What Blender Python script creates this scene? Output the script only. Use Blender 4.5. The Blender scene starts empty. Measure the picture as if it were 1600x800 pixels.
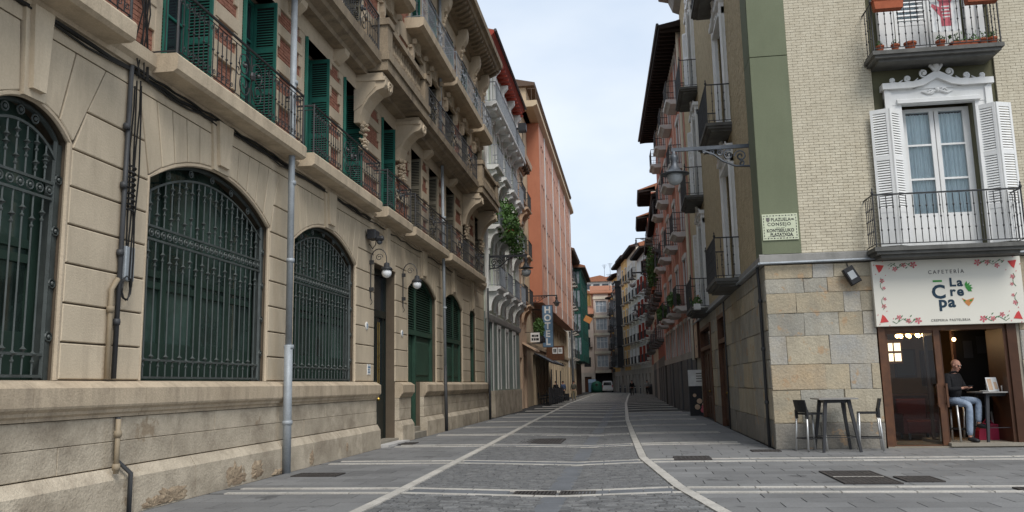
import bpy, bmesh, math, random
from mathutils import Vector, Matrix
random.seed(7)
R = math.radians
SC = bpy.context.scene
COL = SC.collection

# ---------------------------------------------------------------- camera
cam_d = bpy.data.cameras.new('camera')
cam = bpy.data.objects.new('camera', cam_d)
COL.objects.link(cam)
SC.camera = cam
cam_d.sensor_width = 36.0
cam_d.lens = 1300.0 / 1600.0 * 36.0
cam_d.clip_start = 0.1
cam_d.clip_end = 3000.0
_fw = Vector((-0.1346931, 0.97895868, 0.15328948))
_rt = Vector((0.99005118, 0.13931335, -0.01975968))
_up = Vector((0.04069918, -0.14910294, 0.98798375))
cam.matrix_world = Matrix(((_rt.x, _up.x, -_fw.x, 0.0), (_rt.y, _up.y, -_fw.y, 0.0),
                           (_rt.z, _up.z, -_fw.z, 1.5), (0, 0, 0, 1)))

# ---------------------------------------------------------------- sky, sun, exposure
SUN_EL, SUN_AZ = R(50), R(150)          # azimuth from +y, clockwise: behind the camera, to the right
W = bpy.data.worlds.new('World')
SC.world = W
W.use_nodes = True
nt = W.node_tree
nt.nodes.clear()
o_ = nt.nodes.new('ShaderNodeOutputWorld')
bg = nt.nodes.new('ShaderNodeBackground')
sky = nt.nodes.new('ShaderNodeTexSky')
sky.sky_type = 'NISHITA'
sky.sun_disc = False
sky.sun_elevation = SUN_EL
sky.sun_rotation = SUN_AZ
sky.air_density = 1.0
sky.dust_density = 2.0
tc = nt.nodes.new('ShaderNodeTexCoord')
mp = nt.nodes.new('ShaderNodeMapping')
mp.inputs['Scale'].default_value = (1.0, 1.0, 2.2)
n1 = nt.nodes.new('ShaderNodeTexNoise')
n1.inputs['Scale'].default_value = 2.1
n1.inputs['Detail'].default_value = 5.0
n1.inputs['Roughness'].default_value = 0.5
cr = nt.nodes.new('ShaderNodeValToRGB')
cr.color_ramp.elements[0].position = 0.36
cr.color_ramp.elements[0].color = (4.2, 4.95, 6.0, 1)
cr.color_ramp.elements[1].position = 0.62
cr.color_ramp.elements[1].color = (5.85, 6.3, 6.8, 1)
mx = nt.nodes.new('ShaderNodeMix')
mx.data_type = 'RGBA'
mx.inputs['Factor'].default_value = 0.86
L_ = nt.links.new
L_(tc.outputs['Generated'], mp.inputs['Vector'])
L_(mp.outputs['Vector'], n1.inputs['Vector'])
L_(n1.outputs['Fac'], cr.inputs['Fac'])
L_(sky.outputs['Color'], mx.inputs['A'])
L_(cr.outputs['Color'], mx.inputs['B'])
L_(mx.outputs['Result'], bg.inputs['Color'])
bg.inputs['Strength'].default_value = 0.10
L_(bg.outputs['Background'], o_.inputs['Surface'])

sun_d = bpy.data.lights.new('sun', 'SUN')
sun_d.energy = 1.5
sun_d.angle = R(28)
sun_d.color = (1.0, 0.96, 0.90)
sun = bpy.data.objects.new('sun', sun_d)
COL.objects.link(sun)
_sd = Vector((math.sin(SUN_AZ) * math.cos(SUN_EL), math.cos(SUN_AZ) * math.cos(SUN_EL), math.sin(SUN_EL)))
sun.rotation_euler = _sd.to_track_quat('Z', 'Y').to_euler()
sun.location = (0, -20, 40)
SC.view_settings.view_transform = 'Standard'
SC.view_settings.look = 'None'
SC.view_settings.gamma = 1.0
SC.view_settings.exposure = 0.72

# ---------------------------------------------------------------- materials
def M(name, col, rough=0.8, col2=None, scale=1.5, bump=0.0, bscale=60.0, rnd=0.0, streak=0.0, stain=None,
      metal=0.0, spec=0.3, grain=0.0, em=0.0, patch=None, spots=0.0, sz=0.5):
    """procedural material: two-tone noise, per-object value shift, fine grain, vertical weather streaks, bump"""
    m = bpy.data.materials.new(name)
    m.use_nodes = True
    t = m.node_tree
    N, K = t.nodes, t.links.new
    b = N['Principled BSDF']
    b.inputs['Roughness'].default_value = rough
    b.inputs['Metallic'].default_value = metal
    b.inputs['Specular IOR Level'].default_value = spec
    geo = N.new('ShaderNodeNewGeometry')
    if col2 is None:
        col2 = tuple(c * 0.78 for c in col)
    n = N.new('ShaderNodeTexNoise')
    n.inputs['Scale'].default_value = scale
    n.inputs['Detail'].default_value = 6
    n.inputs['Roughness'].default_value = 0.62
    K(geo.outputs['Position'], n.inputs['Vector'])
    r = N.new('ShaderNodeValToRGB')
    r.color_ramp.elements[0].position = 0.34
    r.color_ramp.elements[1].position = 0.66
    r.color_ramp.elements[0].color = (*col2, 1)
    r.color_ramp.elements[1].color = (*col, 1)
    K(n.outputs['Fac'], r.inputs['Fac'])
    out = r.outputs['Color']
    def mul(fac_socket, lo, hi, src):
        mr = N.new('ShaderNodeMapRange')
        mr.inputs['To Min'].default_value = lo
        mr.inputs['To Max'].default_value = hi
        K(fac_socket, mr.inputs['Value'])
        mm = N.new('ShaderNodeMix')
        mm.data_type = 'RGBA'
        mm.blend_type = 'MULTIPLY'
        mm.inputs['Factor'].default_value = 1
        K(src, mm.inputs['A'])
        K(mr.outputs['Result'], mm.inputs['B'])
        return mm.outputs['Result'], mr
    if rnd:
        oi = N.new('ShaderNodeObjectInfo')
        out, _ = mul(oi.outputs['Random'], 1 - rnd, 1 + rnd, out)
    if grain:
        g = N.new('ShaderNodeTexNoise')
        g.inputs['Scale'].default_value = 38
        g.inputs['Detail'].default_value = 4
        K(geo.outputs['Position'], g.inputs['Vector'])
        out, mr = mul(g.outputs['Fac'], 1 - grain, 1 + grain, out)
        mr.inputs['From Min'].default_value = 0.3
        mr.inputs['From Max'].default_value = 0.7
    if streak or stain:
        mpn = N.new('ShaderNodeMapping')
        mpn.inputs['Scale'].default_value = (2.6, 2.6, 0.55) if sz < 1 else (1.3, 1.3, sz)
        K(geo.outputs['Position'], mpn.inputs['Vector'])
        s = N.new('ShaderNodeTexNoise')
        s.inputs['Scale'].default_value = 1.0
        s.inputs['Detail'].default_value = 7
        s.inputs['Roughness'].default_value = 0.7
        K(mpn.outputs['Vector'], s.inputs['Vector'])
        rr = N.new('ShaderNodeValToRGB')
        rr.color_ramp.elements[0].position = 0.47
        rr.color_ramp.elements[1].position = 0.68
        rr.color_ramp.elements[0].color = (0, 0, 0, 1)
        v = streak if streak else 0.6
        rr.color_ramp.elements[1].color = (v, v, v, 1)
        K(s.outputs['Fac'], rr.inputs['Fac'])
        mm = N.new('ShaderNodeMix')
        mm.data_type = 'RGBA'
        K(rr.outputs['Color'], mm.inputs['Factor'])
        K(out, mm.inputs['A'])
        mm.inputs['B'].default_value = (*(stain or tuple(c * 0.35 for c in col)), 1)
        out = mm.outputs['Result']
    def layer(fac, colr):
        mm = N.new('ShaderNodeMix')
        mm.data_type = 'RGBA'
        K(fac, mm.inputs['Factor'])
        K(out, mm.inputs['A'])
        mm.inputs['B'].default_value = (*colr, 1)
        return mm.outputs['Result']
    if patch:                                # worn or patched areas with an outline of their own
        pn = N.new('ShaderNodeTexNoise')
        pn.inputs['Scale'].default_value = patch[2]
        pn.inputs['Detail'].default_value = 9
        pn.inputs['Roughness'].default_value = 0.65
        pv = N.new('ShaderNodeVectorMath')
        pv.inputs[1].default_value = (17.3, 4.1, 9.7)
        K(geo.outputs['Position'], pv.inputs[0])
        K(pv.outputs['Vector'], pn.inputs['Vector'])
        pr = N.new('ShaderNodeValToRGB')
        pr.color_ramp.elements[0].position = patch[1] - .015
        pr.color_ramp.elements[1].position = patch[1] + .03
        pr.color_ramp.elements[0].color = (0, 0, 0, 1)
        pr.color_ramp.elements[1].color = (.75, .75, .75, 1)
        K(pn.outputs['Fac'], pr.inputs['Fac'])
        out = layer(pr.outputs['Color'], patch[0])
    if spots:                                # small dark spots: gum, drips, pits
        vo = N.new('ShaderNodeTexVoronoi')
        vo.inputs['Scale'].default_value = 1.4
        K(geo.outputs['Position'], vo.inputs['Vector'])
        sr = N.new('ShaderNodeMapRange')
        sr.inputs['From Min'].default_value = spots * 1.3
        sr.inputs['From Max'].default_value = spots
        sr.inputs['To Max'].default_value = 0.6
        K(vo.outputs['Distance'], sr.inputs['Value'])
        out = layer(sr.outputs['Result'], tuple(c * .35 for c in col))
    K(out, b.inputs['Base Color'])
    if em:
        K(out, b.inputs['Emission Color'])
        b.inputs['Emission Strength'].default_value = em
    if bump:
        nb = N.new('ShaderNodeTexNoise')
        nb.inputs['Scale'].default_value = bscale
        nb.inputs['Detail'].default_value = 5
        K(geo.outputs['Position'], nb.inputs['Vector'])
        bp = N.new('ShaderNodeBump')
        bp.inputs['Strength'].default_value = bump
        bp.inputs['Distance'].default_value = 0.02
        K(nb.outputs['Fac'], bp.inputs['Height'])
        K(bp.outputs['Normal'], b.inputs['Normal'])
    return m

def glass_mat(name, tint=(0.9, 0.95, 0.95), rough=0.02):
    """thin pane: mostly see-through, mirror-like at grazing angles"""
    m = bpy.data.materials.new(name)
    m.use_nodes = True
    t = m.node_tree
    t.nodes.clear()
    out = t.nodes.new('ShaderNodeOutputMaterial')
    tr = t.nodes.new('ShaderNodeBsdfTransparent')
    tr.inputs['Color'].default_value = (*tint, 1)
    gl = t.nodes.new('ShaderNodeBsdfGlossy')
    gl.inputs['Roughness'].default_value = rough
    fr = t.nodes.new('ShaderNodeFresnel')
    fr.inputs['IOR'].default_value = 1.5
    mixn = t.nodes.new('ShaderNodeMixShader')
    t.links.new(fr.outputs['Fac'], mixn.inputs['Fac'])
    t.links.new(tr.outputs['BSDF'], mixn.inputs[1])
    t.links.new(gl.outputs['BSDF'], mixn.inputs[2])
    t.links.new(mixn.outputs['Shader'], out.inputs['Surface'])
    return m

m_ashlar = M('ashlar', (0.59, 0.495, 0.365), 0.85, (0.49, 0.41, 0.30), 0.7, 0.25, 45, 0.07, 0.42, (0.32, 0.26, 0.19), grain=0.045)
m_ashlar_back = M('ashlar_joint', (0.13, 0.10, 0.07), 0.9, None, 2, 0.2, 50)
m_plinth = M('plinth_stone', (0.56, 0.485, 0.375), 0.9, (0.37, 0.315, 0.24), 1.1, 0.6, 30, 0.09, 0.62, (0.19, 0.15, 0.11), grain=0.1, patch=((0.27, 0.20, 0.13), 0.64, 0.9), sz=1.7)
m_spall = M('spalled_stone', (0.39, 0.305, 0.21), 0.95, (0.25, 0.185, 0.125), 6, 1.0, 14, grain=0.3)
m_gframe = M('window_frame_green', (0.026, 0.052, 0.038), 0.5, (0.018, 0.036, 0.027), 1.5, 0.1, 40)
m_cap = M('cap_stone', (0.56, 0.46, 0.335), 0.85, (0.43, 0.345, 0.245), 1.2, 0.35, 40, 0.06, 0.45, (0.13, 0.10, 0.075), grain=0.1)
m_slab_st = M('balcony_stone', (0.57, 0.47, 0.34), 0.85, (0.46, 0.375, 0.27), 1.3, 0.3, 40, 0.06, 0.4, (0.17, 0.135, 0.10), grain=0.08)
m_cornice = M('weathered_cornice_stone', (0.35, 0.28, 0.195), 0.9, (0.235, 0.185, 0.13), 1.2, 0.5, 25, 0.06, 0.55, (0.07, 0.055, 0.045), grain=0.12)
m_trim = M('trim_stone', (0.57, 0.47, 0.345), 0.85, (0.47, 0.385, 0.28), 1.2, 0.25, 45, 0.05, 0.2, (0.22, 0.175, 0.125), grain=0.07)
m_redbrick = M('red_brick', (0.40, 0.185, 0.125), 0.9, (0.29, 0.13, 0.09), 7, 0.4, 70, 0.1, grain=0.2)
m_mortar = M('mortar', (0.34, 0.24, 0.18), 0.95, None, 4)
m_iron = M('wrought_iron', (0.035, 0.036, 0.038), 0.55, (0.022, 0.022, 0.024), 6, 0.15, 80, spec=0.5)
m_iron_grey = M('grey_painted_iron', (0.24, 0.26, 0.29), 0.5, (0.17, 0.185, 0.21), 5, 0.1, 80, spec=0.5)
m_grille = M('grille_iron', (0.075, 0.088, 0.084), 0.5, (0.05, 0.059, 0.056), 5, 0.15, 60, spec=0.5)
m_shut = M('green_shutter_paint', (0.025, 0.155, 0.118), 0.6, (0.019, 0.118, 0.09), 3, 0.1, 40, 0.08, grain=0.08)
m_shut_b = M('drab_shutter_paint', (0.23, 0.205, 0.15), 0.7, (0.17, 0.15, 0.11), 3, 0.1, 40, 0.06)
m_gdoor = M('dark_green_paint', (0.035, 0.082, 0.055), 0.5, (0.026, 0.06, 0.041), 2, 0.1, 40, 0.03)
m_blackdoor = M('black_green_paint', (0.012, 0.018, 0.016), 0.4, None, 3, spec=0.5)
m_brass = M('brass', (0.38, 0.25, 0.06), 0.4, None, 4, metal=0.9)
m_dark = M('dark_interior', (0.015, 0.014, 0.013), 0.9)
m_gglass = M('greenish_window_glass', (0.06, 0.10, 0.083), 0.08, (0.010, 0.017, 0.014), 0.8, spec=0.6)
m_dglass = M('dark_window_glass', (0.03, 0.036, 0.042), 0.06, (0.018, 0.02, 0.024), 1.5, spec=0.7)
m_bglass = M('pale_curtained_glass', (0.30, 0.34, 0.37), 0.15, (0.16, 0.19, 0.22), 2.5, spec=0.6)
m_zinc = M('zinc_pipe', (0.36, 0.39, 0.415), 0.55, (0.27, 0.295, 0.315), 3, 0.1, 40, grain=0.08, metal=0.2)
m_pvc = M('dark_conduit', (0.06, 0.062, 0.066), 0.5, None, 4)
m_cable = M('black_cable', (0.02, 0.02, 0.02), 0.6, None, 4)
m_beigepipe = M('beige_pipe', (0.36, 0.29, 0.2), 0.6, None, 4, streak=0.3)
m_white = M('white_paint', (0.78, 0.78, 0.765), 0.6, (0.71, 0.71, 0.69), 2.5, 0.08, 50, streak=0.16, stain=(0.42, 0.41, 0.37))
m_whitegrey = M('offwhite_plaster', (0.64, 0.63, 0.595), 0.75, (0.54, 0.53, 0.50), 1.5, 0.15, 50, streak=0.3, stain=(0.28, 0.27, 0.24))
m_road = M('road_bed', (0.055, 0.055, 0.054), 0.95, None, 3, 0.2, 60)
m_sett = M('sett_granite', (0.19, 0.19, 0.187), 0.75, (0.11, 0.111, 0.113), 4.5, 0.45, 45, 0.25, grain=0.22)
m_slab = M('paving_slab', (0.20, 0.20, 0.198), 0.75, (0.145, 0.145, 0.145), 0.55, 0.2, 60, 0.13, grain=0.13, patch=((0.075, 0.075, 0.076), 0.635, 1.5), spots=0.045)
m_line = M('white_paving', (0.50, 0.475, 0.43), 0.8, (0.39, 0.37, 0.335), 2, 0.25, 50, 0.10, grain=0.14, patch=((0.27, 0.255, 0.23), 0.62, 3.0), spots=0.03)
m_chan = M('channel_stone', (0.15, 0.158, 0.17), 0.75, (0.115, 0.122, 0.132), 2, 0.2, 50, 0.06, grain=0.1)
m_castiron = M('cast_iron', (0.062, 0.054, 0.05), 0.7, (0.04, 0.036, 0.034), 8, 0.5, 90, 0.05)
m_olive = M('olive_plaster', (0.175, 0.195, 0.125), 0.85, (0.15, 0.168, 0.106), 0.5, 0.12, 70, streak=.28, stain=(.115, .13, .085), grain=0.05)
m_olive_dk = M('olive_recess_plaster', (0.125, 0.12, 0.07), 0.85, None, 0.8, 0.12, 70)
m_cream = M('cream_brick', (0.62, 0.565, 0.44), 0.9, (0.53, 0.475, 0.36), 5, 0.3, 60, 0.07, grain=0.1, streak=.3, stain=(.44, .39, .29))
m_creamj = M('cream_brick_mortar', (0.46, 0.41, 0.315), 0.95, None, 5)
m_tan = M('tan_brick', (0.52, 0.43, 0.28), 0.9, (0.41, 0.335, 0.215), 5, 0.3, 60, 0.07, grain=0.14)
m_tanj = M('tan_brick_mortar', (0.17, 0.135, 0.08), 0.95, None, 5)
m_ledge = M('grey_ledge_stone', (0.33, 0.32, 0.30), 0.8, (0.24, 0.235, 0.22), 1.5, 0.3, 40, streak=0.3)
m_slabgrey = M('grey_balcony_slab', (0.15, 0.148, 0.138), 0.8, (0.10, 0.098, 0.09), 2, 0.25, 40, streak=0.4, stain=(0.04, 0.04, 0.036))
ST = []
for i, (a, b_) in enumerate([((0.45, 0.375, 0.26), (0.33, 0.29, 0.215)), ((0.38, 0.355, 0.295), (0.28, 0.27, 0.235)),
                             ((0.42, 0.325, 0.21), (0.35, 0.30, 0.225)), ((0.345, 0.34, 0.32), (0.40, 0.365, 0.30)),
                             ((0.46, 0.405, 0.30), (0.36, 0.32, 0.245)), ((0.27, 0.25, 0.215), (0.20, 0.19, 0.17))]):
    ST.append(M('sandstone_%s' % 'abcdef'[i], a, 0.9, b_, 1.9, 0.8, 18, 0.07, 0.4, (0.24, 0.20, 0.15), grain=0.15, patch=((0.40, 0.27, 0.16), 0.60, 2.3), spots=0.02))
m_stj = M('stone_joint', (0.37, 0.33, 0.265), 0.95, None, 4)
m_oakdoor = M('brown_wood', (0.13, 0.055, 0.024), 0.5, (0.08, 0.034, 0.016), 6, 0.15, 50, 0.05, spec=0.4)
m_oakdk = M('dark_brown_wood', (0.07, 0.03, 0.015), 0.5, None, 6)
m_signcream = M('cream_sign_board', (0.70, 0.68, 0.60), 0.45, (0.68, 0.655, 0.575), 0.6)
m_navy = M('navy_lettering', (0.012, 0.038, 0.065), 0.5)
m_red = M('red_print', (0.60, 0.06, 0.045), 0.6, (0.5, 0.05, 0.06), 9)
m_pink = M('pink_print', (0.62, 0.14, 0.17), 0.6, None, 9)
m_green = M('green_print', (0.06, 0.30, 0.06), 0.6, (0.03, 0.2, 0.04), 14)
m_orange = M('orange_print', (0.6, 0.25, 0.08), 0.6, None, 14)
m_inkgrey = M('grey_lettering', (0.16, 0.15, 0.14), 0.6)
m_ink = M('black_lettering', (0.02, 0.02, 0.022), 0.5)
m_tile = M('ceramic_sign', (0.60, 0.63, 0.46), 0.3, (0.55, 0.59, 0.42), 5, spec=0.5)
m_blackpl = M('black_plastic', (0.018, 0.018, 0.02), 0.5, None, 3, spec=0.4)
m_alu = M('brushed_aluminium', (0.62, 0.62, 0.61), 0.35, (0.55, 0.55, 0.54), 8, metal=0.7)
m_tabtop = M('grey_table_top', (0.30, 0.29, 0.27), 0.35, (0.24, 0.23, 0.22), 3)
m_charcoal = M('charcoal_metal', (0.035, 0.036, 0.04), 0.5, None, 3)
m_terra = M('terracotta', (0.36, 0.10, 0.045), 0.8, (0.28, 0.075, 0.035), 6, 0.2, 60, 0.12)
m_leaf = M('leaf', (0.10, 0.19, 0.05), 0.6, (0.045, 0.10, 0.025), 9, 0, 0, 0.0)
m_leaf2 = M('yellow_green_leaf', (0.12, 0.15, 0.04), 0.6, (0.07, 0.10, 0.025), 9)
m_flower = M('pink_petal', (0.55, 0.16, 0.14), 0.6, (0.5, 0.3, 0.1), 20)
m_palegreen = M('pale_green_plaster', (0.68, 0.735, 0.62), 0.85, (0.61, 0.665, 0.555), 0.9, 0.12, 60, streak=0.2, stain=(0.24, 0.26, 0.2))
m_greyshop = M('green_grey_shopfront', (0.27, 0.325, 0.29), 0.7, None, 1.2, 0.1, 50)
m_redwood = M('red_eave_wood', (0.33, 0.055, 0.032), 0.7, (0.26, 0.04, 0.025), 4, 0.1, 50)
m_peach = M('peach_plaster', (0.64, 0.46, 0.32), 0.85, None, 1.0, 0.1, 60, streak=0.2)
m_orangepl = M('orange_plaster', (0.48, 0.195, 0.115), 0.85, (0.41, 0.16, 0.095), 0.35, 0.1, 60, streak=.25, stain=(.33, .115, .065))
m_salmon = M('salmon_plaster', (0.56, 0.315, 0.23), 0.85, (0.49, 0.27, 0.195), 0.4, 0.1, 60, streak=0.3, stain=(.36, .2, .145))
m_beige = M('beige_plaster', (0.54, 0.43, 0.29), 0.85, (0.47, 0.37, 0.25), 0.8, 0.1, 60, streak=0.15)
m_brownroof = M('brown_eave', (0.115, 0.078, 0.055), 0.8, None, 2)
m_rooftile = M('clay_roof_tile', (0.36, 0.16, 0.09), 0.9, (0.25, 0.11, 0.065), 6, 0.4, 30, grain=0.2)
m_darkwood = M('dark_eave_wood', (0.02, 0.013, 0.01), 0.8, None, 4)
m_pinkpl = M('pink_plaster', (0.56, 0.25, 0.185), 0.85, (0.48, 0.205, 0.15), 0.8, 0.1, 60, streak=0.15)
m_redpl = M('red_plaster', (0.43, 0.145, 0.10), 0.85, None, 0.8, 0.1, 60)
m_yellow = M('ochre_plaster', (0.68, 0.42, 0.15), 0.85, None, 0.6, 0.1, 60, streak=0.2)
m_greypl = M('grey_plaster', (0.44, 0.405, 0.36), 0.85, None, 0.8, 0.1, 60, streak=0.25)
m_pinkgrey = M('pinkish_grey_plaster', (0.55, 0.46, 0.40), 0.85, None, 0.6, 0.1, 60, streak=0.25)
m_creampl = M('cream_plaster', (0.68, 0.62, 0.50), 0.85, None, 0.6, 0.1, 60, streak=0.3)
m_brickfar = M('far_brick', (0.46, 0.25, 0.165), 0.9, None, 4, 0.2, 40)
m_greenwood = M('bottle_green_wood', (0.014, 0.072, 0.058), 0.5, None, 2)
m_shopgrey = M('grey_shutter_metal', (0.115, 0.122, 0.13), 0.55, (0.085, 0.09, 0.097), 1.0, 0.1, 50)
m_blue = M('blue_sign_face', (0.15, 0.25, 0.37), 0.4, None, 2)
m_signwhite = M('white_letter', (0.80, 0.80, 0.78), 0.4, None, 2)
m_opal = M('opal_glass', (0.80, 0.82, 0.84), 0.2, (0.72, 0.74, 0.77), 2, spec=0.5)
m_lampglass = M('frosted_lamp_glass', (0.42, 0.44, 0.45), 0.25, (0.32, 0.34, 0.35), 5, spec=0.5)
m_lampgrey = M('grey_lamp_metal', (0.12, 0.132, 0.148), 0.45, (0.08, 0.088, 0.10), 6, metal=0.4)
m_curtain = M('pale_blue_curtain', (0.84, 0.90, 0.92), 0.9, (0.76, 0.83, 0.86), 3)
m_clear = glass_mat('clear_glass')
m_room = M('cafe_wall', (0.33, 0.225, 0.13), 0.9, None, 1.5)
m_roomfloor = M('cafe_floor', (0.10, 0.06, 0.035), 0.6, None, 2)
m_bulb = M('glowing_bulb', (1.0, 0.62, 0.25), 0.5, (1.0, 0.62, 0.25), 1, em=9.0)
m_reflection = M('reflection_glow', (1.0, 0.85, 0.6), 0.5, (1.0, 0.8, 0.55), 9, em=1.1)  # emission that stands in for a bright window reflection
m_step = M('step_stone', (0.30, 0.27, 0.22), 0.8, None, 2, 0.3, 40)
m_marble = M('white_step_stone', (0.55, 0.54, 0.52), 0.6, None, 2)
m_skin = M('skin', (0.46, 0.25, 0.18), 0.55, (0.36, 0.18, 0.125), 14, 0.3, 60)
m_jeans = M('blue_denim', (0.30, 0.36, 0.45), 0.9, (0.20, 0.255, 0.34), 9, 0.9, 16)
m_blackcloth = M('black_cloth', (0.013, 0.013, 0.015), 0.9, None, 4, 0.9, 14)
m_bluecloth = M('blue_cloth', (0.05, 0.075, 0.14), 0.9)
m_khaki = M('khaki_cloth', (0.10, 0.095, 0.075), 0.9)
m_sandcloth = M('sand_cloth', (0.30, 0.25, 0.15), 0.9)
m_greycloth = M('grey_cloth', (0.27, 0.27, 0.26), 0.9)
m_hair = M('dark_hair', (0.02, 0.015, 0.012), 0.7)
m_pinkbag = M('pink_bag', (0.45, 0.03, 0.08), 0.6)
m_vanwhite = M('van_paint', (0.72, 0.73, 0.74), 0.25, (0.70, 0.71, 0.72), 1, spec=0.6)
m_rubber = M('tyre_rubber', (0.015, 0.015, 0.015), 0.8)
m_taillight = M('tail_light', (0.45, 0.02, 0.02), 0.3, None, 4)
m_binGreen = M('green_container_plastic', (0.02, 0.11, 0.075), 0.5)

# ---------------------------------------------------------------- mesh helpers
class MB:
    """mesh builder; coordinates are (u, d, z): along the facade, outwards from it, up"""
    def __init__(s):
        s.v, s.f, s.smooth = [], [], False
    def add(s, vs, fs):
        o = len(s.v)
        s.v += vs
        s.f += [tuple(i + o for i in f) for f in fs]
        return s
    def box(s, u0, u1, d0, d1, z0, z1):
        return s.add([(u0, d0, z0), (u1, d0, z0), (u1, d1, z0), (u0, d1, z0), (u0, d0, z1), (u1, d0, z1), (u1, d1, z1), (u0, d1, z1)],
                     [(0, 1, 2, 3), (7, 6, 5, 4), (0, 4, 5, 1), (1, 5, 6, 2), (2, 6, 7, 3), (3, 7, 4, 0)])
    def front(s, u0, u1, d0, d1, z0, z1, b=0.0):
        """a block with no back face and front edges chamfered by b"""
        if b:
            return s.add([(u0, d0, z0), (u1, d0, z0), (u1, d0, z1), (u0, d0, z1), (u0 + b, d1, z0 + b), (u1 - b, d1, z0 + b), (u1 - b, d1, z1 - b), (u0 + b, d1, z1 - b),
                          (u0, d1 - b, z0), (u1, d1 - b, z0), (u1, d1 - b, z1), (u0, d1 - b, z1)],
                         [(0, 1, 9, 8), (1, 2, 10, 9), (2, 3, 11, 10), (3, 0, 8, 11), (8, 9, 5, 4), (9, 10, 6, 5), (10, 11, 7, 6), (11, 8, 4, 7), (4, 5, 6, 7)])
        return s.add([(u0, d0, z0), (u1, d0, z0), (u1, d0, z1), (u0, d0, z1), (u0, d1, z0), (u1, d1, z0), (u1, d1, z1), (u0, d1, z1)],
                     [(0, 1, 5, 4), (1, 2, 6, 5), (2, 3, 7, 6), (3, 0, 4, 7), (4, 5, 6, 7)])
    def prism(s, poly, d0, d1):
        n = len(poly)
        return s.add([(u, d0, z) for u, z in poly] + [(u, d1, z) for u, z in poly],
                     [tuple(range(n - 1, -1, -1)), tuple(range(n, 2 * n))] + [(i, (i + 1) % n, n + (i + 1) % n, n + i) for i in range(n)])
    def uprism(s, prof, u0, u1):
        """profile of (d, z) points swept along u"""
        n = len(prof)
        return s.add([(u0, d, z) for d, z in prof] + [(u1, d, z) for d, z in prof],
                     [tuple(range(n - 1, -1, -1)), tuple(range(n, 2 * n))] + [(i, (i + 1) % n, n + (i + 1) % n, n + i) for i in range(n)])
    def hprism(s, poly, z0, z1):
        n = len(poly)
        return s.add([(u, d, z0) for u, d in poly] + [(u, d, z1) for u, d in poly],
                     [tuple(range(n - 1, -1, -1)), tuple(range(n, 2 * n))] + [(i, (i + 1) % n, n + (i + 1) % n, n + i) for i in range(n)])
    def tube(s, pts, r, n=5, closed=False):
        P = [Vector(p) for p in pts]
        k = len(P)
        rs = r if isinstance(r, (list, tuple)) else [r] * k
        base = len(s.v)
        prev = None
        for i, p in enumerate(P):
            a = P[(i - 1) % k] if closed else P[max(i - 1, 0)]
            b = P[(i + 1) % k] if closed else P[min(i + 1, k - 1)]
            t = (b - a)
            t = t.normalized() if t.length > 1e-9 else Vector((0, 0, 1))
            if prev is None:
                x = t.orthogonal().normalized()
            else:
                x = prev - t * prev.dot(t)
                x = x.normalized() if x.length > 1e-6 else t.orthogonal().normalized()
            prev = x
            y = t.cross(x)
            for j in range(n):
                q = 2 * math.pi * j / n
                s.v.append(tuple(p + x * (rs[i] * math.cos(q)) + y * (rs[i] * math.sin(q))))
        for i in range(k if closed else k - 1):
            for j in range(n):
                a, b = base + i * n, base + ((i + 1) % k) * n
                s.f.append((a + j, a + (j + 1) % n, b + (j + 1) % n, b + j))
        if not closed:
            s.f.append(tuple(base + j for j in range(n - 1, -1, -1)))
            s.f.append(tuple(base + (k - 1) * n + j for j in range(n)))
        return s
    def lathe(s, prof, u=0, d=0, z=0, n=10, axis='z'):
        base = len(s.v)
        k = len(prof)
        for r, h in prof:
            for j in range(n):
                q = 2 * math.pi * j / n
                c, e = r * math.cos(q), r * math.sin(q)
                s.v.append((u + c, d + e, z + h) if axis == 'z' else (u + c, d + h, z + e) if axis == 'd' else (u + h, d + c, z + e))
        for i in range(k - 1):
            for j in range(n):
                a, b = base + i * n, base + (i + 1) * n
                s.f.append((a + j, a + (j + 1) % n, b + (j + 1) % n, b + j))
        s.f.append(tuple(base + j for j in range(n - 1, -1, -1)))
        s.f.append(tuple(base + (k - 1) * n + j for j in range(n)))
        return s
    def ball(s, u, d, z, r, n=8, sq=(1, 1, 1)):
        k = max(4, n // 2)
        base = len(s.v)
        for i in range(k + 1):
            a = math.pi * i / k
            rr = max(math.sin(a), 0.02)
            for j in range(n):
                q = 2 * math.pi * j / n
                s.v.append((u + r * sq[0] * rr * math.cos(q), d + r * sq[1] * rr * math.sin(q), z - r * sq[2] * math.cos(a)))
        for i in range(k):
            for j in range(n):
                a, b = base + i * n, base + (i + 1) * n
                s.f.append((a + j, a + (j + 1) % n, b + (j + 1) % n, b + j))
        return s
    def quad(s, a, b, c, d):
        return s.add([a, b, c, d], [(0, 1, 2, 3)])
    def mesh(s, name, mat, smooth=False):
        me = bpy.data.meshes.new(name)
        me.from_pydata([(u, -d, z) for u, d, z in s.v], [], s.f)
        if mat:
            me.materials.append(mat)
        if smooth:
            me.polygons.foreach_set('use_smooth', [True] * len(me.polygons))
        me.update()
        return me

def link(name, data, parent=None, loc=(0, 0, 0), rz=0.0, kind=None, label=None, cat=None, group=None):
    o = bpy.data.objects.new(name, data)
    COL.objects.link(o)
    o.location = loc
    if rz:
        o.rotation_euler = (0, 0, rz)
    if parent:
        o.parent = parent
    if kind: o['kind'] = kind
    if label: o['label'] = label
    if cat: o['category'] = cat
    if group: o['group'] = group
    return o

def thing(name, label, cat, loc=(0, 0, 0), rz=0.0, group=None):
    o = link(name, None, None, loc, rz, None, label, cat, group)
    o.empty_display_size = 0.2
    return o

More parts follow.
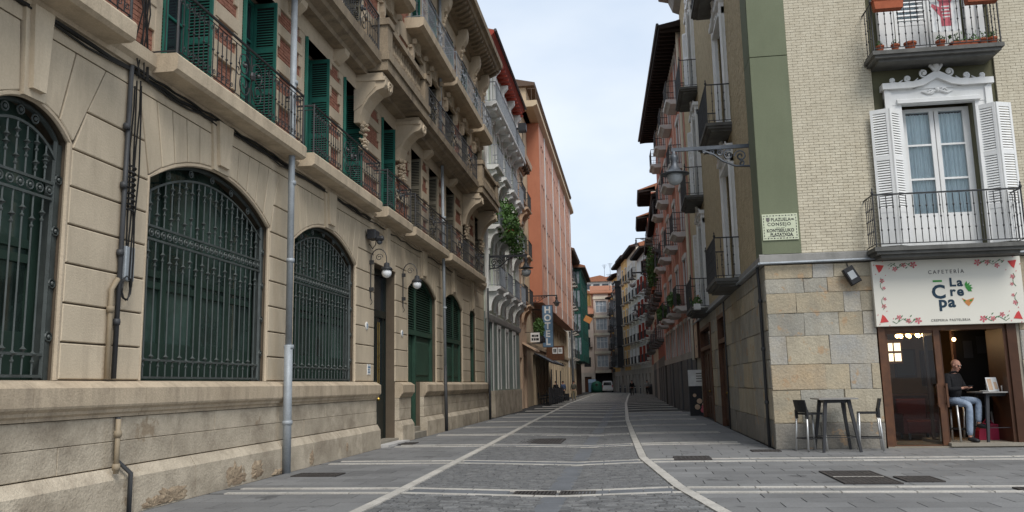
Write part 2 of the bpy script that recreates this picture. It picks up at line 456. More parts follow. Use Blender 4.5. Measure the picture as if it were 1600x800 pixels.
class Fr:
    """a facade frame: u runs along the facade, d outwards, z up; ang turns it about z; root is the thing"""
    def __init__(s, root, x=0, y=0, ang=0.0, z=0):
        s.root, s.ang = root, ang
        s.o = Vector((x, y, z))
        s.rot = Matrix.Rotation(ang, 3, 'Z')
        s.rl = Vector(root.location) if root else Vector()
        s.rr = root.rotation_euler.z if root else 0.0
    def at(s, u, d, z):
        return s.o + s.rot @ Vector((u, -d, z))
    def P(s, name, mb, mat=None, u=0, d=0, z=0, rot=0.0, kind=None, label=None, smooth=False):
        """a part of the root"""
        me = mb.mesh(name, mat, smooth) if isinstance(mb, MB) else mb
        w = s.at(u, d, z) - s.rl
        if s.rr:
            w = Matrix.Rotation(-s.rr, 3, 'Z') @ w
        o = link(name, me, s.root, w, s.ang - s.rr + rot, kind, label)
        OFF[o.name] = (u, d, z, rot)
        return o
    def S(s, name, mb, mat, part, u=0, d=0, z=0, rot=0.0, kind=None, label=None, smooth=False):
        """a sub-part of a part made with P; u, d, z still in facade coordinates"""
        me = mb.mesh(name, mat, smooth) if isinstance(mb, MB) else mb
        pu, pd, pz, pr = OFF[part.name]
        v = Vector((u - pu, -(d - pd), z - pz))
        if pr:
            v = Matrix.Rotation(-pr, 3, 'Z') @ v
        return link(name, me, part, v, rot - pr, kind, label)
OFF = {}

def text(name, body, size, mat, parent, loc, rot, spacing=1.0, extrude=0.004, bold=0.0, align='CENTER', xs=1.0):
    c = bpy.data.curves.new(name, 'FONT')
    c.body = body
    c.size = size
    c.align_x = align
    c.align_y = 'CENTER'
    c.extrude = extrude
    c.offset = bold
    c.space_character = spacing
    c.resolution_u = 3
    c.materials.append(mat)
    tmp = bpy.data.objects.new('tmp_text', c)
    COL.objects.link(tmp)
    me = bpy.data.meshes.new_from_object(tmp.evaluated_get(bpy.context.evaluated_depsgraph_get()))
    me.name = name
    bpy.data.objects.remove(tmp)
    bpy.data.curves.remove(c)
    o = link(name, me, parent, loc)
    o.rotation_euler = rot
    o.scale = (xs, 1, 1)
    return o

def dup(root, loc, rz=None, label=None, group=None):
    """copy a thing with its parts and sub-parts"""
    r = root.copy()
    COL.objects.link(r)
    r.location = loc
    if rz is not None: r.rotation_euler = (0, 0, rz)
    if label: r['label'] = label
    if group: r['group'] = group
    def rec(a, b):
        for ch in list(a.children):
            c = ch.copy()
            COL.objects.link(c)
            c.parent = b
            rec(ch, c)
    rec(root, r)
    return r

def leaves(n, box, size, rng, shape='box'):
    """n small leaf faces spread in a volume ((u0,u1),(d0,d1),(z0,z1))"""
    mb = MB()
    (u0, u1), (d0, d1), (z0, z1) = box
    k = 0
    while k < n:
        u, d, z = rng.random() * 2 - 1, rng.random() * 2 - 1, rng.random() * 2 - 1
        if shape == 'ball' and u * u + d * d + z * z > 1: continue
        # clump: pull towards a handful of centres
        c = Vector((u0 + (u + 1) / 2 * (u1 - u0), d0 + (d + 1) / 2 * (d1 - d0), z0 + (z + 1) / 2 * (z1 - z0)))
        a = Vector((rng.uniform(-1, 1), rng.uniform(-1, 1), rng.uniform(-1, 1))).normalized()
        b = a.orthogonal().normalized()
        b = (Matrix.Rotation(rng.random() * 6.28, 3, a) @ b)
        e = a.cross(b)
        l = size * rng.uniform(0.7, 1.4)
        p = [c - b * l * 0.5, c + e * l * 0.22, c + b * l * 0.5, c - e * l * 0.22]
        mb.add([tuple(q) for q in p], [(0, 1, 2, 3)])
        k += 1
    return mb
# ---------------------------------------------------------------- ground
def lerp_pts(pts, y):
    if y <= pts[0][0]: return pts[0][1] + (y - pts[0][0]) * (pts[1][1] - pts[0][1]) / (pts[1][0] - pts[0][0])
    for (a, b), (c, e) in zip(pts, pts[1:]):
        if y <= c: return b + (e - b) * (y - a) / (c - a)
    return pts[-1][1]
XL = [(8, -3.36), (12, -3.39), (21.5, -3.64), (35, -4.05), (66, -4.78), (110, -4.95), (140, -4.86), (200, -9.5)]
XR = [(8, 1.32), (10.2, 1.0), (12.5, .64), (17.43, .19), (24, 0.04), (35.6, -.19), (63, -.39), (90, -.34), (120, -.22), (135, -.16), (200, -3)]
xl = lambda y: lerp_pts(XL, y)
xr = lambda y: lerp_pts(XR, y)
CH = -1.1                                  # the drainage channel the setts fall towards
def gz(x, y):
    return -0.055 * max(0.0, 1 - abs(x - CH) / (2.2 if x < CH else 1.6))

class GB(MB):
    """ground pieces: x, y in world metres; tops follow the fall of the road"""
    def piece(s, quad, top, depth, bev=0.0):
        n = len(quad)
        cx = sum(p[0] for p in quad) / n
        cy = sum(p[1] for p in quad) / n
        t = []
        for x, y in quad:
            l = math.hypot(x - cx, y - cy) or 1
            t.append((x - (x - cx) / l * bev, y - (y - cy) / l * bev))
        return s.add([(x, -y, gz(x, y) + top) for x, y in t] + [(x, -y, gz(x, y) + top - depth) for x, y in quad],
                     [tuple(range(n))] + [(i, n + i, n + (i + 1) % n, (i + 1) % n) for i in range(n)])

def sheet(x0, x1, ys, z, name, mat):
    g = GB()
    xs = x0
    n = len(xs)
    for y in ys:
        g.v += [(x, -y, gz(x, y) + z) for x in xs]
    for j in range(len(ys) - 1):
        for i in range(n - 1):
            g.f.append((j * n + i, j * n + i + 1, (j + 1) * n + i + 1, (j + 1) * n + i))
    return g

ground = link('ground', MB().quad((-1500, 1500, -.14), (1500, 1500, -.14), (1500, -1500, -.14), (-1500, -1500, -.14)).mesh('ground', m_slab), kind='structure')
gx = [-12, -6, -4, -3.3, -2.2, -1.1, -.4, .5, 1.5, 4, 16]
pav = link('pavement', sheet(gx, 0, list(range(-30, 0, 5)) + list(range(0, 60, 2)) + list(range(60, 215, 5)), -0.012, 'pavement', None).mesh('pavement', m_road), kind='structure')
road = GB()
ys = list(range(-8, 60, 1)) + list(range(60, 201, 4))
for y in ys:
    a, b = xl(y), xr(y)
    road.v += [(a + (b - a) * k / 8, -y, gz(a + (b - a) * k / 8, y) - 0.006) for k in range(9)]
for j in range(len(ys) - 1):
    for i in range(8):
        road.f.append((j * 9 + i, j * 9 + i + 1, (j + 1) * 9 + i + 1, (j + 1) * 9 + i))
m_roadfar = M('sett_rows', (0.15, 0.152, 0.152), 0.8, (0.10, 0.102, 0.105), 2.2, 0.5, 20, grain=0.25)
road = link('road', road.mesh('road', m_roadfar), kind='structure')

P0, DP = 12.2, 4.52                       # cross bands: pairs of thin white strips
bands = [P0 + DP * k for k in range(-2, 28)]
rng = random.Random(3)
GP = [0]
def gpart(name, quad, mat, parent, top=0.0, depth=0.012, bev=0.004, into=None):
    if into is not None:
        into.piece(quad, top, depth, bev)
        return
    cx = sum(p[0] for p in quad) / len(quad)
    cy = sum(p[1] for p in quad) / len(quad)
    g = GB()
    g.piece(quad, top, depth, bev)
    g.v = [(x - cx, d + cy, z) for x, d, z in g.v]
    link(name, g.mesh(name, mat), parent, (cx, cy, 0))

# setts between the two long white strips
st_stuff = GB()
cnt = 0
y = 7.0
row = 0
while y < 34:
    h = rng.uniform(0.10, 0.135)
    yc = y + h / 2
    if any(abs(yc - b) < 0.33 for b in bands):
        y += h
        continue
    a, b = xl(yc) + 0.09, xr(yc) - 0.09
    x = a - rng.uniform(0, .2)
    while x < b:
        w = rng.uniform(0.16, 0.30)
        x0, x1 = max(x, a), min(x + w, b)
        x += w
        if x1 - x0 < 0.06 or abs((x0 + x1) / 2 - CH) < 0.19: continue
        e = 0.006
        j = lambda: rng.uniform(-.006, .006)
        q = [(x0 + e + j(), y + e + j()), (x1 - e + j(), y + e + j()), (x1 - e + j(), y + h - e + j()), (x0 + e + j(), y + h - e + j())]
        ind = 9.9 < y and cnt < 300
        if ind: cnt += 1
        gpart('sett', q, m_sett, road, rng.uniform(0.004, 0.013), 0.03, 0.008, None if ind else st_stuff)
    y += h
link('setts', st_stuff.mesh('setts', m_sett), road, kind='stuff')
# channel stones
ch_stuff = GB()
y = 7.0
while y < 60:
    if not any(abs(y + .35 - b) < 0.6 for b in bands) or y > 26:
        gpart('channel_stone', [(CH - .17, y), (CH + .17, y), (CH + .17, y + .69), (CH - .17, y + .69)], m_chan, road, 0.006, 0.02, 0.006, None if 9 < y < 30 else ch_stuff)
    y += 0.70
link('channel_stones', ch_stuff.mesh('channel_stones', m_chan), road, kind='stuff')
# long white strips
ln_stuff = GB()
for fx in (xl, xr):
    y = 7.0
    while y < 150:
        l = 0.62 if y < 40 else 2.4
        w = 0.08
        y1 = y + l - (0.012 if y < 40 else 0)
        q = [(fx(y) - w, y), (fx(y) + w, y), (fx(y1) + w, y1), (fx(y1) - w, y1)]
        gpart('white_strip_stone', q, m_line, road, 0.016, 0.03, 0.006, None if 9.5 < y < 34 else ln_stuff)
        y += l
# cross bands
for k, b in enumerate(bands):
    for s in (-.27, .27):
        yb = b + s
        x = -6.05 + rng.uniform(0, .1)
        xe = 14.0 if b < 19 else 2.55 if b < 60 else 2.9
        while x < xe:
            l = 0.95
            x1 = min(x + l - 0.012, xe)
            brk = None
            for c, sg in ((xl(yb), 1), (xr(yb), 1)):
                if x < c - .09 < x1: x1 = c - .095; l = x1 - x
                elif c - .09 <= x < c + .09: brk = c + .095
            if brk:
                x = brk
                continue
            if x1 - x > .05:
                if k in (2, 3) and abs((x + x1) / 2 - (-1.3)) < .55 and k == 2: pass
                n = 2 if x < CH < x1 else 1
                if n == 2:
                    qs = [[(x, yb - .062), (CH, yb - .062), (CH, yb + .062), (x, yb + .062)], [(CH, yb - .062), (x1, yb - .062), (x1, yb + .062), (CH, yb + .062)]]
                else:
                    qs = [[(x, yb - .062), (x1, yb - .062), (x1, yb + .062), (x, yb + .062)]]
                for q in qs:
                    gpart('white_band_stone', q, m_line, pav, 0.0155, 0.03, 0.004, None if 2 <= k <= 6 else ln_stuff)
            x += max(l, x1 - x + 0.012)
    # grey filler between the two strips where the band crosses the setts
    if 0 < k < 8:
        x = xl(b) + .16
        while x < xr(b) - .16:
            x1 = min(x + .48, xr(b) - .15)
            if not (k == 2 and -1.75 < (x + x1) / 2 < -.75):
                gpart('band_slab', [(x, b - .195), (x1 - .008, b - .195), (x1 - .008, b + .195), (x, b + .195)], m_chan, road, 0.01, 0.02, 0.004)
            x += .48
link('white_strip_stones', ln_stuff.mesh('white_strip_stones', m_line), road, kind='stuff')
# slabs of the two sidewalks and the square
sl_stuff = GB()
cl = crn = 0
for k in range(0, 9):
    y0, y1 = bands[k] + .34, bands[k + 1] - .34
    nrow = 9
    hh = (y1 - y0) / nrow
    for r in range(nrow):
        ya, yb = y0 + r * hh, y0 + (r + 1) * hh
        ym = (ya + yb) / 2
        for a, b, side in ((-6.25, xl(ym) - .09, 0), (xr(ym) + .09, 14.0 if ym < 19 else 3.05, 1)):
            x = a - (.4 if r % 2 else 0) - rng.uniform(0, .08)
            while x < b:
                x0, x1 = max(a, x), min(b, x + .8)
                x += .8
                if x1 - x0 < .05: continue
                g = 0.005
                q = [(x0 + g, ya + g), (x1 - g, ya + g), (x1 - g, yb - g), (x0 + g, yb - g)]
                vis = ym > 10 and x0 < 9.5
                ind = vis and ((side == 0 and cl < 140) or (side == 1 and crn < 160))
                if ind:
                    if side: crn += 1
                    else: cl += 1
                gpart('paving_slab', q, m_slab, pav, rng.uniform(0.0, 0.002), 0.02, 0.003, None if ind else sl_stuff)
    for a, b in ((-6.25, xl(bands[k]) - .09), (xr(bands[k]) + .09, 14.0 if bands[k] < 19 else 3.05)):
        x = a
        while x < b:
            x1 = min(b, x + .95)
            sl_stuff.piece([(x, bands[k] - .2), (x1 - .006, bands[k] - .2), (x1 - .006, bands[k] + .2), (x, bands[k] + .2)], 0.001, .02, .003)
            x += .95
link('paving_slabs', sl_stuff.mesh('paving_slabs', m_slab), pav, kind='stuff')

# manhole covers and gratings
def cover(name, label, x0, x1, y0, y1, grid=0, split=0, cat='cover', group=None):
    cx, cy = (x0 + x1) / 2, (y0 + y1) / 2
    t = thing(name, label, cat, (cx, cy, gz(cx, cy)), group=group)
    w, h = (x1 - x0) / 2, (y1 - y0) / 2
    f = MB()
    z1 = 0.022
    for a in ((-w, w, -h, -h + .03), (-w, w, h - .03, h), (-w, -w + .03, -h + .03, h - .03), (w - .03, w, -h + .03, h - .03)):
        f.box(*a, -0.01, z1)
    link('rim', f.mesh('rim', m_castiron), t)
    p = MB().box(-w + .03, w - .03, -h + .03, h - .03, -0.012, z1 - .006 if not grid else 0.004)
    link('plate', p.mesh('plate', m_castiron if not grid else m_dark), t)
    if grid:
        b = MB()
        n = int((2 * w - .06) / .05)
        for i in range(n):
            u = -w + .03 + (i + .5) * (2 * w - .06) / n
            b.box(u - .013, u + .013, -h + .03, h - .03, 0.002, z1 - .002)
        link('grate_bars', b.mesh('grate_bars', m_castiron), t, kind='stuff')
    else:
        b = MB()
        n = max(2, int((2 * w - .1) / .085))
        k = max(2, int((2 * h - .1) / .085))
        for i in range(n):
            for j in range(k):
                u, d = -w + .06 + (i + .5) * (2 * w - .12) / n, -h + .06 + (j + .5) * (2 * h - .12) / k
                b.front(u - .025, u + .025, d - .018, d + .018, z1 - .006, z1 - .002)
        link('raised_studs', b.mesh('raised_studs', m_castiron), t, kind='stuff')
    if split:
        link('seam', MB().box(-w + .03, w - .03, -.008, .008, z1 - .006, z1 + .001).mesh('seam', m_line), t)
    return t
cover('drain_cover', 'large dark rectangular iron cover between the white strips in the setts', -2.98, -1.85, 21.95, 23.75)
cover('drain_grate', 'left half of the small slotted drain in the channel across the nearest white band', -1.72, -1.12, 12.0, 12.4, 1, group=None)
cover('drain_grate', 'right half of the small slotted drain in the channel across the nearest white band', -1.06, -.55, 12.0, 12.4, 1)
cover('manhole_cover', 'large dark cover with a pale seam on the right pavement in front of the café', 2.98, 3.78, 12.8, 14.5, 0, 1)
cover('manhole_cover', 'smaller dark cover beside the large seamed cover on the right', 3.89, 4.42, 13.02, 13.68)
cover('manhole_cover', 'dark cover set into the upper white band right of the road', .79, 1.5, 16.75, 17.5)
cover('manhole_cover', 'dark cover at the foot of the stone corner of the café building', 2.5, 3.1, 18.55, 18.95)
cover('manhole_cover', 'dark cover on the left pavement beside the blue-grey drainpipe', -5.9, -5.08, 14.15, 14.65)
cover('manhole_cover', 'dark cover on the left pavement below the white doorstep', -6.3, -5.75, 21.75, 22.5)
cover('drain_grate', 'slotted drain at the right edge of the square', 5.0, 5.6, 11.9, 12.3, 1)
# ---------------------------------------------------------------- left stone building
bldA = thing('apartment_building', 'beige stone building with arched iron grilles, red brick and green shutters', 'building', (-6.55, 20, 0))
A = Fr(bldA, -6.55, 0, R(90))
rng = random.Random(11)
END = 37.7

def arc(c, hw, zs, rise, n=14, t0=0.0, t1=1.0):
    rr = (hw * hw + rise * rise) / (2 * rise)
    zc = zs + rise - rr
    a = math.asin(hw / rr)
    return [(c + rr * math.sin(-a + 2 * a * (t0 + (t1 - t0) * i / n)), zc + rr * math.cos(-a + 2 * a * (t0 + (t1 - t0) * i / n))) for i in range(n + 1)], rr, zc, a

#        centre half spring rise bottom
OPEN = [(8.14, .735, 4.5, .33, 1.66), (12.5, 2.0, 4.5, .57, 1.66), (17.55, 1.93, 4.5, .56, 1.66), (21.95, 1.0, 4.70, .06, 0.05),
        (26.2, 1.9, 4.5, .50, 0.30), (30.88, 1.77, 4.5, .48, 1.66), (34.85, .65, 4.5, .2, 1.66)]
# backing wall with its openings
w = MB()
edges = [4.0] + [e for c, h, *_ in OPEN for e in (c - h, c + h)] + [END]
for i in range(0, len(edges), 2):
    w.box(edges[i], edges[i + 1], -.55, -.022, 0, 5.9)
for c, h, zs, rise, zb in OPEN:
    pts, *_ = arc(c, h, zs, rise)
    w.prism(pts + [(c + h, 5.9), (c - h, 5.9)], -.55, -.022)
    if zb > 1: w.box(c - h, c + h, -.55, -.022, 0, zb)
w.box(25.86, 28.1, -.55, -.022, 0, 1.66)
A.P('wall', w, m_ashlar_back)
body = MB().box(4.0, END, -9, -.56, 0, 16.6)
A.P('wall', body, m_ashlar)

# ashlar blocks: courses on the piers, voussoirs over the arches
ZC = [1.66, 2.10, 2.56, 3.03, 3.50, 3.96, 4.42]
piers = [(edges[i], edges[i + 1]) for i in range(0, len(edges), 2)]
def block(poly, d1=.014, g=.011, mat=m_ashlar):
    cu = sum(p[0] for p in poly) / len(poly)
    cz = sum(p[1] for p in poly) / len(poly)
    q = []
    n = len(poly)
    for i in range(n):                     # inset every edge by the joint
        a, b, c = Vector(poly[i - 1]), Vector(poly[i]), Vector(poly[(i + 1) % n])
        e1, e2 = (b - a).normalized(), (c - b).normalized()
        n1_, n2_ = Vector((-e1.y, e1.x)), Vector((-e2.y, e2.x))
        k = n1_ + n2_
        k = k / max(k.dot(n1_), .3)
        q.append((b.x + k.x * g - cu, b.y + k.y * g - cz))
    mb = MB()
    m = len(q)
    q2 = [(x * (1 - .012 / max(abs(x), .05) if abs(x) > .02 else 1), z * (1 - .012 / max(abs(z), .05) if abs(z) > .02 else 1)) for x, z in q]
    mb.add([(u, -.03, z) for u, z in q] + [(u, d1 - .01, z) for u, z in q] + [(u, d1, z) for u, z in q2],
           [(i, (i + 1) % m, m + (i + 1) % m, m + i) for i in range(m)] + [(m + i, m + (i + 1) % m, 2 * m + (i + 1) % m, 2 * m + i) for i in range(m)] + [tuple(range(2 * m, 3 * m))])
    return A.P('ashlar_block', mb, mat, cu, 0, cz)
for a, b in piers:
    lo = 0.62 if a in (edges[8], edges[10]) else 1.66
    for z0, z1 in zip(ZC, ZC[1:]):
        n = 2 if b - a > 2.1 else 1
        for k in range(n):
            block([(a + (b - a) * k / n, z0), (a + (b - a) * (k + 1) / n, z0), (a + (b - a) * (k + 1) / n, z1), (a + (b - a) * k / n, z1)])
ZT = 5.62
mids = [4.0] + [(a + b) / 2 for a, b in piers[1:-1]] + [END]
lines = []
for i, (c, h, zs, rise, zb) in enumerate(OPEN):
    pts, rr, zc, a = arc(c, h, zs, rise)
    ml, mr = mids[i], mids[i + 1]
    flat = rise < .1
    if flat: a = .18; rr = h / math.sin(a); zc = zs + rise - rr
    n = max(4, int(2 * h / .36) // 2 * 2)
    kw = .26 if h > 1 else .17
    th = [math.asin(kw / rr) + (a - math.asin(kw / rr)) * k / (n // 2) for k in range(n // 2 + 1)]
    for sgn in (-1, 1):
        for t0, t1 in zip(th, th[1:]):
            u0, u1 = c + sgn * rr * math.sin(t0), c + sgn * rr * math.sin(t1)
            z0, z1 = (zc + rr * math.cos(t0), zc + rr * math.cos(t1)) if not flat else (zs + rise, zs + rise)
            o0, o1 = u0 + sgn * (ZT - z0) * math.tan(t0) * .45, u1 + sgn * (ZT - z1) * math.tan(t1) * .45
            o0, o1 = min(max(o0, ml + .01), mr - .01), min(max(o1, ml + .01), mr - .01)
            if abs(o1 - o0) < .04: o1 = o0 + sgn * .04
            poly = [(u0, z0), (u1, z1), (o1, ZT), (o0, ZT)]
            block(poly if sgn > 0 else poly[::-1], .016, .013)
    # keystone
    zk = zc + rr * math.cos(th[0]) if not flat else zs + rise
    ks = MB()
    ks.prism([(c - kw, zk - .03), (c + kw, zk - .03), (c + kw * 1.35, 5.88), (c - kw * 1.35, 5.88)], -.05, .055)
    ks.prism([(c - kw * .62, zk + .06), (c + kw * .62, zk + .06), (c + kw * .95, 5.84), (c - kw * .95, 5.84)], .05, .115)
    A.P('keystone', ks, m_ashlar)
    sl = lambda z, s_, c=c, h=h, zs=zs, a=a: c + s_ * (h + max(z - zs, 0) * math.tan(a) * .45)
    lines.append((lambda z, f=sl: f(z, -1), lambda z, f=sl: f(z, 1)))
for i, (a, b) in enumerate(piers):
    for z0, z1 in ((4.42, 4.95), (4.95, ZT)):
        L0 = [max(a, lines[i - 1][1](z)) if i > 0 else a for z in (z0, z1)]
        R0 = [min(b, lines[i][0](z)) if i < len(OPEN) else b for z in (z0, z1)]
        if R0[0] - L0[0] < .12: continue
        if R0[1] - L0[1] < .05: R0[1] = L0[1] + .05
        block([(L0[0], z0), (R0[0], z0), (R0[1], z1), (L0[1], z1)])
fz = MB()
fz.front(4.0, END, -.03, .012, ZT + .004, 5.9)
A.P('frieze', fz, m_ashlar)
# mouldings round the arched openings
for c, h, zs, rise, zb in OPEN[:3] + OPEN[4:6]:
    pts, *_ = arc(c, h - .02, zs, rise, 16)
    path = [(c - h + .02, -.02, max(zb, 1.66))] + [(u, -.02, z - .02) for u, z in pts] + [(c + h - .02, -.02, max(zb, 1.66))]
    A.P('arch_moulding', MB().tube(path, .035, 6), m_trim)

# plinth: base course, dado panels and cap, broken at the two doors
runs = [(4.0, 20.9), (23.0, 24.3), (25.86, END)]
pl_i = 0
for a, b in runs:
    n = max(1, round((b - a) / 1.55))
    for k in range(n):
        u0, u1 = a + (b - a) * k / n, a + (b - a) * (k + 1) / n
        g = .006
        j = rng.uniform(-.012, .012)
        bs = MB().uprism([(-.02, -.05), (.235 + j, -.05), (.225 + j, .44), (.13, .575), (-.02, .575)], u0 + g - (u0 + u1) / 2, u1 - g - (u0 + u1) / 2)
        A.P('plinth_stone', bs, m_plinth, (u0 + u1) / 2)
    n = max(1, round((b - a) / 2.4))
    for (z0, z1) in ((.585, .9), (.9, 1.2)):
        off = 0 if z0 < .8 else .5
        cuts = [a] + [a + (b - a) * (k + off) / n for k in range(0 if off else 1, n)] + [b]
        for u0, u1 in zip(cuts, cuts[1:]):
            mb = MB().front(u0 - (u0 + u1) / 2 + .004, u1 - (u0 + u1) / 2 - .004, -.02, .105 + rng.uniform(-.004, .004), z0 + .003, z1 - .003, .006)
            A.P('plinth_stone', mb, m_plinth, (u0 + u1) / 2)
    n = max(1, round((b - a) / 2.1))
    for k in range(n):
        u0, u1 = a + (b - a) * k / n, a + (b - a) * (k + 1) / n
        e0 = -.0 if k else .10
        mb = MB().uprism([(-.02, 1.205), (.125, 1.205), (.13, 1.24), (.165, 1.265), (.17, 1.30), (.215, 1.335), (.225, 1.36), (.225, 1.565), (.10, 1.64), (-.02, 1.655)],
                         u0 - (u0 + u1) / 2 + .003, u1 - (u0 + u1) / 2 - .003)
        A.P('sill_stone', mb, m_cap, (u0 + u1) / 2)

q = random.Random(21)
def spall(u, z, w, h, d):
    n = 26
    ring = [(u + w * math.cos(6.283 * k / n) * q.uniform(.7, 1.08), z + h * math.sin(6.283 * k / n) * q.uniform(.6, 1.15)) for k in range(n)]
    mb = MB()
    mb.add([(a, d - .012 + q.uniform(-.006, .004), max(e, .01)) for a, e in ring] + [(u + (a - u) * .5, d + q.uniform(.004, .016), max(z + (e - z) * .55, .012)) for a, e in ring] + [(u, d + .008, z)],
           [(k, (k + 1) % n, n + (k + 1) % n, n + k) for k in range(n)] + [(n + k, n + (k + 1) % n, 2 * n) for k in range(n)])
    A.P('spalled_patch', mb, m_spall)
for u, z, w, h in ((11.1, .06, .62, .26), (10.6, .02, .4, .16), (12.95, .12, .5, .30), (13.75, .16, .3, .2), (16.2, .12, .2, .22), (18.3, .2, .12, .16), (14.6, .0, .4, .12), (9.2, .02, .5, .14)): spall(u, z, w, h, .232)
# iron window grilles
ros = MB()
ros.tube([(.052 * math.cos(q * math.pi / 5), 0, .052 * math.sin(q * math.pi / 5)) for q in range(10)], .011, 4, True)
ros.ball(0, .006, 0, .026, 6, (1, .7, 1))
ros_me = ros.mesh('rosette', m_grille)
def bar_me(h, knots, tw=True):
    b = MB()
    pts = []
    n = 10
    b.tube([(0, 0, h * i / 6) for i in range(7)], .0125, 4)
    for k in knots:
        if 0.05 < k < h - .05:
            b.lathe([(.012, -.035), (.026, -.012), (.045, 0), (.026, .012), (.012, .035)], 0, 0, k, 6)
            b.lathe([(.02, -.014), (.024, 0), (.02, .014)], 0, 0, k - .08, 6)
    return b.mesh('bar', m_grille)
def grille(c, h, zs, rise, zb, nb, zband):
    dz = -.13
    fr = MB()
    hw = h - .1
    pts, *_ = arc(c, hw, zs - .02, rise - .05, 20)
    o = [(c - hw, dz, zb + .02)] + [(u, dz, z) for u, z in pts] + [(c + hw, dz, zb + .02)]
    fr.tube(o, .03, 4)
    pts2, *_ = arc(c, hw + .0, zs - .25, rise - .02, 20)
    fr.tube([(u, dz, z) for u, z in pts2], .022, 4)
    fr.box(c - h + .015, c - h + .085, dz - .12, dz + .02, zb, zs - .05)
    fr.box(c + h - .085, c + h - .015, dz - .12, dz + .02, zb, zs - .05)
    for z in (zb + .045, zb + .29, zband, zband + .19):
        fr.box(c - hw, c + hw, dz - .014, dz + .018, z - .016, z + .016)
    g = A.P('window_grille', fr, m_grille)
    rr = (hw * hw + (rise - .02) ** 2) / (2 * (rise - .02))
    top = lambda u: (zs - .25 + rise - .02 - rr) + math.sqrt(max(rr * rr - (u - c) ** 2, .01))
    low = [bar_me(zband - zb - .03, (zband - zb - (.22 + .1 * k), .26 + .05 * k)) for k in (0, 1)]
    for k in range(nb):
        u = c - hw + 2 * hw * (k + 1) / (nb + 1)
        A.S('bar', low[k % 2], None, g, u, dz, zb + .03, rot=R(45))
        ht = top(u) - zband - .19
        A.S('bar', bar_me(ht, (.18 if k % 2 else .3, ht - (.12 if k % 2 else .2)), 0), None, g, u, dz, zband + .19, rot=R(45))
    nr = int(2 * hw / .155)
    for k in range(nr):
        A.S('rosette', ros_me, None, g, c - hw + 2 * hw * (k + .5) / nr, dz + .012, zband + .095)
    # rosettes round the outer frame
    for z in [zb + .5 + .62 * k for k in range(5)]:
        for s in (-1, 1):
            if z < zs: A.S('rosette', ros_me, None, g, c + s * (h - .055), dz + .03, z)
    pm, *_ = arc(c, hw, zs - .13, rise - .03, 6)
    for u, z in pm[1:-1] if h > 1 else pm[2:-2]:
        A.S('rosette', ros_me, None, g, u, dz + .02, z)
    return g
def green_window(c, h, zs, rise, zb, d=-.36):
    pts, *_ = arc(c, h, zs, rise, 12)
    f = MB()
    n = max(1, round(2 * h / 1.0))
    for k in range(n + 1):
        u = c - h + 2 * h * k / n
        f.box(u - .07, u + .07, d, d + .07, zb, zs + (rise * .6 if 0 < k < n else 0))
    for z in (zb + .12, 3.05, 3.22):
        f.box(c - h + .08, c + h - .08, d + .002, d + .06, z - .05, z + .05)
    f.box(c - h + .08, c + h - .08, d + .001, d + .05, zb - .01, zb + .55)
    if h < 1:
        f.box(c + h - .2, c + h - .08, d, d + .065, zb, zs)
    w_ = A.P('window', f, m_gframe)
    g = MB()
    g.prism([(c - h, zb)] + [(c + h, zb)] + pts[::-1], d - .02, d + .015)
    A.S('pane', g, m_gglass, w_)
for o, nb, zb_ in ((OPEN[0], 7, 3.77), (OPEN[1], 19, 3.66), (OPEN[2], 18, 3.66)):
    green_window(*o)
    grille(*o, nb, zb_)

# front door with brass bars
c, h = OPEN[3][0], OPEN[3][1]
d = -.36
f = MB()
f.box(c - h, c - h + .09, d, d + .1, .12, 4.76)
f.box(c + h - .09, c + h, d, d + .1, .12, 4.76)
f.box(c - h + .09, c + h - .09, d, d + .12, 3.42, 3.62)
f.box(c - h + .09, c + h - .09, d, d + .09, 4.6, 4.76)
f.box(c - h + .09, c + h - .09, d, d + .08, .12, 1.28)
for s in (-1, 1):
    f.front(c + s * .46 - .3, c + s * .46 + .3, d + .07, d + .1, .3, 1.15, .02)
    f.box(c + s * .46 - .39, c + s * .46 - .27, d, d + .08, 1.28, 3.42)
    f.box(c + s * .46 + .27, c + s * .46 + .39, d, d + .08, 1.28, 3.42)
f.box(c - .05, c + .05, d, d + .11, .12, 3.42)
dr = A.P('door', f, m_blackdoor)
A.S('pane', MB().box(c - h + .05, c + h - .05, d - .03, d + .03, 1.2, 4.7), m_dglass, dr)
for s in (-1, 1):
    b = MB()
    for k in (-.07, .07):
        b.tube([(c + s * .46 + k, d + .045, 1.35), (c + s * .46 + k, d + .045, 3.3)], .008, 5)
    for z in (1.42, 2.0, 2.35, 2.7, 3.2):
        b.tube([(c + s * .46 - .1, d + .045, z), (c + s * .46 + .1, d + .045, z)], .008, 5)
    A.S('brass_bars', b, m_brass, dr)
A.S('handle', MB().ball(c + .1, d + .16, 1.2, .05, 8), m_brass, dr)
A.P('doorstep', MB().hprism([(c - h + .05, -.3), (c + h - .05, -.3), (c + h + .05, .42), (c - h - .05, .42)], -.05, .055), m_marble)
A.P('doorstep', MB().box(c - h, c + h, -.5, .115, -.05, .115), m_step)
# stone lip over the door
lip = MB().uprism([(-.4, 4.76), (.03, 4.76), (.03, 4.83), (-.1, 4.83)], c - h, c + h)
A.P('door_hood', lip, m_trim)

def louvres(mb, u0, u1, d, z0, z1, step=.075):
    n = int((z1 - z0) / step)
    for k in range(n):
        z = z0 + (k + .5) * (z1 - z0) / n
        mb.add([(u0, d, z + .02), (u1, d, z + .02), (u1, d + .05, z - .022), (u0, d + .05, z - .022), (u0, d, z + .034), (u1, d, z + .034), (u1, d + .05, z - .008), (u0, d + .05, z - .008)],
               [(0, 1, 2, 3), (4, 5, 6, 7), (2, 3, 7, 6), (0, 3, 7, 4), (1, 2, 6, 5)])
    return mb
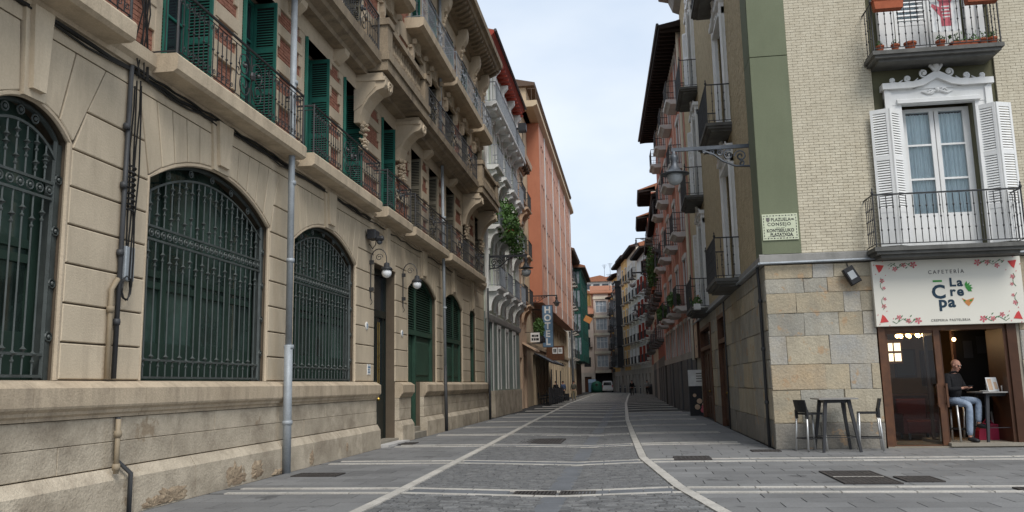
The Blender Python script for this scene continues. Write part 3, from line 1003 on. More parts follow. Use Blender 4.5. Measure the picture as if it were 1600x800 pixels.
# green door with louvred fanlight, louvred window and narrow window beyond it
for (c, h, zs, rise, zb), kind in ((OPEN[4], 'door'), (OPEN[5], 'window'), (OPEN[6], 'slit')):
    d = -.26 if kind == 'door' else -.2
    top, *_ = arc(c, h, zs, rise, 12)
    f = MB()
    f.box(c - h, c - h + .14, d, d + .12, zb, zs)
    f.box(c + h - .14, c + h, d, d + .12, zb if kind != 'door' else 1.66, zs)
    ti, *_ = arc(c, h - .14, zs, rise - .12, 12)
    f.prism(top + ti[::-1], d, d + .12)
    f.box(c - h + .14, c + h - .14, d, d + .12, 3.12, 3.28)
    if kind != 'slit':
        m2 = c + h * .28 if kind == 'window' else 25.86
        f.box(m2 - .06, m2 + .06, d, d + .11, zb, zs + rise * .7)
    p = A.P('door' if kind == 'door' else 'window', f, m_gdoor)
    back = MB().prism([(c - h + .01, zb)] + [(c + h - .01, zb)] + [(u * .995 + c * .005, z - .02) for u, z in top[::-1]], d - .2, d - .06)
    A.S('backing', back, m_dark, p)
    lv = louvres(MB(), c - h + .15, c + h - .15, d + .03, 3.3, zs + rise * .55)
    A.S('louvres', lv, m_gdoor, p, kind='stuff')
    pn = MB()
    if kind == 'door':
        pn.front(25.93, c + h - .15, d - .05, d + .03, 1.66, 3.12, .02)
        pn.front(26.1, c + h - .3, d + .02, d + .06, 1.85, 2.95, .03)
        pn.front(c - h + .15, 25.8, d - .05, d - .0, zb, 3.1, .02)
        pn.front(c - h + .3, 25.65, d - .01, d + .02, .6, 2.8, .03)
    else:
        pn.front(c - h + .14, c + h - .14, d - .05, d + .04, zb, 3.12, .02)
        for k in range(3 if kind == 'window' else 1):
            u = c - h + .2 + k * (2 * h - .3) / 3
            pn.front(u, u + (.9 if kind == 'window' else .8), d + .03, d + .07, 1.85, 2.95, .03)
    A.S('panel', pn, m_gdoor, p)
    if kind == 'door':
        A.P('doorstep', MB().box(c - h, 25.85, -.5, .20, -.05, .16), m_step)
        A.P('doorstep', MB().box(c - h, 25.85, -.5, .0, .15, .30), m_step)
        A.P('sign_plate', MB().box(c - h + .15, c - h + .3, d + .05, d + .14, 2.9, 3.1), m_orange)

# string course under the balconies
A.P('string_course', MB().uprism([(-.02, 5.88), (.06, 5.88), (.08, 5.95), (.15, 6.0), (.16, 6.17), (-.02, 6.19)], 4.0, END), m_slab_st)

# ---- first-floor balconies
def spiral(cu, cz, r0, r1, a0, turns, n, d=0):
    return [(cu + (r0 + (r1 - r0) * k / n) * math.cos(a0 + turns * 6.283 * k / n), d, cz + (r0 + (r1 - r0) * k / n) * math.sin(a0 + turns * 6.283 * k / n)) for k in range(n + 1)]
def scroll_panel(w, h, mat, r=.011):
    b = MB()
    for s in (-1, 1):
        cu = s * w * .22
        b.tube(spiral(cu, h * .66, h * .27, .03, 0 if s < 0 else math.pi, 1.6 * -s, 26), r, 4)
        b.tube(spiral(cu, h * .3, h * .24, .03, 0 if s < 0 else math.pi, 1.5 * s, 24), r, 4)
        b.tube(spiral(s * w * .4, h * .5, h * .14, .02, math.pi / 2, 1.3 * s, 18), r * .8, 4)
        b.tube([(s * w * .47, 0, .02), (s * w * .46, 0, h * .5), (s * w * .47, 0, h)], r, 4)
    b.tube([(0, 0, 0), (.0, 0, h * .3), (0, .02, h * .5), (0, 0, h)], r, 4)
    b.ball(0, .03, h * .55, .07, 8, (1, .6, 1.2))
    b.ball(-w * .22, .02, h * .66, .04, 6)
    b.ball(w * .22, .02, h * .66, .04, 6)
    return b.mesh('scrollwork', mat)
def scroll_bar(h, mat, r=.009, curl=.05):
    b = MB()
    b.tube([(0, 0, 0), (0, 0, h)], r, 4)
    b.tube(spiral(curl, .1, curl, .012, math.pi, 1.2, 10), r * .8, 4)
    b.tube(spiral(-curl, h - .1, curl, .012, 0, 1.2, 10), r * .8, 4)
    b.lathe([(.012, -.02), (.024, 0), (.012, .02)], 0, 0, h * .5, 5)
    return b.mesh('baluster', mat)
SCROLL = scroll_panel(1.15, .86, m_iron)
BAR = scroll_bar(.86, m_iron)
SCROLL_G = scroll_panel(1.15, .86, m_iron_grey)
BAR_G = scroll_bar(.86, m_iron_grey)
PLAIN = MB().tube([(0, 0, 0), (0, 0, .86)], .009, 4).mesh('baluster', m_iron)
def railing(fr, u0, u1, d, z, mat=m_iron, scroll=None, bar=None, step=.16, ends=True, dback=.03, h=1.0, panels=True):
    b = MB()
    zb, zt = z + .06, z + h
    pth = [(u0, d, zt), (u1, d, zt)]
    if ends: pth = [(u0, dback, zt)] + pth + [(u1, dback, zt)]
    b.tube(pth, .024, 5)
    b.tube([(p[0], p[1], zb) for p in pth], .013, 4)
    b.tube([(p[0], p[1], zt - .085) for p in pth], .011, 4)
    for u in (u0, u1):
        b.tube([(u, d, z), (u, d, zt + .03)], .02, 5)
    rl = fr.P('railing', b, mat)
    w_ = u1 - u0
    sp = []
    if scroll and panels:
        n = max(1, int(w_ / 2.4))
        sp = [u0 + w_ * (k + .5) / n for k in range(n)]
        for s in sp: fr.S('scrollwork', scroll, None, rl, s, d, zb)
    n = int(w_ / step)
    for k in range(1, n):
        u = u0 + w_ * k / n
        if any(abs(u - s) < .6 for s in sp): continue
        fr.S('baluster', bar, None, rl, u, d, zb)
    if ends:
        m = max(2, int((d - dback) / step))
        for k in range(1, m):
            for u in (u0, u1):
                fr.S('baluster', PLAIN if bar in (BAR,) else bar, None, rl, u, dback + (d - dback) * k / m, zb)
    return rl
B1F = [(5.2, 9.35), (10.34, 15.06), (15.5, 20.15), (20.72, 23.2), (23.6, 28.2), (28.7, 35.7)]
for a, b in B1F:
    s = MB().uprism([(-.02, 5.93), (.40, 5.93), (.46, 5.97), (.47, 6.16), (.44, 6.20), (-.02, 6.21)], a, b)
    A.P('balcony_slab', s, m_slab_st)
    railing(A, a + .06, b - .06, .41, 6.20, m_iron, SCROLL, BAR, .14)
# drainpipes and cables
def pipe(fr, pts, r, mat, name='drainpipe', n=8, clips=()):
    b = MB().tube(pts, r, n)
    for z in clips:
        b.lathe([(r + .012, -.04), (r + .018, 0), (r + .012, .04)], pts[0][0], pts[0][1], z, 8)
    return fr.P(name, b, mat, smooth=True)
pipe(A, [(14.80, .30, 0), (14.78, .30, 2.3)], .082, m_zinc, clips=(.9, 2.28))
pipe(A, [(14.78, .30, 2.3), (14.74, .29, 9.3)], .066, m_zinc, clips=(3.9, 5.4, 7.4))
pipe(A, [(28.3, .29, 0), (28.3, .26, 2.2)], .06, m_pvc)
pipe(A, [(28.3, .26, 2.2), (28.3, .2, 9.3)], .055, m_zinc, clips=(4.2, 7.4))
pipe(A, [(28.45, .12, 9.8), (28.45, .12, 15.8)], .055, m_zinc, clips=(11,))
pipe(A, [(37.3, .29, 0), (37.3, .28, 3.0)], .055, m_pvc)
pipe(A, [(37.3, .28, 3.0), (37.3, .27, 5.9)], .045, m_pvc)
pipe(A, [(9.86, .06, 1.68), (9.9, .06, 5.86)], .032, m_pvc, 'conduit', clips=(2.4, 3.3, 4.2, 5.0))
pipe(A, [(9.72, .25, .52), (9.72, .25, 1.18)], .032, m_beigepipe, 'conduit', clips=(.6, 1.0))
pipe(A, [(9.72, .06, 1.68), (9.72, .06, 2.8), (9.84, .06, 2.95)], .034, m_beigepipe, 'conduit', clips=(2.55,))
pipe(A, [(9.86, .15, 1.2), (9.86, .15, .68), (9.97, .29, .5), (9.97, .29, 0)], .03, m_pvc, 'conduit', clips=())
for k in range(5):
    rr_ = random.Random(k)
    pts = [(9.93 + .03 * k + rr_.uniform(-.03, .03), .05 + .02 * k, z + rr_.uniform(-.1, .1)) for z in (2.95, 3.3, 3.8, 4.3, 4.8, 5.3, 5.7)]
    A.P('cable', MB().tube(pts, .011, 4), m_cable)
A.P('cable_coil', MB().tube([(9.98 + .05 * math.cos(q * .9), .09 + .05 * math.sin(q * .9), 3.85 + q * .0105) for q in range(64)], .012, 4), m_cable)
A.P('cable_coil', MB().tube([(9.98 + .1 * math.cos(q * .8), .08 + .006 * (q % 5), 2.85 + .16 * math.sin(q * .8)) for q in range(26)], .011, 4), m_cable)
A.P('junction_box', MB().front(9.93, 10.13, 0, .1, 2.95, 3.4, .01), m_zinc)
def sag(u0, u1, d, z, amp=.04, r=.02, n=16, seed=0):
    q = random.Random(seed)
    return MB().tube([(u0 + (u1 - u0) * k / n, d + q.uniform(-.01, .01), z + q.uniform(-amp, amp)) for k in range(n + 1)], r, 4)
A.P('cable', sag(4.2, 20.5, .03, 5.83, .03, .03, 40, 1), m_cable)
A.P('cable', sag(4.2, 33, .05, 5.78, .035, .016, 60, 2), m_cable)
A.P('cable', sag(9.9, 15.2, .08, 5.86, .02, .018, 20, 3), m_cable)
for k in range(6):
    q = random.Random(40 + k)
    pts = [(9.95 + .06 * k + q.uniform(-.05, .05), .1 + q.uniform(-.05, .06), z) for z in (5.75, 6.2, 6.7, 7.2, 7.8, 8.6)]
    A.P('cable', MB().tube(pts, .01, 4), m_cable)

# ---- upper storeys: brick between stone surrounds, bands and quoins
def brick_rows(mb, u0, u1, z0, z1, d0, d1, L=.25, H=.07, g=.011, rng=rng, off=0, face_only=True):
    n = max(1, round((z1 - z0) / H))
    hh = (z1 - z0) / n
    for i in range(n):
        x = u0 - (L / 2 if (i + off) % 2 else 0)
        while x < u1 - .01:
            a, b = max(x, u0), min(x + L - g, u1)
            x += L
            if b - a < .02: continue
            mb.front(a, b, d0, d1 + rng.uniform(-.004, .004), z0 + i * hh, z0 + (i + 1) * hh - g)
    return mb
WIN1 = [(7.45, 8.8), (10.62, 11.98), (13.1, 14.42), (15.95, 17.28), (18.35, 19.68), (21.45, 22.65), (24.62, 25.9), (26.98, 28.3), (29.65, 31.2), (32.75, 34.1), (35.5, 36.7)]
def shutter_leaf(w, h, mat, t=.04):
    """the leaf stands perpendicular to the wall: built in the d-z plane"""
    b = MB()
    b.box(-.004, .004, .055, w - .055, .12, h - .09)
    for d0, d1 in ((0, .055), (w - .055, w)): b.box(-t / 2, t / 2, d0, d1, 0, h)
    for z0, z1 in ((0, .12), (h * .30, h * .30 + .09), (h * .62, h * .62 + .09), (h - .09, h)): b.box(-t / 2 + .002, t / 2 - .002, .055, w - .055, z0, z1)
    n = int(h / .058)
    for k in range(n):
        z = .13 + (h - .24) * k / n
        b.add([(-t / 2, .055, z), (-t / 2, w - .055, z), (0, w - .055, z + .035), (0, .055, z + .035)], [(0, 1, 2, 3)])
        b.add([(-t / 2, .055, z), (-t / 2, w - .055, z), (-t / 2, w - .055, z + .01), (-t / 2, .055, z + .01)], [(0, 1, 2, 3)])
        b.add([(t / 2, .055, z), (t / 2, w - .055, z), (0, w - .055, z + .035), (0, .055, z + .035)], [(0, 1, 2, 3)])
    me = b.mesh('shutter', mat)
    me.materials.append(m_dark)  # near-black web painted in for the shade between the slats
    for k in range(6): me.polygons[k].material_index = 1
    return me
def window_set(fr, a, b, z0, z1, dback, leaf, mframe, glass, wide=.06, panes=3, leafd=None, inset=.03):
    f = MB()
    f.box(a, a + wide, dback, dback + .07, z0, z1)
    f.box(b - wide, b, dback, dback + .07, z0, z1)
    f.box(a + wide, b - wide, dback, dback + .07, z1 - wide, z1)
    f.box(a + wide, b - wide, dback, dback + .06, z0, z0 + .35)
    f.box((a + b) / 2 - .05, (a + b) / 2 + .05, dback, dback + .075, z0 + .35, z1 - wide)
    for k in range(1, panes):
        z = z0 + .35 + (z1 - wide - z0 - .35) * k / panes
        f.box(a + wide, b - wide, dback, dback + .05, z - .02, z + .02)
    p = fr.P('window', f, mframe)
    fr.S('pane', MB().box(a + .01, b - .01, dback - .03, dback + .02, z0, z1), glass, p)
    if leaf:
        ld = leafd if leafd is not None else dback + .08
        fr.P('shutter', leaf, None, b - inset, ld, z0 + .02)
        fr.P('shutter', leaf, None, a + inset, ld, z0 + .02)
    return p
def storey(z0, z1, zt, wins, leafs, frames, glasses, bands_, lint, dst=.03, brickseed=1, pend=False, db=-.45):
    """one storey of the stone building: openings z0..z1 in wins, wall up to zt"""
    wall, st, br = MB(), MB(), MB()
    es = [5.0] + [e for w_ in wins for e in w_] + [END]
    for i in range(0, len(es), 2):
        a, b = es[i], es[i + 1]
        wall.box(a, b, -.56, -.03, z0 - .35, zt)
        q = .17
        inner = [(a + (q if i else 0), b - (q if i + 2 < len(es) else 0))]
        # stone jambs beside the openings
        if i: st.front(a, a + q, -.04, dst, z0, lint, .008)
        if i + 2 < len(es): st.front(b - q, b, -.04, dst, z0, lint, .008)
        ia, ib = inner[0]
        zs = [z0 - .3] + [v for bd in bands_ for v in bd] + [lint]
        for k in range(0, len(zs), 2):
            za, zb_ = zs[k], zs[k + 1]
            if zb_ - za > .08 and ib - ia > .05: brick_rows(br, ia, ib, za, zb_, -.04, -.012)
        for za, zb_ in bands_:
            st.front(ia - .002, ib + .002, -.04, dst + .012, za, zb_, .008)
        # quoin teeth
        for k, (za, zb_) in enumerate(zip([z0] + [bd[1] for bd in bands_], [bd[0] for bd in bands_] + [lint])):
            zm = (za + zb_) / 2
            if i and b - a > .9: st.front(a + q, a + q + .12, -.04, dst - .004, zm - .12 + .12, zb_, .006)
            if i + 2 < len(es) and b - a > .9: st.front(b - q - .12, b - q, -.04, dst - .004, zm, zb_, .006)
    for a, b in wins:
        wall.box(a, b, -.56, -.03, z1, zt)
        st.front(a - .02, b + .02, -.04, dst + .004, z1 + .06, lint, .01)
        st.box(a, b, -.3, dst - .012, z1, z1 + .06)
    st.front(5.0, END, -.04, dst + .002, lint, zt, .005)
    if pend:
        for a, b in wins:
            for u in (a - .17, b + .02):
                st.prism([(u, z1 - .25), (u + .07, z1 - .4), (u + .15, z1 - .25), (u + .15, lint + .1), (u, lint + .1)], dst, dst + .13)
                st.prism([(u + .02, z1 + .15), (u + .13, z1 + .15), (u + .16, lint + .3), (u - .01, lint + .3)], dst + .1, dst + .22)
            c = (a + b) / 2
            st.prism([(c - .13, z1 + .02), (c + .13, z1 + .02), (c + .2, zt - .02), (c - .2, zt - .02)], dst, dst + .14)
            st.prism([(a - .25, z1 + .0), (b + .25, z1 + .0), (b + .25, z1 + .1), (a - .25, z1 + .1)], dst, dst + .1)
    A.P('wall', wall, m_mortar)
    A.P('brickwork', br, m_redbrick, kind='stuff')
    A.P('stone_dressing', st, m_trim)
    for i, (a, b) in enumerate(wins):
        window_set(A, a, b, z0, z1, db, leafs[i % len(leafs)], frames[i % len(frames)], glasses[i % len(glasses)])
LEAF1 = shutter_leaf(.46, 2.62, m_shut)
LEAF1B = shutter_leaf(.40, 2.62, m_shut_b)
n1g = 6
storey(6.25, 8.92, 9.45, WIN1, [LEAF1] * n1g + [LEAF1B] * 5, [m_shut] * n1g + [m_shut_b] * 5, [m_dglass] * 11, [(6.95, 7.22), (7.62, 7.88), (8.36, 8.6)], 8.92 + .0)
LEAF2 = shutter_leaf(.38, 2.3, m_shut_b)
storey(9.85, 12.15, 12.7, WIN1, [LEAF2], [m_shut_b], [m_dglass], [(10.45, 10.7), (11.15, 11.4)], 12.15, pend=True)
LEAF3 = shutter_leaf(.4, 2.2, m_shut)
storey(13.0, 15.2, 15.75, WIN1, [LEAF3], [m_shut], [m_dglass], [(13.6, 13.85), (14.35, 14.6)], 15.2)

# second-floor balcony: long slab, stone balustrades on big consoles, iron railing between
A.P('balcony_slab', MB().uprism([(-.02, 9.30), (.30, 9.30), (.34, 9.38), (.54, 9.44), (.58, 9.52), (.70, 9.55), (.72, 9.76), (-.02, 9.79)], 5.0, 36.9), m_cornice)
def balustrade(u0, u1):
    b = MB()
    b.box(u0, u1, -.0, .86, 9.36, 9.62)
    b.hprism([(u0 - .05, 0), (u1 + .05, 0), (u1 + .05, .91), (u0 - .05, .91)], 9.62, 9.84)
    for u in (u0, u1 - .42):
        b.box(u, u + .42, .46, .86, 9.84, 10.55)
        b.box(u - .05, u + .47, .42, .91, 10.55, 10.72)
    b.box(u0 + .42, u1 - .42, .5, .84, 10.55, 10.70)
    b.box(u0 + .42, u1 - .42, .52, .82, 9.84, 9.95)
    for d_ in (0.1,):
        b.box(u0, u0 + .16, .02, .46, 10.55, 10.7)
        b.box(u1 - .16, u1, .02, .46, 10.55, 10.7)
        b.box(u0, u0 + .14, .02, .46, 9.84, 10.55)
        b.box(u1 - .14, u1, .02, .46, 9.84, 10.55)
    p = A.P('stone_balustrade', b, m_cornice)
    n = int((u1 - u0 - .9) / .24)
    bl = MB().lathe([(.07, 0), (.05, .08), (.09, .22), (.045, .42), (.07, .6)], 0, 0, 0, 8).mesh('stone_baluster', m_cornice)
    for k in range(n):
        A.S('stone_baluster', bl, None, p, u0 + .45 + (u1 - u0 - .9) * (k + .5) / n, .67, 9.95)
balustrade(19.25, 23.55)
balustrade(32.9, 37.2)
railing(A, 10.5, 19.2, .64, 9.78, m_iron, SCROLL, BAR, .13, False)
railing(A, 23.6, 32.85, .64, 9.78, m_iron, SCROLL, BAR, .13, False)
def console(u, w=.62):
    b = MB()
    prof = [(-.02, 8.05), (.12, 8.05), (.16, 8.25), (.22, 8.45), (.36, 8.68), (.56, 8.86), (.74, 8.92), (.80, 9.0), (.80, 9.14), (.72, 9.2), (.72, 9.32), (-.02, 9.32)]
    b.uprism(prof, u - w / 2, u + w / 2)
    prof2 = [(-.02, 8.35), (.2, 8.5), (.34, 8.74), (.54, 8.95), (.54, 9.1), (-.02, 9.1)]
    b.uprism(prof2, u - w / 2 - .025, u + w / 2 + .025)
    b.uprism([(-.02, 9.1), (.78, 9.1), (.8, 9.2), (-.02, 9.2)], u - w / 2 - .05, u + w / 2 + .05)
    b.tube(spiral(u, 9.0, .16, .03, 0, 1.4, 18, .80), .035, 5)
    p = A.P('console', b, m_trim)
    o = MB()
    q = random.Random(int(u * 7))
    for k in range(64):
        zz_ = q.uniform(-.34, .34)
        o.ball(u + q.uniform(-.24, .24) * (1 - abs(zz_)), q.uniform(.04, .2), 7.78 + zz_, q.uniform(.03, .06), 5, (1.3, 1, .7))
    A.S('foliage_carving', o, m_trim, p)
for u in (19.6, 23.2, 33.2, 36.8): console(u)
for u in (17.8, 26.4, 30.4, 12.4, 15.2):
    A.P('corbel', MB().uprism([(-.02, 8.98), (.1, 9.02), (.3, 9.2), (.32, 9.31), (-.02, 9.31)], u - .16, u + .16), m_trim)
# third-floor balconies and crowning cornice
for a, b in ((10.4, 14.8), (15.7, 20.0), (20.8, 23.0), (24.0, 28.9), (29.2, 34.6), (35.0, 37.3)):
    A.P('balcony_slab', MB().uprism([(-.02, 12.62), (.46, 12.62), (.6, 12.7), (.62, 12.95), (-.02, 12.97)], a, b), m_slab_st)
    railing(A, a + .06, b - .06, .55, 12.96, m_iron_grey, SCROLL_G, BAR_G, .14)
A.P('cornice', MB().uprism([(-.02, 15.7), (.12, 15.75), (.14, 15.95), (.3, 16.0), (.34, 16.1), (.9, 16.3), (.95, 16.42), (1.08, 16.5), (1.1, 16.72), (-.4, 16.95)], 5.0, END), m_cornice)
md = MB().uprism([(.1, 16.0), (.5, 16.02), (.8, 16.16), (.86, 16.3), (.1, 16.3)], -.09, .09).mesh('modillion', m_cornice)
for k in range(76):
    u = 6.0 + k * .42
    if u < END: A.P('modillion', md, None, u, 0, .0)
for u in (24.2, 28.75, 32.0, 34.9, 37.2, 20.3, 23.4):
    b = MB()
    b.uprism([(.0, 13.9), (.12, 13.95), (.16, 14.6), (.24, 15.2), (.44, 15.5), (.5, 15.75), (.5, 16.0), (.0, 16.0)], u - .2, u + .2)
    q = random.Random(int(u * 3))
    for k in range(12): b.ball(u + q.uniform(-.15, .15), .12 + k * .02, 14.0 + k * .15, q.uniform(.06, .1), 6)
    A.P('carved_bracket', b, m_trim)
A.P('roof', MB().uprism([(1.0, 16.78), (-6, 19.2), (-9, 19.2), (-9, 16.7)], 4.5, END), m_rooftile)

# ---- things fixed to it: lamps, camera, plates
def globe_lamp(label, u, z):
    t = thing('wall_lamp', label, 'wall lamp', (-6.55, u, z), R(90), 'globe lamps beside the doors')
    F = Fr(t, -6.55, u, R(90), z)
    b = MB()
    b.tube([(-.02, .05, -.95), (-.02, .05, .05)], .016, 5)
    b.tube([(-.02, .05, .05)] + [(-.02 + 0, .05 + .21 - .21 * math.cos(q * math.pi / 10), .05 + .27 * math.sin(q * math.pi / 10)) for q in range(11)] + [(-.02, .47, -.06)], .014, 5)
    b.tube(spiral(0, 0, .1, .02, 0, 1.5, 16), .01, 4)
    for i in range(len(b.v) - 17 * 4, len(b.v)):
        x, y, zz = b.v[i]
        b.v[i] = (y - .02, x + .27, zz + .1)
    for zz in (-.02, -.72): b.box(-.05, .01, 0, .12, zz - .05, zz + .05)
    b.tube([(-.02, .05, -.95), (-.02, .09, -1.05), (-.02, .05, -1.12)], .012, 4)
    F.P('bracket', b, m_iron)
    F.P('lamp_shade', MB().lathe([(.03, .02), (.07, 0), (.08, -.09), (.135, -.12), (.16, -.17), (.135, -.18)], -.02, .47, -.06, 12), m_charcoal, smooth=True)
    F.P('globe', MB().ball(-.02, .47, -.31, .13, 14), m_opal, smooth=True)
    return t
globe_lamp('globe wall lamp on a curled iron bracket just before the black door with brass bars', 20.55, 4.72)
globe_lamp('globe wall lamp on a curled iron bracket on the pier beside the green louvred door', 23.65, 4.78)
t = thing('security_camera', 'dark security camera box under the balcony above the third grilled window', 'camera', (-6.55, 20.3, 5.35), R(90))
F = Fr(t, -6.55, 20.3, R(90), 5.35)
F.P('bracket', MB().box(-.05, .05, 0, .2, -.05, .05).tube([(0, .1, 0), (.1, .25, -.12)], .025, 6), m_blackpl)
F.P('housing', MB().front(-.2, .18, .08, .3, -.1, .14, .03).lathe([(.07, 0), (.07, .16), (.05, .2)], -.02, .26, -.08, 10, 'd'), m_charcoal)
F.P('lens', MB().ball(.02, .34, -.16, .075, 10), m_lampgrey, smooth=True)
F.P('cable', MB().tube([(.2, .2, .0), (.3, .15, -.18), (.2, .1, -.3), (.05, .06, -.2)], .012, 4), m_cable)
t = thing('notice_plate', 'small white notice plate on the wall before the black door', 'plate', (-6.55, 20.5, 1.95), R(90))
F = Fr(t, -6.55, 20.5, R(90), 1.95)
F.P('plate', MB().front(-.13, .13, .01, .03, -.12, .14, .005), m_signwhite)
F.P('lettering', MB().box(-.1, .1, .029, .033, .05, .09).box(-.1, .06, .029, .033, -.01, .02).box(-.1, .08, .029, .033, -.07, -.04), m_blue)
for u, z, l in ((20.3, 3.05, 'oval number plate on the stone pier under the first globe lamp'), (23.62, 3.05, 'oval number plate on the stone pier under the second globe lamp')):
    t = thing('number_plate', l, 'plate', (-6.55, u, z), R(90))
    F = Fr(t, -6.55, u, R(90), z)
    F.P('plate', MB().lathe([(.1, .01), (.1, .035), (.08, .04)], 0, 0, 0, 14, 'd'), m_signwhite)
    F.P('numeral', MB().box(-.035, -.015, .04, .044, -.05, .05).box(.01, .03, .04, .044, -.05, .05), m_blue)
# flowerpots on a first-floor balcony
# ---------------------------------------------------------------- café corner building
CX, CY = 3.1, 19.25
bldR = thing('corner_building', 'cream brick corner building with an olive corner strip above a stone café front', 'building', (CX, CY, 0))
Cf = Fr(bldR, 0, CY, 0)               # café front: u = x
Cs = Fr(bldR, CX, 0, R(-90))          # street side: u = -y
rng = random.Random(5)
TOPZ = 20.2
# --- stone ground floor, café front
zc = [0.0, .55, 1.27, 1.82, 2.45, 2.96, 3.41, 3.74, 4.05]
rows = [  # (share of the width, stone tint)
    [(.42, 1), (.58, 1)], [(.26, 0), (.4, 1), (.34, 4)], [(.5, 2), (.22, 0), (.2, 3), (.08, 0)], [(.16, 3), (.40, 4), (.44, 3)],
    [(.34, 1), (.32, 1), (.22, 0), (.12, 3)], [(.28, 0), (.44, 0), (.16, 3), (.12, 4)], [(.36, 1), (.22, 1), (.42, 2)], [(.45, 0), (.2, 3), (.35, 4)]]
X0, X1 = 3.1, 5.40
Cf.P('wall', MB().box(X0 + .02, X1, -.5, -.02, 0, 4.06), m_stj)
Cf.P('wall', MB().box(8.25, 14, -.5, -.02, 0, 4.06).box(X1, 8.25, -.5, -.02, 2.62, 4.06), m_stj)
def stone(fr, u0, u1, z0, z1, mat, d1=.012, g=.004, b=.009):
    c, z = (u0 + u1) / 2, (z0 + z1) / 2
    mb = MB()
    j = lambda: rng.uniform(-.011, .011)
    w, h = (u1 - u0) / 2 - g, (z1 - z0) / 2 - g
    d1 += rng.uniform(-.006, .008)
    mb.front(-w, w, -.03, d1, -h, h, b)
    mb.v = [(a + j(), d + (j() * .5 if d > 0 else 0), e + j()) for a, d, e in mb.v]
    return fr.P('wall_stone', mb, mat, c, 0, z)
for (z0, z1), row in zip(zip(zc, zc[1:]), rows):
    u = X0
    for k, (f, t_) in enumerate(row):
        u1 = u + f * (X1 - X0)
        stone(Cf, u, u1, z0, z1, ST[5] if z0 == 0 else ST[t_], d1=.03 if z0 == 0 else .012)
        u = u1
for z0, z1 in zip(zc, zc[1:]):
    u = 8.32
    while u < 14:
        u1 = u + rng.uniform(.6, 1.1)
        stone(Cf, u, min(u1, 14), z0, z1, ST[rng.randrange(5)])
        u = u1
# --- street side: dressed stone with two brown doors
doors = [(-29.6, -27.4), (-36.9, -32.3)]
sw = MB()
es = [-39.6] + [e for d_ in sorted(doors) for e in d_] + [-CY - .02]
for i in range(0, len(es), 2): sw.box(es[i], es[i + 1], -.5, -.02, 0, 4.06)
for a, b in doors: sw.box(a, b, -.5, -.02, 3.72, 4.06)
Cs.P('wall', sw, m_stj)
zs_ = [0, .62, 1.3, 1.95, 2.6, 3.25, 3.72, 4.05]
for z0, z1 in zip(zs_, zs_[1:]):
    for i in range(0, len(es), 2):
        a, b = es[i], es[i + 1]
        u = a
        while u < b - .05:
            u1 = min(u + rng.uniform(.85, 1.7), b)
            if b - u1 < .3: u1 = b
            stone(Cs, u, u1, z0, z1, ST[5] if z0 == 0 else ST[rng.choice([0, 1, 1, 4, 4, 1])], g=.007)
            u = u1
for a, b in doors: stone(Cs, a, b, 3.72, 4.05, ST[1])
def brown_door(a, b, z1, leaves_):
    f = MB()
    f.box(a, a + .14, -.2, .05, 0, z1)
    f.box(b - .14, b, -.2, .05, 0, z1)
    f.box(a + .14, b - .14, -.2, .045, z1 - .14, z1)
    f.box(a + .14, b - .14, -.2, .04, 2.75, 2.9)
    p = Cs.P('door', f, m_oakdoor)
    l = MB()
    n = leaves_
    for k in range(n):
        u0, u1 = a + .14 + (b - a - .28) * k / n, a + .14 + (b - a - .28) * (k + 1) / n
        l.front(u0 + .01, u1 - .01, -.2, -.1, .02, 2.74)
        for z0_, zz in ((.2, .9), (1.05, 2.6)): l.front(u0 + .12, u1 - .12, -.1, -.07, z0_, zz, .025)
    Cs.S('door_leaf', l, m_oakdk, p)
    Cs.S('fanlight', MB().box(a + .14, b - .14, -.2, -.12, 2.9, z1 - .14), m_dglass, p)
    Cs.S('handle', MB().ball((a + b) / 2 + .1, -.04, 1.1, .045, 8), m_brass, p)
brown_door(-29.6, -27.4, 3.72, 2)
brown_door(-36.9, -32.3, 3.72, 4)
# --- ledge and gutter on both fronts
Cf.P('ledge', MB().uprism([(-.02, 4.07), (.05, 4.08), (.08, 4.12), (.08, 4.28), (.0, 4.31)], CX - .1, 14), m_ledge)
Cs.P('ledge', MB().uprism([(-.02, 4.07), (.05, 4.08), (.08, 4.12), (.08, 4.28), (.0, 4.31)], -39.6, -CY + .06), m_ledge)
Cf.P('gutter', MB().tube([(CX - .11, .12, 4.09), (8.9, .12, 4.13), (14, .12, 4.13)], .03, 6), m_zinc)
Cs.P('gutter', MB().tube([(-39.5, .12, 4.1), (-CY - .0 + .12, .12, 4.09)], .03, 6), m_zinc)
pipe(Cs, [(-19.75, .06, .0), (-19.75, .06, 3.6), (-19.6, .1, 4.1)], .035, m_pvc, clips=(1.0, 2.2, 3.3))
pipe(Cs, [(-27.2, .06, .0), (-27.2, .06, 4.0)], .025, m_pvc)
# --- upper walls: café front
wl = MB().box(CX + .02, 5.77, -.5, -.03, 4.31, TOPZ).box(8.42, 14, -.5, -.03, 4.31, TOPZ)
for z0, z1 in ((4.31, 4.31), (7.72, 8.5), (12.1, 12.9), (16.5, TOPZ)):
    wl.box(5.77, 8.42, -.5, -.06, z0, z1)
for z0, z1 in ((4.31, 7.72), (8.5, 12.1), (12.9, 16.5)):
    wl.box(5.77, 6.36, -.5, -.06, z0, z1).box(7.86, 8.42, -.5, -.06, z0, z1)
Cf.P('wall', wl, m_olive_dk)
Cf.P('corner_strip', MB().front(CX - .02, 3.93, -.05, .035, 4.31, 8.98).front(CX - .02, 3.93, -.05, .035, 9.0, TOPZ), m_olive)
Cs.P('corner_strip', MB().front(-20.1, -CY - .02, -.05, .03, 4.31, 8.98).front(-20.1, -CY - .02, -.05, .03, 9.0, TOPZ), m_olive)
L, H, g = .225, .0655, .007
bk = MB()
backs = MB().box(3.93, 5.775, -.04, -.012, 4.31, TOPZ).box(8.415, 14, -.04, -.012, 4.31, TOPZ)
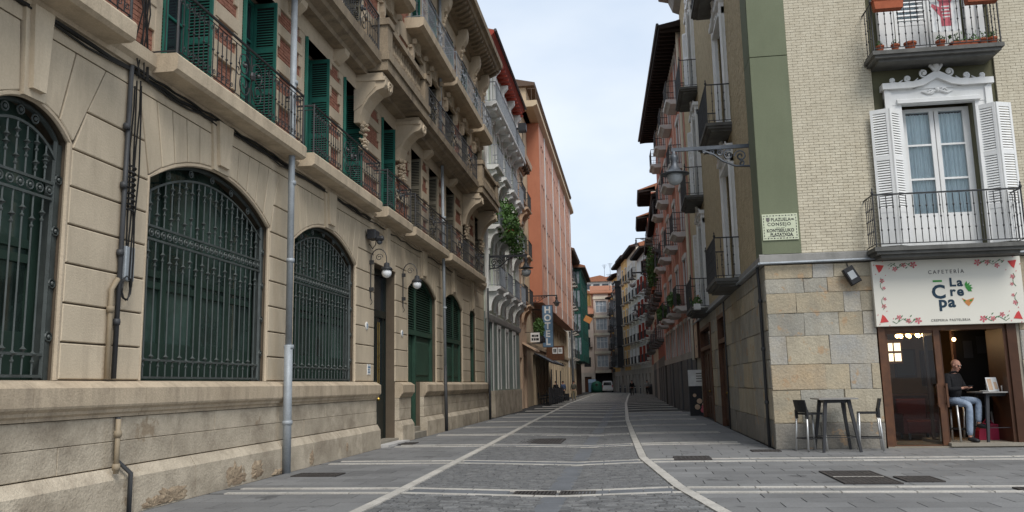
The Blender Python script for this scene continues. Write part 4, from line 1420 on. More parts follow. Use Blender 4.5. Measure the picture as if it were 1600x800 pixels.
Cf.P('brick_bed', backs, m_creamj)
nb = 0
bme = [MB().front(-(L - g) / 2, (L - g) / 2, -.02, .0, 0, H - g, .003).mesh('brick', m_cream),
       MB().front(-(L / 2 - g) / 2, (L / 2 - g) / 2, -.02, .0, 0, H - g, .003).mesh('brick', m_cream)]
z = 4.315
r_ = 0
while z < TOPZ - H:
    for a, b in ((3.94, 5.77), (8.42, 12.0 if z < 12 else 9.4)):
        x = a - (L / 2 if r_ % 2 else 0)
        while x < b - .02:
            u0, u1 = max(x, a), min(x + L - g, b)
            x += L
            if u1 - u0 < .03: continue
            dd = rng.uniform(-.003, .003)
            if nb < 290 and a < 5 and 4.31 < z < 7.0 and u1 - u0 > L - g - .001:
                nb += 1
                Cf.P('brick', bme[0], None, (u0 + u1) / 2, .004 + dd, z)
            else:
                bk.front(u0, u1, -.02, .004 + dd, z, z + H - g)
    z += H
    r_ += 1
Cf.P('brickwork', bk, m_cream, kind='stuff')
# --- upper walls: street side with two window columns
cols = [-24.4, -33.6]
FL = [4.31, 8.7, 13.1]
sw = MB()
ops = []
for c in cols:
    for z in FL: ops.append((c - .75, c + .75, z + .02, z + 3.3))
us = sorted({-39.6, -CY} | {o[0] for o in ops} | {o[1] for o in ops})
zz = sorted({4.31, TOPZ} | {o[2] for o in ops} | {o[3] for o in ops})
for u0, u1 in zip(us, us[1:]):
    for z0, z1 in zip(zz, zz[1:]):
        if not any(o[0] <= u0 + .01 and u1 - .01 <= o[1] and o[2] <= z0 + .01 and z1 - .01 <= o[3] for o in ops):
            sw.box(u0, u1 if u1 < -CY - .5 else -CY - .05, -.5, -.03, z0, z1)
Cs.P('wall', sw, m_tanj)
bk = MB()
for u0, u1 in zip(us, us[1:]):
    for z0, z1 in zip(zz, zz[1:]):
        if not any(o[0] <= u0 + .01 and u1 - .01 <= o[1] and o[2] <= z0 + .01 and z1 - .01 <= o[3] for o in ops) and u1 > -36:
            brick_rows(bk, u0, min(u1, -20.1), z0, z1, -.035, -.008, .225, .0655, .009, rng)
bk.front(-39.6, -36, -.035, -.008, 4.31, TOPZ)
Cs.P('brickwork', bk, m_tan, kind='stuff')
Cf.P('wall', MB().box(CX + .5, 14, -21.2, -.51 - 6, .0, TOPZ).box(CX + .5, 14, -6.6, -.51, 4.5, TOPZ).box(CX + .5, 5.0, -6.6, -.51, 0, 4.5).box(9.6, 14, -6.6, -.51, 0, 4.5), m_tanj)

# --- ornate white window surround, shutters, french window, balcony
def surround(fr, c, z0, hw, ht, crest=True, mat=m_white):
    b = MB()
    for s in (-1, 1):
        b.prism([(c + s * hw, z0), (c + s * (hw + .34), z0), (c + s * (hw + .34), z0 + ht + .2), (c + s * hw, z0 + ht)], -.05, .09)
        b.prism([(c + s * (hw + .22), z0), (c + s * (hw + .36), z0), (c + s * (hw + .36), z0 + ht + .42), (c + s * (hw + .22), z0 + ht + .3)], .08, .14)
    W_ = hw + .40
    top = [(-W_, .36), (-W_, .5), (-.55, .5), (-.35, .54), (-.18, .64), (0, .74), (.18, .64), (.35, .54), (.55, .5), (W_, .5), (W_, .36), (.55, .36), (.3, .40), (0, .56), (-.3, .40), (-.55, .36)]
    b.prism([(c + u, z0 + ht + z) for u, z in top], -.05, .20)
    b.box(c - hw - .34, c + hw + .34, -.05, .10, z0 + ht, z0 + ht + .36)
    b.prism([(c - .5, z0 + ht + .34), (c + .5, z0 + ht + .34), (c + .3, z0 + ht + .42), (c, z0 + ht + .58), (c - .3, z0 + ht + .42)], -.05, .12)
    b.uprism([(.05, z0 + ht), (.16, z0 + ht + .02), (.16, z0 + ht + .1), (.05, z0 + ht + .16)], c - hw - .1, c + hw + .1)
    p = fr.P('window_surround', b, mat)
    if crest:
        o = MB()
        for s in (-1, 1):
            for u, z, r in ((.95, .56, .055), (.62, .58, .075), (.27, .69, .095)):
                o.tube(spiral(c + s * u, z0 + ht + z, r, .015, -math.pi / 2, 1.3 * s, 16, .17), .026, 5)
                o.ball(c + s * u, .17, z0 + ht + z, r * .45, 8)
                o.tube([(c + s * u, .17, z0 + ht + z - r), (c + s * (u - .12), .17, z0 + ht + z - r - .02), (c + s * (u - .22), .17, z0 + ht + z + .0)], [.03, .025, .012], 5)
            o.tube(spiral(c + s * .1, z0 + ht + .98, .09, .015, 0 if s > 0 else math.pi, 1.2 * s, 16, .17), .028, 5)
            o.tube([(c, .17, z0 + ht + .7), (c + s * .12, .17, z0 + ht + .85), (c + s * .06, .17, z0 + ht + 1.0), (c + s * .12, .19, z0 + ht + 1.2), (c + s * .2, .2, z0 + ht + 1.17)], [.05, .04, .04, .035, .02], 6)
            o.tube(spiral(c + s * .14, z0 + ht + .27, .07, .01, 0, 1.2 * s, 14, .12), .02, 5)
            o.tube([(c, .12, z0 + ht + .3), (c + s * .2, .12, z0 + ht + .22), (c + s * .34, .12, z0 + ht + .27)], [.03, .03, .01], 5)
        o.ball(c, .17, z0 + ht + .86, .1, 8, (.8, .7, 1.5))
        o.ball(c, .18, z0 + ht + 1.12, .07, 8, (.8, .8, 1.6))
        o.ball(c, .12, z0 + ht + .3, .06, 8)
        fr.S('scroll_ornament', o, mat, p, smooth=True)
    return p
def french_window(fr, c, z0, hw, ht, glass=m_clear, curtain=True, d=-.3, pan=3):
    f = MB()
    for s in (-1, 1):
        f.box(c + s * hw - .05, c + s * hw + .05, d - .03, d + .08, z0, z0 + ht)
        f.box(c + s * .055 - .045, c + s * .055 + .045, d, d + .07, z0, z0 + ht - .06)
        f.box(c + s * (hw - .09) - .04, c + s * (hw - .09) + .04, d, d + .07, z0, z0 + ht - .06)
        f.front(c + s * hw / 2 - .22, c + s * hw / 2 + .22, d, d + .05, z0 + .08, z0 + .72, .02)
        for k in range(1, pan):
            z = z0 + .8 + (ht - .86) * k / pan
            f.box(c + s * hw / 2 - hw / 2 + .1, c + s * hw / 2 + hw / 2 - .1, d, d + .06, z - .022, z + .022)
    f.box(c - hw, c + hw, d, d + .06, z0, z0 + .8)
    f.box(c - hw + .05, c + hw - .05, d - .02, d + .08, z0 + ht - .08, z0 + ht)
    p = fr.P('window', f, m_white)
    for s in (-1, 1):
        a = c + s * hw / 2
        for k in range(pan):
            za, zb = z0 + .8 + (ht - .86) * k / pan, z0 + .8 + (ht - .86) * (k + 1) / pan
            fr.S('pane', MB().quad((a - hw / 2 + .1, d + .03, za), (a + hw / 2 - .1, d + .03, za), (a + hw / 2 - .1, d + .03, zb), (a - hw / 2 + .1, d + .03, zb)), glass, p)
        if curtain:
            q = MB()
            n = 34
            pts = [(a - hw / 2 + .06 + (hw - .12) * k / n, d - .07 + .022 * math.sin(k * 1.7) + .012 * math.sin(k * .6 + s)) for k in range(n + 1)]
            for (ua, da), (ub, dbb) in zip(pts, pts[1:]):
                q.quad((ua, da, z0 + .5), (ub, dbb, z0 + .5), (ub, dbb, z0 + ht - .1), (ua, da, z0 + ht - .1))
            fr.S('curtain', q, m_curtain, p, smooth=True)
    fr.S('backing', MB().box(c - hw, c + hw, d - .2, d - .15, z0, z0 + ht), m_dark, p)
    return p
def flat_leaf(w, h, mat, t=.04, step=.055):
    """shutter leaf in the u-z plane, hinge at u = 0"""
    b = MB()
    for u0, u1 in ((0, .055), (w - .055, w)): b.box(u0, u1, -t / 2, t / 2, 0, h)
    cuts = ((0, .12), (.75, .85), (h * .62, h * .62 + .1), (h - .1, h))
    for z0, z1 in cuts: b.box(.055, w - .055, -t / 2 + .002, t / 2 - .002, z0, z1)
    b.front(.055, w - .055, -.01, .012, .12, .75, .01)
    b.box(.055, w - .055, -.012, .0, .12, .75)
    for z0, z1 in ((.85, h * .62), (h * .62 + .1, h - .1)):
        n = int((z1 - z0) / step)
        for k in range(n):
            z = z0 + (z1 - z0) * (k + .5) / n
            for sg in (1, -1):
                b.add([(.055, sg * t * .42, z - .024), (w - .055, sg * t * .42, z - .024), (w - .055, 0, z + .018), (.055, 0, z + .018)], [(0, 1, 2, 3)])
            b.add([(.055, t * .42, z - .024), (w - .055, t * .42, z - .024), (w - .055, -t * .42, z - .024), (.055, -t * .42, z - .024)], [(0, 1, 2, 3)])
    return b.mesh('shutter', mat)
LEAF = flat_leaf(.38, 3.12, m_white)
def bifold(fr, c, z0, hw):
    """two folded leaves on either side, swung out towards the street"""
    for s in (-1, 1):
        a0 = R(180 - 35) if s < 0 else R(35)
        # inner leaf from the jamb outwards, outer leaf back to the wall; facade angle turns clockwise outwards
        fr.P('shutter', LEAF, None, c + s * (hw + .02), .04, z0 + .05, rot=(-a0 if s > 0 else -a0))
        u, d = c + s * (hw + .02 + .38 * math.cos(R(35))), .04 + .38 * math.sin(R(35))
        a1 = R(180 + 20) if s < 0 else R(-20)
        fr.P('shutter', LEAF, None, u + s * .02, d, z0 + .05, rot=-a1)
BAL = MB().tube([(0, 0, 0), (0, 0, 1.05)], .010, 5)
for z in (.3, .56, .8): BAL.lathe([(.01, -.03), (.022, 0), (.01, .03)], 0, 0, z, 6)
BAL = BAL.mesh('baluster', m_iron)
def iron_balcony(fr, u0, u1, d, z, h=1.2, slabmat=m_slabgrey, th=.22, step=.135, ball=True, bal=None, slabname='balcony_slab', mat=None):
    mat = mat or m_iron
    sl = MB()
    e = .05
    sl.hprism([(u0 - e, -.02), (u1 + e, -.02), (u1 + e, d + e), (u0 - e, d + e)], z + th * .6, z + th)
    sl.hprism([(u0, -.02), (u1, -.02), (u1, d), (u0, d)], z + th * .3, z + th * .6)
    sl.hprism([(u0 + .1, -.02), (u1 - .1, -.02), (u1 - .1, d - .1), (u0 + .1, d - .1)], z, z + th * .3)
    fr.P(slabname, sl, slabmat)
    b = MB()
    zt, zb = z + th + h, z + th + .07
    for zz_, r in ((zt, .02), (zb, .012)):
        b.tube([(u0, 0, zz_), (u0, d, zz_), (u1, d, zz_), (u1, 0, zz_)], r, 5)
    for u in (u0, u1):
        b.tube([(u, d, z + th), (u, d, zt)], .017, 5)
        if ball: b.lathe([(.02, 0), (.035, .03), (.03, .06), (.012, .09), (.02, .12), (.004, .16)], u, d, zt, 8)
    rl = fr.P('railing', b, mat)
    bal = bal or BAL
    n = int((u1 - u0) / step)
    for k in range(1, n): fr.S('baluster', bal, None, rl, u0 + (u1 - u0) * k / n, d, zb)
    m = max(1, int(d / step))
    for k in range(1, m):
        for u in (u0, u1): fr.S('baluster', bal, None, rl, u, d * k / m, zb)
    return rl
WC = 7.11
for z in FL:
    surround(Cf, WC, z, .78, 3.28)
    french_window(Cf, WC, z + .02, .74, 3.24)
    if z < 5: bifold(Cf, WC, z, .78)
    elif z < 9:
        for s in (-1, 1):
            lf = flat_leaf(.7, 3.1, m_white, step=.1)
            Cf.P('shutter', lf, None, WC - .72 if s < 0 else WC + .72, -.04, z + .06, rot=0 if s < 0 else R(180))
iron_balcony(Cf, 5.36, 8.36, .68, 4.05, 1.15)
iron_balcony(Cf, 5.68, 8.32, .66, 8.46, 1.13)
iron_balcony(Cf, 5.68, 8.32, .66, 12.85, 1.13)
for ci, c in enumerate(cols):
    for z in FL:
        surround(Cs, c, z, .78, 3.28)
        french_window(Cs, c, z + .02, .74, 3.24, m_dglass, False)
        for s in (-1, 1):
            if ci: Cs.P('shutter', LEAF, None, c + s * .8, .05, z + .05, rot=-(R(180 - 38) if s < 0 else R(38)))
            else: Cs.P('shutter', LEAF, None, c + s * .8, .03, z + .05, rot=-(R(180 - 12) if s < 0 else R(12)))
        iron_balcony(Cs, c - 1.3, c + 1.3, .66, z - .26, 1.12)
# eaves of the corner building
Cs.P('eaves', MB().uprism([(-.02, 19.35), (.3, 19.5), (.5, 20.0), (.95, 20.12), (1.0, 20.32), (-.4, 20.5)], -39.5, -CY + .5), m_ledge)
Cf.P('eaves', MB().uprism([(-.02, 19.35), (.3, 19.5), (.5, 20.0), (.95, 20.12), (1.0, 20.32), (-.4, 20.5)], CX - .5, 14), m_ledge)
Cf.P('roof', MB().box(CX - .3, 14, -20, .3, 20.5, 20.65), m_rooftile)

# ---------------------------------------------------------------- café entrance
ent = MB()
ent.box(5.42, 5.56, -.35, .03, 0, 2.62)                    # left post
ent.box(5.56, 8.2, -.4, -.05, 2.5, 2.62)
Cf.P('door_post', ent, m_oakdoor)
Cf.P('door_jamb', MB().box(8.05, 8.24, -1.0, .03, 0, 2.62).box(7.98, 8.05, -.9, -.02, .02, 2.5), m_oakdk)
Cf.P('threshold', MB().box(5.42, 8.24, -1.7, .05, -.02, .03).box(6.68, 8.24, -1.7, .12, .03, .10), m_step)
dl = MB()
dl.box(5.57, 5.63, -.12, -.07, .04, 2.5)
dl.box(6.58, 6.70, -.14, -.05, .04, 2.5)
dl.box(5.63, 6.58, -.11, -.08, 2.44, 2.5)
dl.box(5.63, 6.58, -.11, -.08, .035, .06)
gd = Cf.P('glass_door', dl, m_oakdoor)
Cf.S('pane', MB().quad((5.63, -.095, .06), (6.58, -.095, .06), (6.58, -.095, 2.44), (5.63, -.095, 2.44)), m_clear, gd)
for u in (6.55, 6.73):
    Cf.S('handle', MB().box(u - .02, u + .02, -.03, .02, .85, 1.35).box(u - .015, u + .015, -.1, -.03, .9, .94).box(u - .015, u + .015, -.1, -.03, 1.26, 1.3), m_oakdoor, gd)
# folded second leaf standing inwards
dl = MB()
dl.box(6.72, 6.78, -1.15, -.2, .04, .12).box(6.72, 6.78, -1.15, -.2, 2.42, 2.5).box(6.72, 6.78, -.26, -.2, .12, 2.42).box(6.72, 6.78, -1.15, -1.09, .12, 2.42)
gd2 = Cf.P('glass_door', dl, m_oakdk)
Cf.S('pane', MB().quad((6.75, -1.09, .12), (6.75, -.26, .12), (6.75, -.26, 2.42), (6.75, -1.09, 2.42)), m_clear, gd2)
# the room behind
Cf.P('room', MB().box(5.0, 9.6, -6.6, -6.4, 0, 3.0).box(5.0, 5.1, -6.4, -.5, 0, 3.0).box(9.5, 9.6, -6.4, -.5, 0, 3.0).box(8.25, 9.5, -.7, -.5, 0, 3.0), m_room)
Cf.P('room_ceiling', MB().box(5.0, 9.6, -6.4, -.5, 2.95, 3.05), m_oakdk)
Cf.P('room_floor', MB().box(5.0, 9.6, -6.6, -.3, -.05, .02), m_roomfloor)
# ---------------------------------------------------------------- signs on the café building
def on_front(name, label, cat, x, z, group=None):
    t = thing(name, label, cat, (x, CY, z), 0, group)
    return t, Fr(t, x, CY, 0, z)
UP = (R(90), 0, 0)
t, F = on_front('shop_sign', 'cream signboard with floral corners and navy café name above the entrance', 'sign', 6.9, 3.32)
W2, H2 = 1.53, .72
F.P('board', MB().front(-W2, W2, .02, .14, -H2, H2, .006), m_signcream)
DZ = .143
def sign_text(s, x, z, size, mat, sp=1.0, bold=0.0, xs=1.0):
    text('lettering', s, size, mat, t, (x, -DZ, z), UP, sp, .003, bold, 'CENTER', xs)
sign_text('CAFETERÍA', .0, .43, .115, m_inkgrey, 1.45, .001, .95)
sign_text('La', .18, .19, .255, m_navy, 1.2, .009, 1.05)
sign_text('C', -.19, -.015, .41, m_navy, 1, .012, 1.0)
sign_text('re', .18, -.01, .28, m_navy, 1.2, .009, 1.05)
sign_text('pa', -.04, -.235, .33, m_navy, 1.12, .011, 1.05)
sign_text('CREPERIA PASTELERIA', 0, -.62, .072, m_inkgrey, 1.2, .0005, .95)
F.P('accent_dash', MB().front(-.29, -.1, DZ - .002, DZ + .004, .215, .255), m_green)
lf = MB()
for a in range(5):
    q = a * .5 - .6
    lf.add([(.37, DZ + .002 * a, .07), (.37 + .1 * math.cos(q + .35), DZ + .004 + .002 * a, .07 + .08 * math.sin(q + .35)), (.37 + .15 * math.cos(q), DZ + .004 + .002 * a, .07 + .15 * math.sin(q)), (.37 + .08 * math.cos(q - .35), DZ + .004 + .002 * a, .07 + .1 * math.sin(q - .35))], [(0, 1, 2, 3)])
F.P('mint_leaf', lf, m_green)
F.P('crepe_drawing', MB().prism([(.27, -.15), (.36, -.2), (.52, -.15), (.50, -.21), (.40, -.33), (.34, -.28)], DZ - .002, DZ + .003), m_orange)
F.P('crepe_drawing', MB().prism([(.31, -.18), (.34, -.2), (.34, -.23), (.30, -.22)], DZ + .002, DZ + .005).prism([(.43, -.2), (.49, -.18), (.47, -.22), (.42, -.24)], DZ + .002, DZ + .005), m_green)
rngf = random.Random(2)
for sx in (-1, 1):
    for sz in (-1, 1):
        cx_, cz_ = sx * (W2 - .19), sz * (H2 - .17)
        p = MB().prism([(cx_ + sx * -.07, cz_ + sz * .07), (cx_ + sx * .11, cz_ + sz * .09), (cx_ + sx * .05, cz_ - sz * .09), (cx_ + sx * .0, cz_ - sz * .05)][::1], DZ - .002, DZ + .003)
        F.P('flower_print', p, m_red)
        v = MB()
        pts = []
        v.tube([(cx_ - sx * (.15 + .075 * k), DZ, cz_ + sz * (.06 + .05 * math.sin(k * 1.6))) for k in range(8)], .007, 4)
        v.tube([(cx_ + sx * .02 + .03 * math.sin(k * 1.9), DZ, cz_ - sz * (.2 + .07 * k)) for k in range(5)], .007, 4)
        for k in range(8):
            u, z = cx_ - sx * (.2 + .062 * k), cz_ + sz * (.03 + .05 * math.sin(k * 2.2))
            v.add([(u, DZ + .003, z), (u + .035, DZ + .003, z + .015), (u + .05, DZ + .003, z + .05), (u + .01, DZ + .003, z + .03)], [(0, 1, 2, 3)])
        F.P('vine_print', v, M('vine_green_%d%d' % (sx + 1, sz + 1), (.12, .22, .12), .6))
        b = MB()
        spots = [(cx_ - sx * .29, cz_ - sz * .02, .045), (cx_ - sx * .48, cz_ + sz * .06, .045), (cx_ - sx * .68, cz_ + sz * .06, .06), (cx_ + sx * .0, cz_ - sz * .27, .042), (cx_ - sx * .03, cz_ - sz * .43, .03)]
        for u, z, r in spots:
            for q in range(5):
                a = q * 1.257 + 1
                b.add([(u, DZ + .004, z), (u + r * math.cos(a + .4), DZ + .004, z + r * math.sin(a + .4)), (u + r * 1.35 * math.cos(a), DZ + .004, z + r * 1.35 * math.sin(a)), (u + r * math.cos(a - .4), DZ + .004, z + r * math.sin(a - .4))], [(0, 1, 2, 3)])
        for q in range(5):
            a, rr_ = q * 1.3, .17
            b.prism([(cx_ + rr_ * math.cos(a) - .012, cz_ + rr_ * math.sin(a) - .015), (cx_ + rr_ * math.cos(a) + .014, cz_ + rr_ * math.sin(a) - .01), (cx_ + rr_ * math.cos(a) + .01, cz_ + rr_ * math.sin(a) + .016)], DZ - .001, DZ + .003)
        F.P('blossom_print', b, m_pink)

t, F = on_front('street_sign', 'pale green ceramic street name plaque with black border on the olive corner strip', 'sign', 3.5, 4.92)
F.P('plaque', MB().front(-.39, .39, .03, .065, -.3, .3, .004), m_tile)
br = MB()
for k in range(11):
    u = -.34 + .068 * k
    for z in (-.26, .26): br.lathe([(.017, .0), (.017, .068), (.0, .069)], u, 0, z, 6, 'd') if k % 2 else br.box(u - .025, u + .025, .06, .068, z - .006, z + .006)
for k in range(7):
    z = -.2 + .066 * k
    for u in (-.355, .355): br.box(u - .008, u + .008, .06, .068, z - .02, z + .02)
F.P('border_print', br, m_ink)
def plq(s, x, z, size, xs=1.0, sp=1.05, bold=.002): text('lettering', s, size, m_ink, t, (x, -.066, z), UP, sp, .002, bold, 'CENTER', xs)
plq('PLAZUELA', .02, .165, .105, .85)
plq('DEL', .28, .165, .05, .8)
plq('CONSEJO', -.02, .06, .105, 1.0, 1.2)
F.P('rule_print', MB().box(-.09, -.01, .06, .068, -.022, -.016).box(.02, .1, .06, .068, -.022, -.016), m_ink)
plq('KONTSEILUKO', 0, -.085, .105, .82, 1.05, .003)
plq('PLAZATXOA', .02, -.18, .1, .85, 1.0, .003)
F.P('small_print', MB().box(-.28, -.1, .06, .067, -.225, -.215).box(-.04, .1, .06, .067, -.232, -.222).box(.14, .28, .06, .067, -.222, -.212), m_inkgrey)
F.P('crest', MB().prism([(-.3, .22), (-.22, .22), (-.22, .15), (-.26, .11), (-.3, .15)], .06, .068), m_inkgrey)

t, F = on_front('floodlight', 'small black tilted floodlight on the stone wall left of the signboard', 'floodlight', 4.93, 3.74)
fl = MB().front(-.12, .12, .1, .24, -.2, .2, .02)
q = Matrix.Rotation(R(-28), 3, 'Y')
fl.v = [tuple(q @ Vector((u, d, z))) for u, d, z in fl.v]
F.P('housing', fl, m_blackpl)
gl = MB().front(-.07, .07, .23, .245, -.08, .1)
gl.v = [tuple(q @ Vector((u, d, z))) for u, d, z in gl.v]
F.P('lens', gl, m_lampglass)
F.P('bracket', MB().box(-.04, .04, 0, .1, -.08, .08).tube([(0, .05, .1), (-.05, .03, .3)], .012, 4), m_blackpl)

# wall lantern on a long scrolled arm at the corner
def lantern(label, root_xy, ang, z, reach, s=1.0, mat=m_lampgrey, group='lanterns on scrolled arms'):
    t = thing('street_lantern', label, 'street lamp', (*root_xy, z), ang, group)
    F = Fr(t, *root_xy, ang, z)
    b = MB()
    b.box(-.03 * s, .03 * s, 0, reach + .06, -.045 * s, .045 * s)
    b.box(-.05 * s, .05 * s, -.01, .03, -.55 * s, .12 * s)
    for d in (.5 * reach, .72 * reach): b.box(-.035 * s, .035 * s, d - .02, d + .02, -.045 * s, .045 * s)
    def sc(pts, r): b.tube([(0, d, zz_) for d, zz_ in pts], r * s * 1.5, 5)
    sc([(.03, -.5 * s), (.2 * reach, -.48 * s), (.36 * reach, -.34 * s), (.48 * reach, -.16 * s), (.62 * reach, -.06 * s)], .018)
    for (cd, cz, r0, a0, tn) in ((.13, -.24, .15, 0, 1.6), (.28, -.2, .13, 2, -1.5), (.40, -.13, .09, 1, 1.4), (.5, -.1, .07, 0, -1.3), (.6, -.08, .05, 1, 1.2), (.12, -.42, .07, 1, 1.2)):
        sp = spiral(cd * reach, cz * s, r0 * s, .02 * s, a0, tn, 20)
        b.tube([(0, p[0], p[2]) for p in sp], .021 * s, 4)
    F.P('bracket', b, m_charcoal if mat is m_charcoal else mat)
    d = reach
    F.P('lamp_shade', MB().lathe([(.02, -.02), (.05, -.06), (.05, -.12), (.085, -.14), (.10, -.22), (.075, -.3), (.085, -.38), (.16, -.52), (.19, -.55), (.345, -.60), (.35, -.615), (.19, -.62)] if s > .9 else
                               [(r * s, h * s) for r, h in [(.02, -.02), (.05, -.06), (.085, -.14), (.10, -.22), (.075, -.3), (.16, -.52), (.345, -.60), (.35, -.615), (.19, -.62)]], 0, d, 0, 16), mat, smooth=True)
    F.P('globe', MB().lathe([(r * s, h * s) for r, h in [(.19, -.61), (.2, -.68), (.18, -.77), (.13, -.84), (.06, -.88), (.01, -.885)]], 0, d, 0, 14), m_lampglass, smooth=True)
    return t
lantern('grey bell-shaped street lantern on a long scrolled arm at the café corner', (CX, 20.15), R(-90), 7.12, 1.82)

# notice panel and advertising board by the far brown door
t = thing('notice_board', 'pale wooden notice panel above the advertising board beside the brown doorway', 'panel', (CX, 38.3, 3.4), R(-90))
F = Fr(t, CX, 38.3, R(-90), 3.4)
F.P('board', MB().front(-1.05, 1.05, .02, .1, -.85, .85, .01), m_peach)
F.P('frame', MB().box(-1.1, -1.03, .02, .13, -.9, .9).box(1.03, 1.1, .02, .13, -.9, .9), m_oakdk)
F.P('lettering', MB().box(-.1, .08, .1, .105, -.1, .3).box(-.1, .2, .1, .105, -.4, -.3), m_inkgrey)
t = thing('advertising_board', 'black and white advertising board with ice cream pictures beside the brown doorway', 'sign board', (2.95, 37.6, 0), R(0))
F = Fr(t, 2.95, 37.6, 0)
F.P('board', MB().box(-.42, .42, -.05, .05, .02, 1.7), m_blackpl)
F.P('header_panel', MB().front(-.44, .44, .04, .07, 1.3, 2.0), m_signwhite)
q = MB()
for k in range(4): q.box(-.1, .35 - .05 * k, .07, .075, 1.82 - .11 * k, 1.86 - .11 * k)
F.P('lettering', q, m_inkgrey)
q = MB()
for k, (u, z) in enumerate(((.2, 1.1), (.22, .85), (.0, .65), (-.2, .9), (.2, .5), (-.1, .4))): q.lathe([(.08 + .02 * (k % 3), .05), (.07, .056), (.0, .058)], u, 0, z, 8, 'd')
F.P('ice_cream_print', q, m_peach)
F.P('ice_cream_print', MB().lathe([(.15, .05), (.13, .06), (.0, .063)], .22, 0, .38, 9, 'd').lathe([(.1, .05), (.09, .06), (.0, .063)], .12, 0, .25, 8, 'd'), m_pink)

# poster and flowerpots on the upper balcony
t, F = on_front('poster', 'white poster with a red hand tied to the upper balcony railing', 'poster', 7.27, 9.6)
F.rl = Vector(t.location)
F.P('sheet', MB().box(-.30, .30, .60, .606, -.55, .6), m_signwhite)
hand = MB()
hand.prism([(-.11, -.42), (.11, -.42), (.12, .12), (.1, .52), (.02, .53), (-.02, .5), (-.1, .55), (-.12, .1)], .607, .611)
hand.prism([(-.11, -.2), (-.11, .02), (-.27, .12), (-.29, .06)], .607, .611)
hand.prism([(-.11, .15), (-.11, .4), (-.24, .42), (-.25, .33)], .607, .611)
hand.prism([(.11, .1), (.11, .35), (.2, .42), (.24, .32)], .607, .611)
F.P('hand_print', hand, m_pink)
F.P('lettering', MB().box(-.08, .09, .611, .614, .02, .05).box(-.09, .08, .611, .614, -.06, -.03).box(-.08, .09, .611, .614, -.14, -.11).box(-.07, .08, .611, .614, -.22, -.19), m_signwhite)
def pot(label, x, z, r, h, plant=0, d=.5, group='terracotta pots on the upper balcony floor'):
    t, F = on_front('flower_pot', label, 'flower pot', x, z, group)
    F.P('pot', MB().lathe([(r * .68, 0), (r * .92, h * .78), (r * 1.06, h * .78), (r * 1.06, h), (r * .9, h), (r * .85, h * .85)], 0, d, 0, 12), m_terra, smooth=False)
    if plant:
        F.P('plant', leaves(plant, ((-r, r), (d - r, d + r), (h * .9, h * .9 + r * 1.6)), .07, random.Random(int(x * 100)), 'ball'), m_leaf)
ZP = 8.69
for x, r, h, n, l in ((5.86, .085, .17, 30, 'small round terracotta pot at the left end of the upper balcony'), (6.18, .09, .18, 14, 'terracotta pot second from the left end, just left of the widest pot'),
                      (6.5, .13, .20, 0, 'widest empty terracotta pot on the upper balcony'), (7.14, .1, .19, 40, 'terracotta pot standing alone under the red hand poster'),
                      (8.0, .12, .16, 20, 'terracotta pot just right of the leafy trough'), (8.22, .1, .18, 50, 'leafy terracotta pot at the right end of the upper balcony')):
    pot(l, x, ZP, r, h, n)
def trough(label, x, z, w, n, d, h=.16, leaf=60):
    t, F = on_front('planter', label, 'planter', x, z, None)
    F.P('box', MB().prism([(-w + .03, 0), (w - .03, 0), (w, h), (-w, h)], d - .1, d + .1).box(-w - .01, w + .01, d - .115, d + .115, h - .04, h), m_terra)
    if leaf: F.P('plant', leaves(leaf, ((-w, w), (d - .12, d + .12), (h, h + .2)), .09, random.Random(n)), m_leaf)
trough('long low terracotta trough with green leaves on the upper balcony floor', 7.62, ZP, .28, 1, .5, .12, 70)
trough('red window box hung on the left end of the upper railing', 6.02, 9.6, .32, 2, .74, .24, 0)
trough('red window box hung on the right end of the upper railing', 7.98, 9.6, .34, 3, .74, .24, 10)

# ---------------------------------------------------------------- bar tables, stools and the man
def bar_stool(label, loc, rz, group='black bar stools with aluminium legs'):
    t = thing('bar_stool', label, 'bar stool', loc, rz, group)
    F = Fr(t, loc[0], loc[1], rz, loc[2])
    s = MB()
    s.hprism([(-.2, -.19), (.19, -.2), (.2, 0), (.19, .2), (-.2, .19), (-.22, 0)], .76, .80)
    F.P('seat', s, m_blackpl)
    b = MB()
    n = 6
    for k in range(n):
        d0, d1 = -.2 + .4 * k / n, -.2 + .4 * (k + 1) / n
        c0, c1 = -.03 * (1 - (2 * k / n - 1) ** 2), -.03 * (1 - (2 * (k + 1) / n - 1) ** 2)
        x = [-.20 + c0, -.20 + c1]
        b.add([(x[0], d0, .81), (x[1], d1, .81), (x[1] - .06, d1, 1.07), (x[0] - .06, d0, 1.07), (x[0] + .025, d0, .81), (x[1] + .025, d1, .81), (x[1] - .035, d1, 1.07), (x[0] - .035, d0, 1.07)],
              [(0, 1, 2, 3), (7, 6, 5, 4), (3, 2, 6, 7), (0, 4, 5, 1), (0, 3, 7, 4), (1, 5, 6, 2)])
    for d in (-.18, .18): b.box(-.225, -.18, d - .03, d + .03, .68, .86)
    F.P('backrest', b, m_blackpl)
    for u, d in ((-.2, -.18), (-.2, .18), (.18, -.18), (.18, .18)):
        F.P('leg', MB().tube([(u, d, .78), (u * 1.22, d * 1.18, 0)], .023, 7), m_alu, smooth=True)
    f = MB()
    q = [(-.225, -.2), (.205, -.2), (.205, .2), (-.225, .2)]
    for a, c in zip(q, q[1:] + q[:1]): f.tube([(*a, .27), (*c, .27)], .014, 5)
    F.P('foot_ring', f, m_blackpl)
    return t
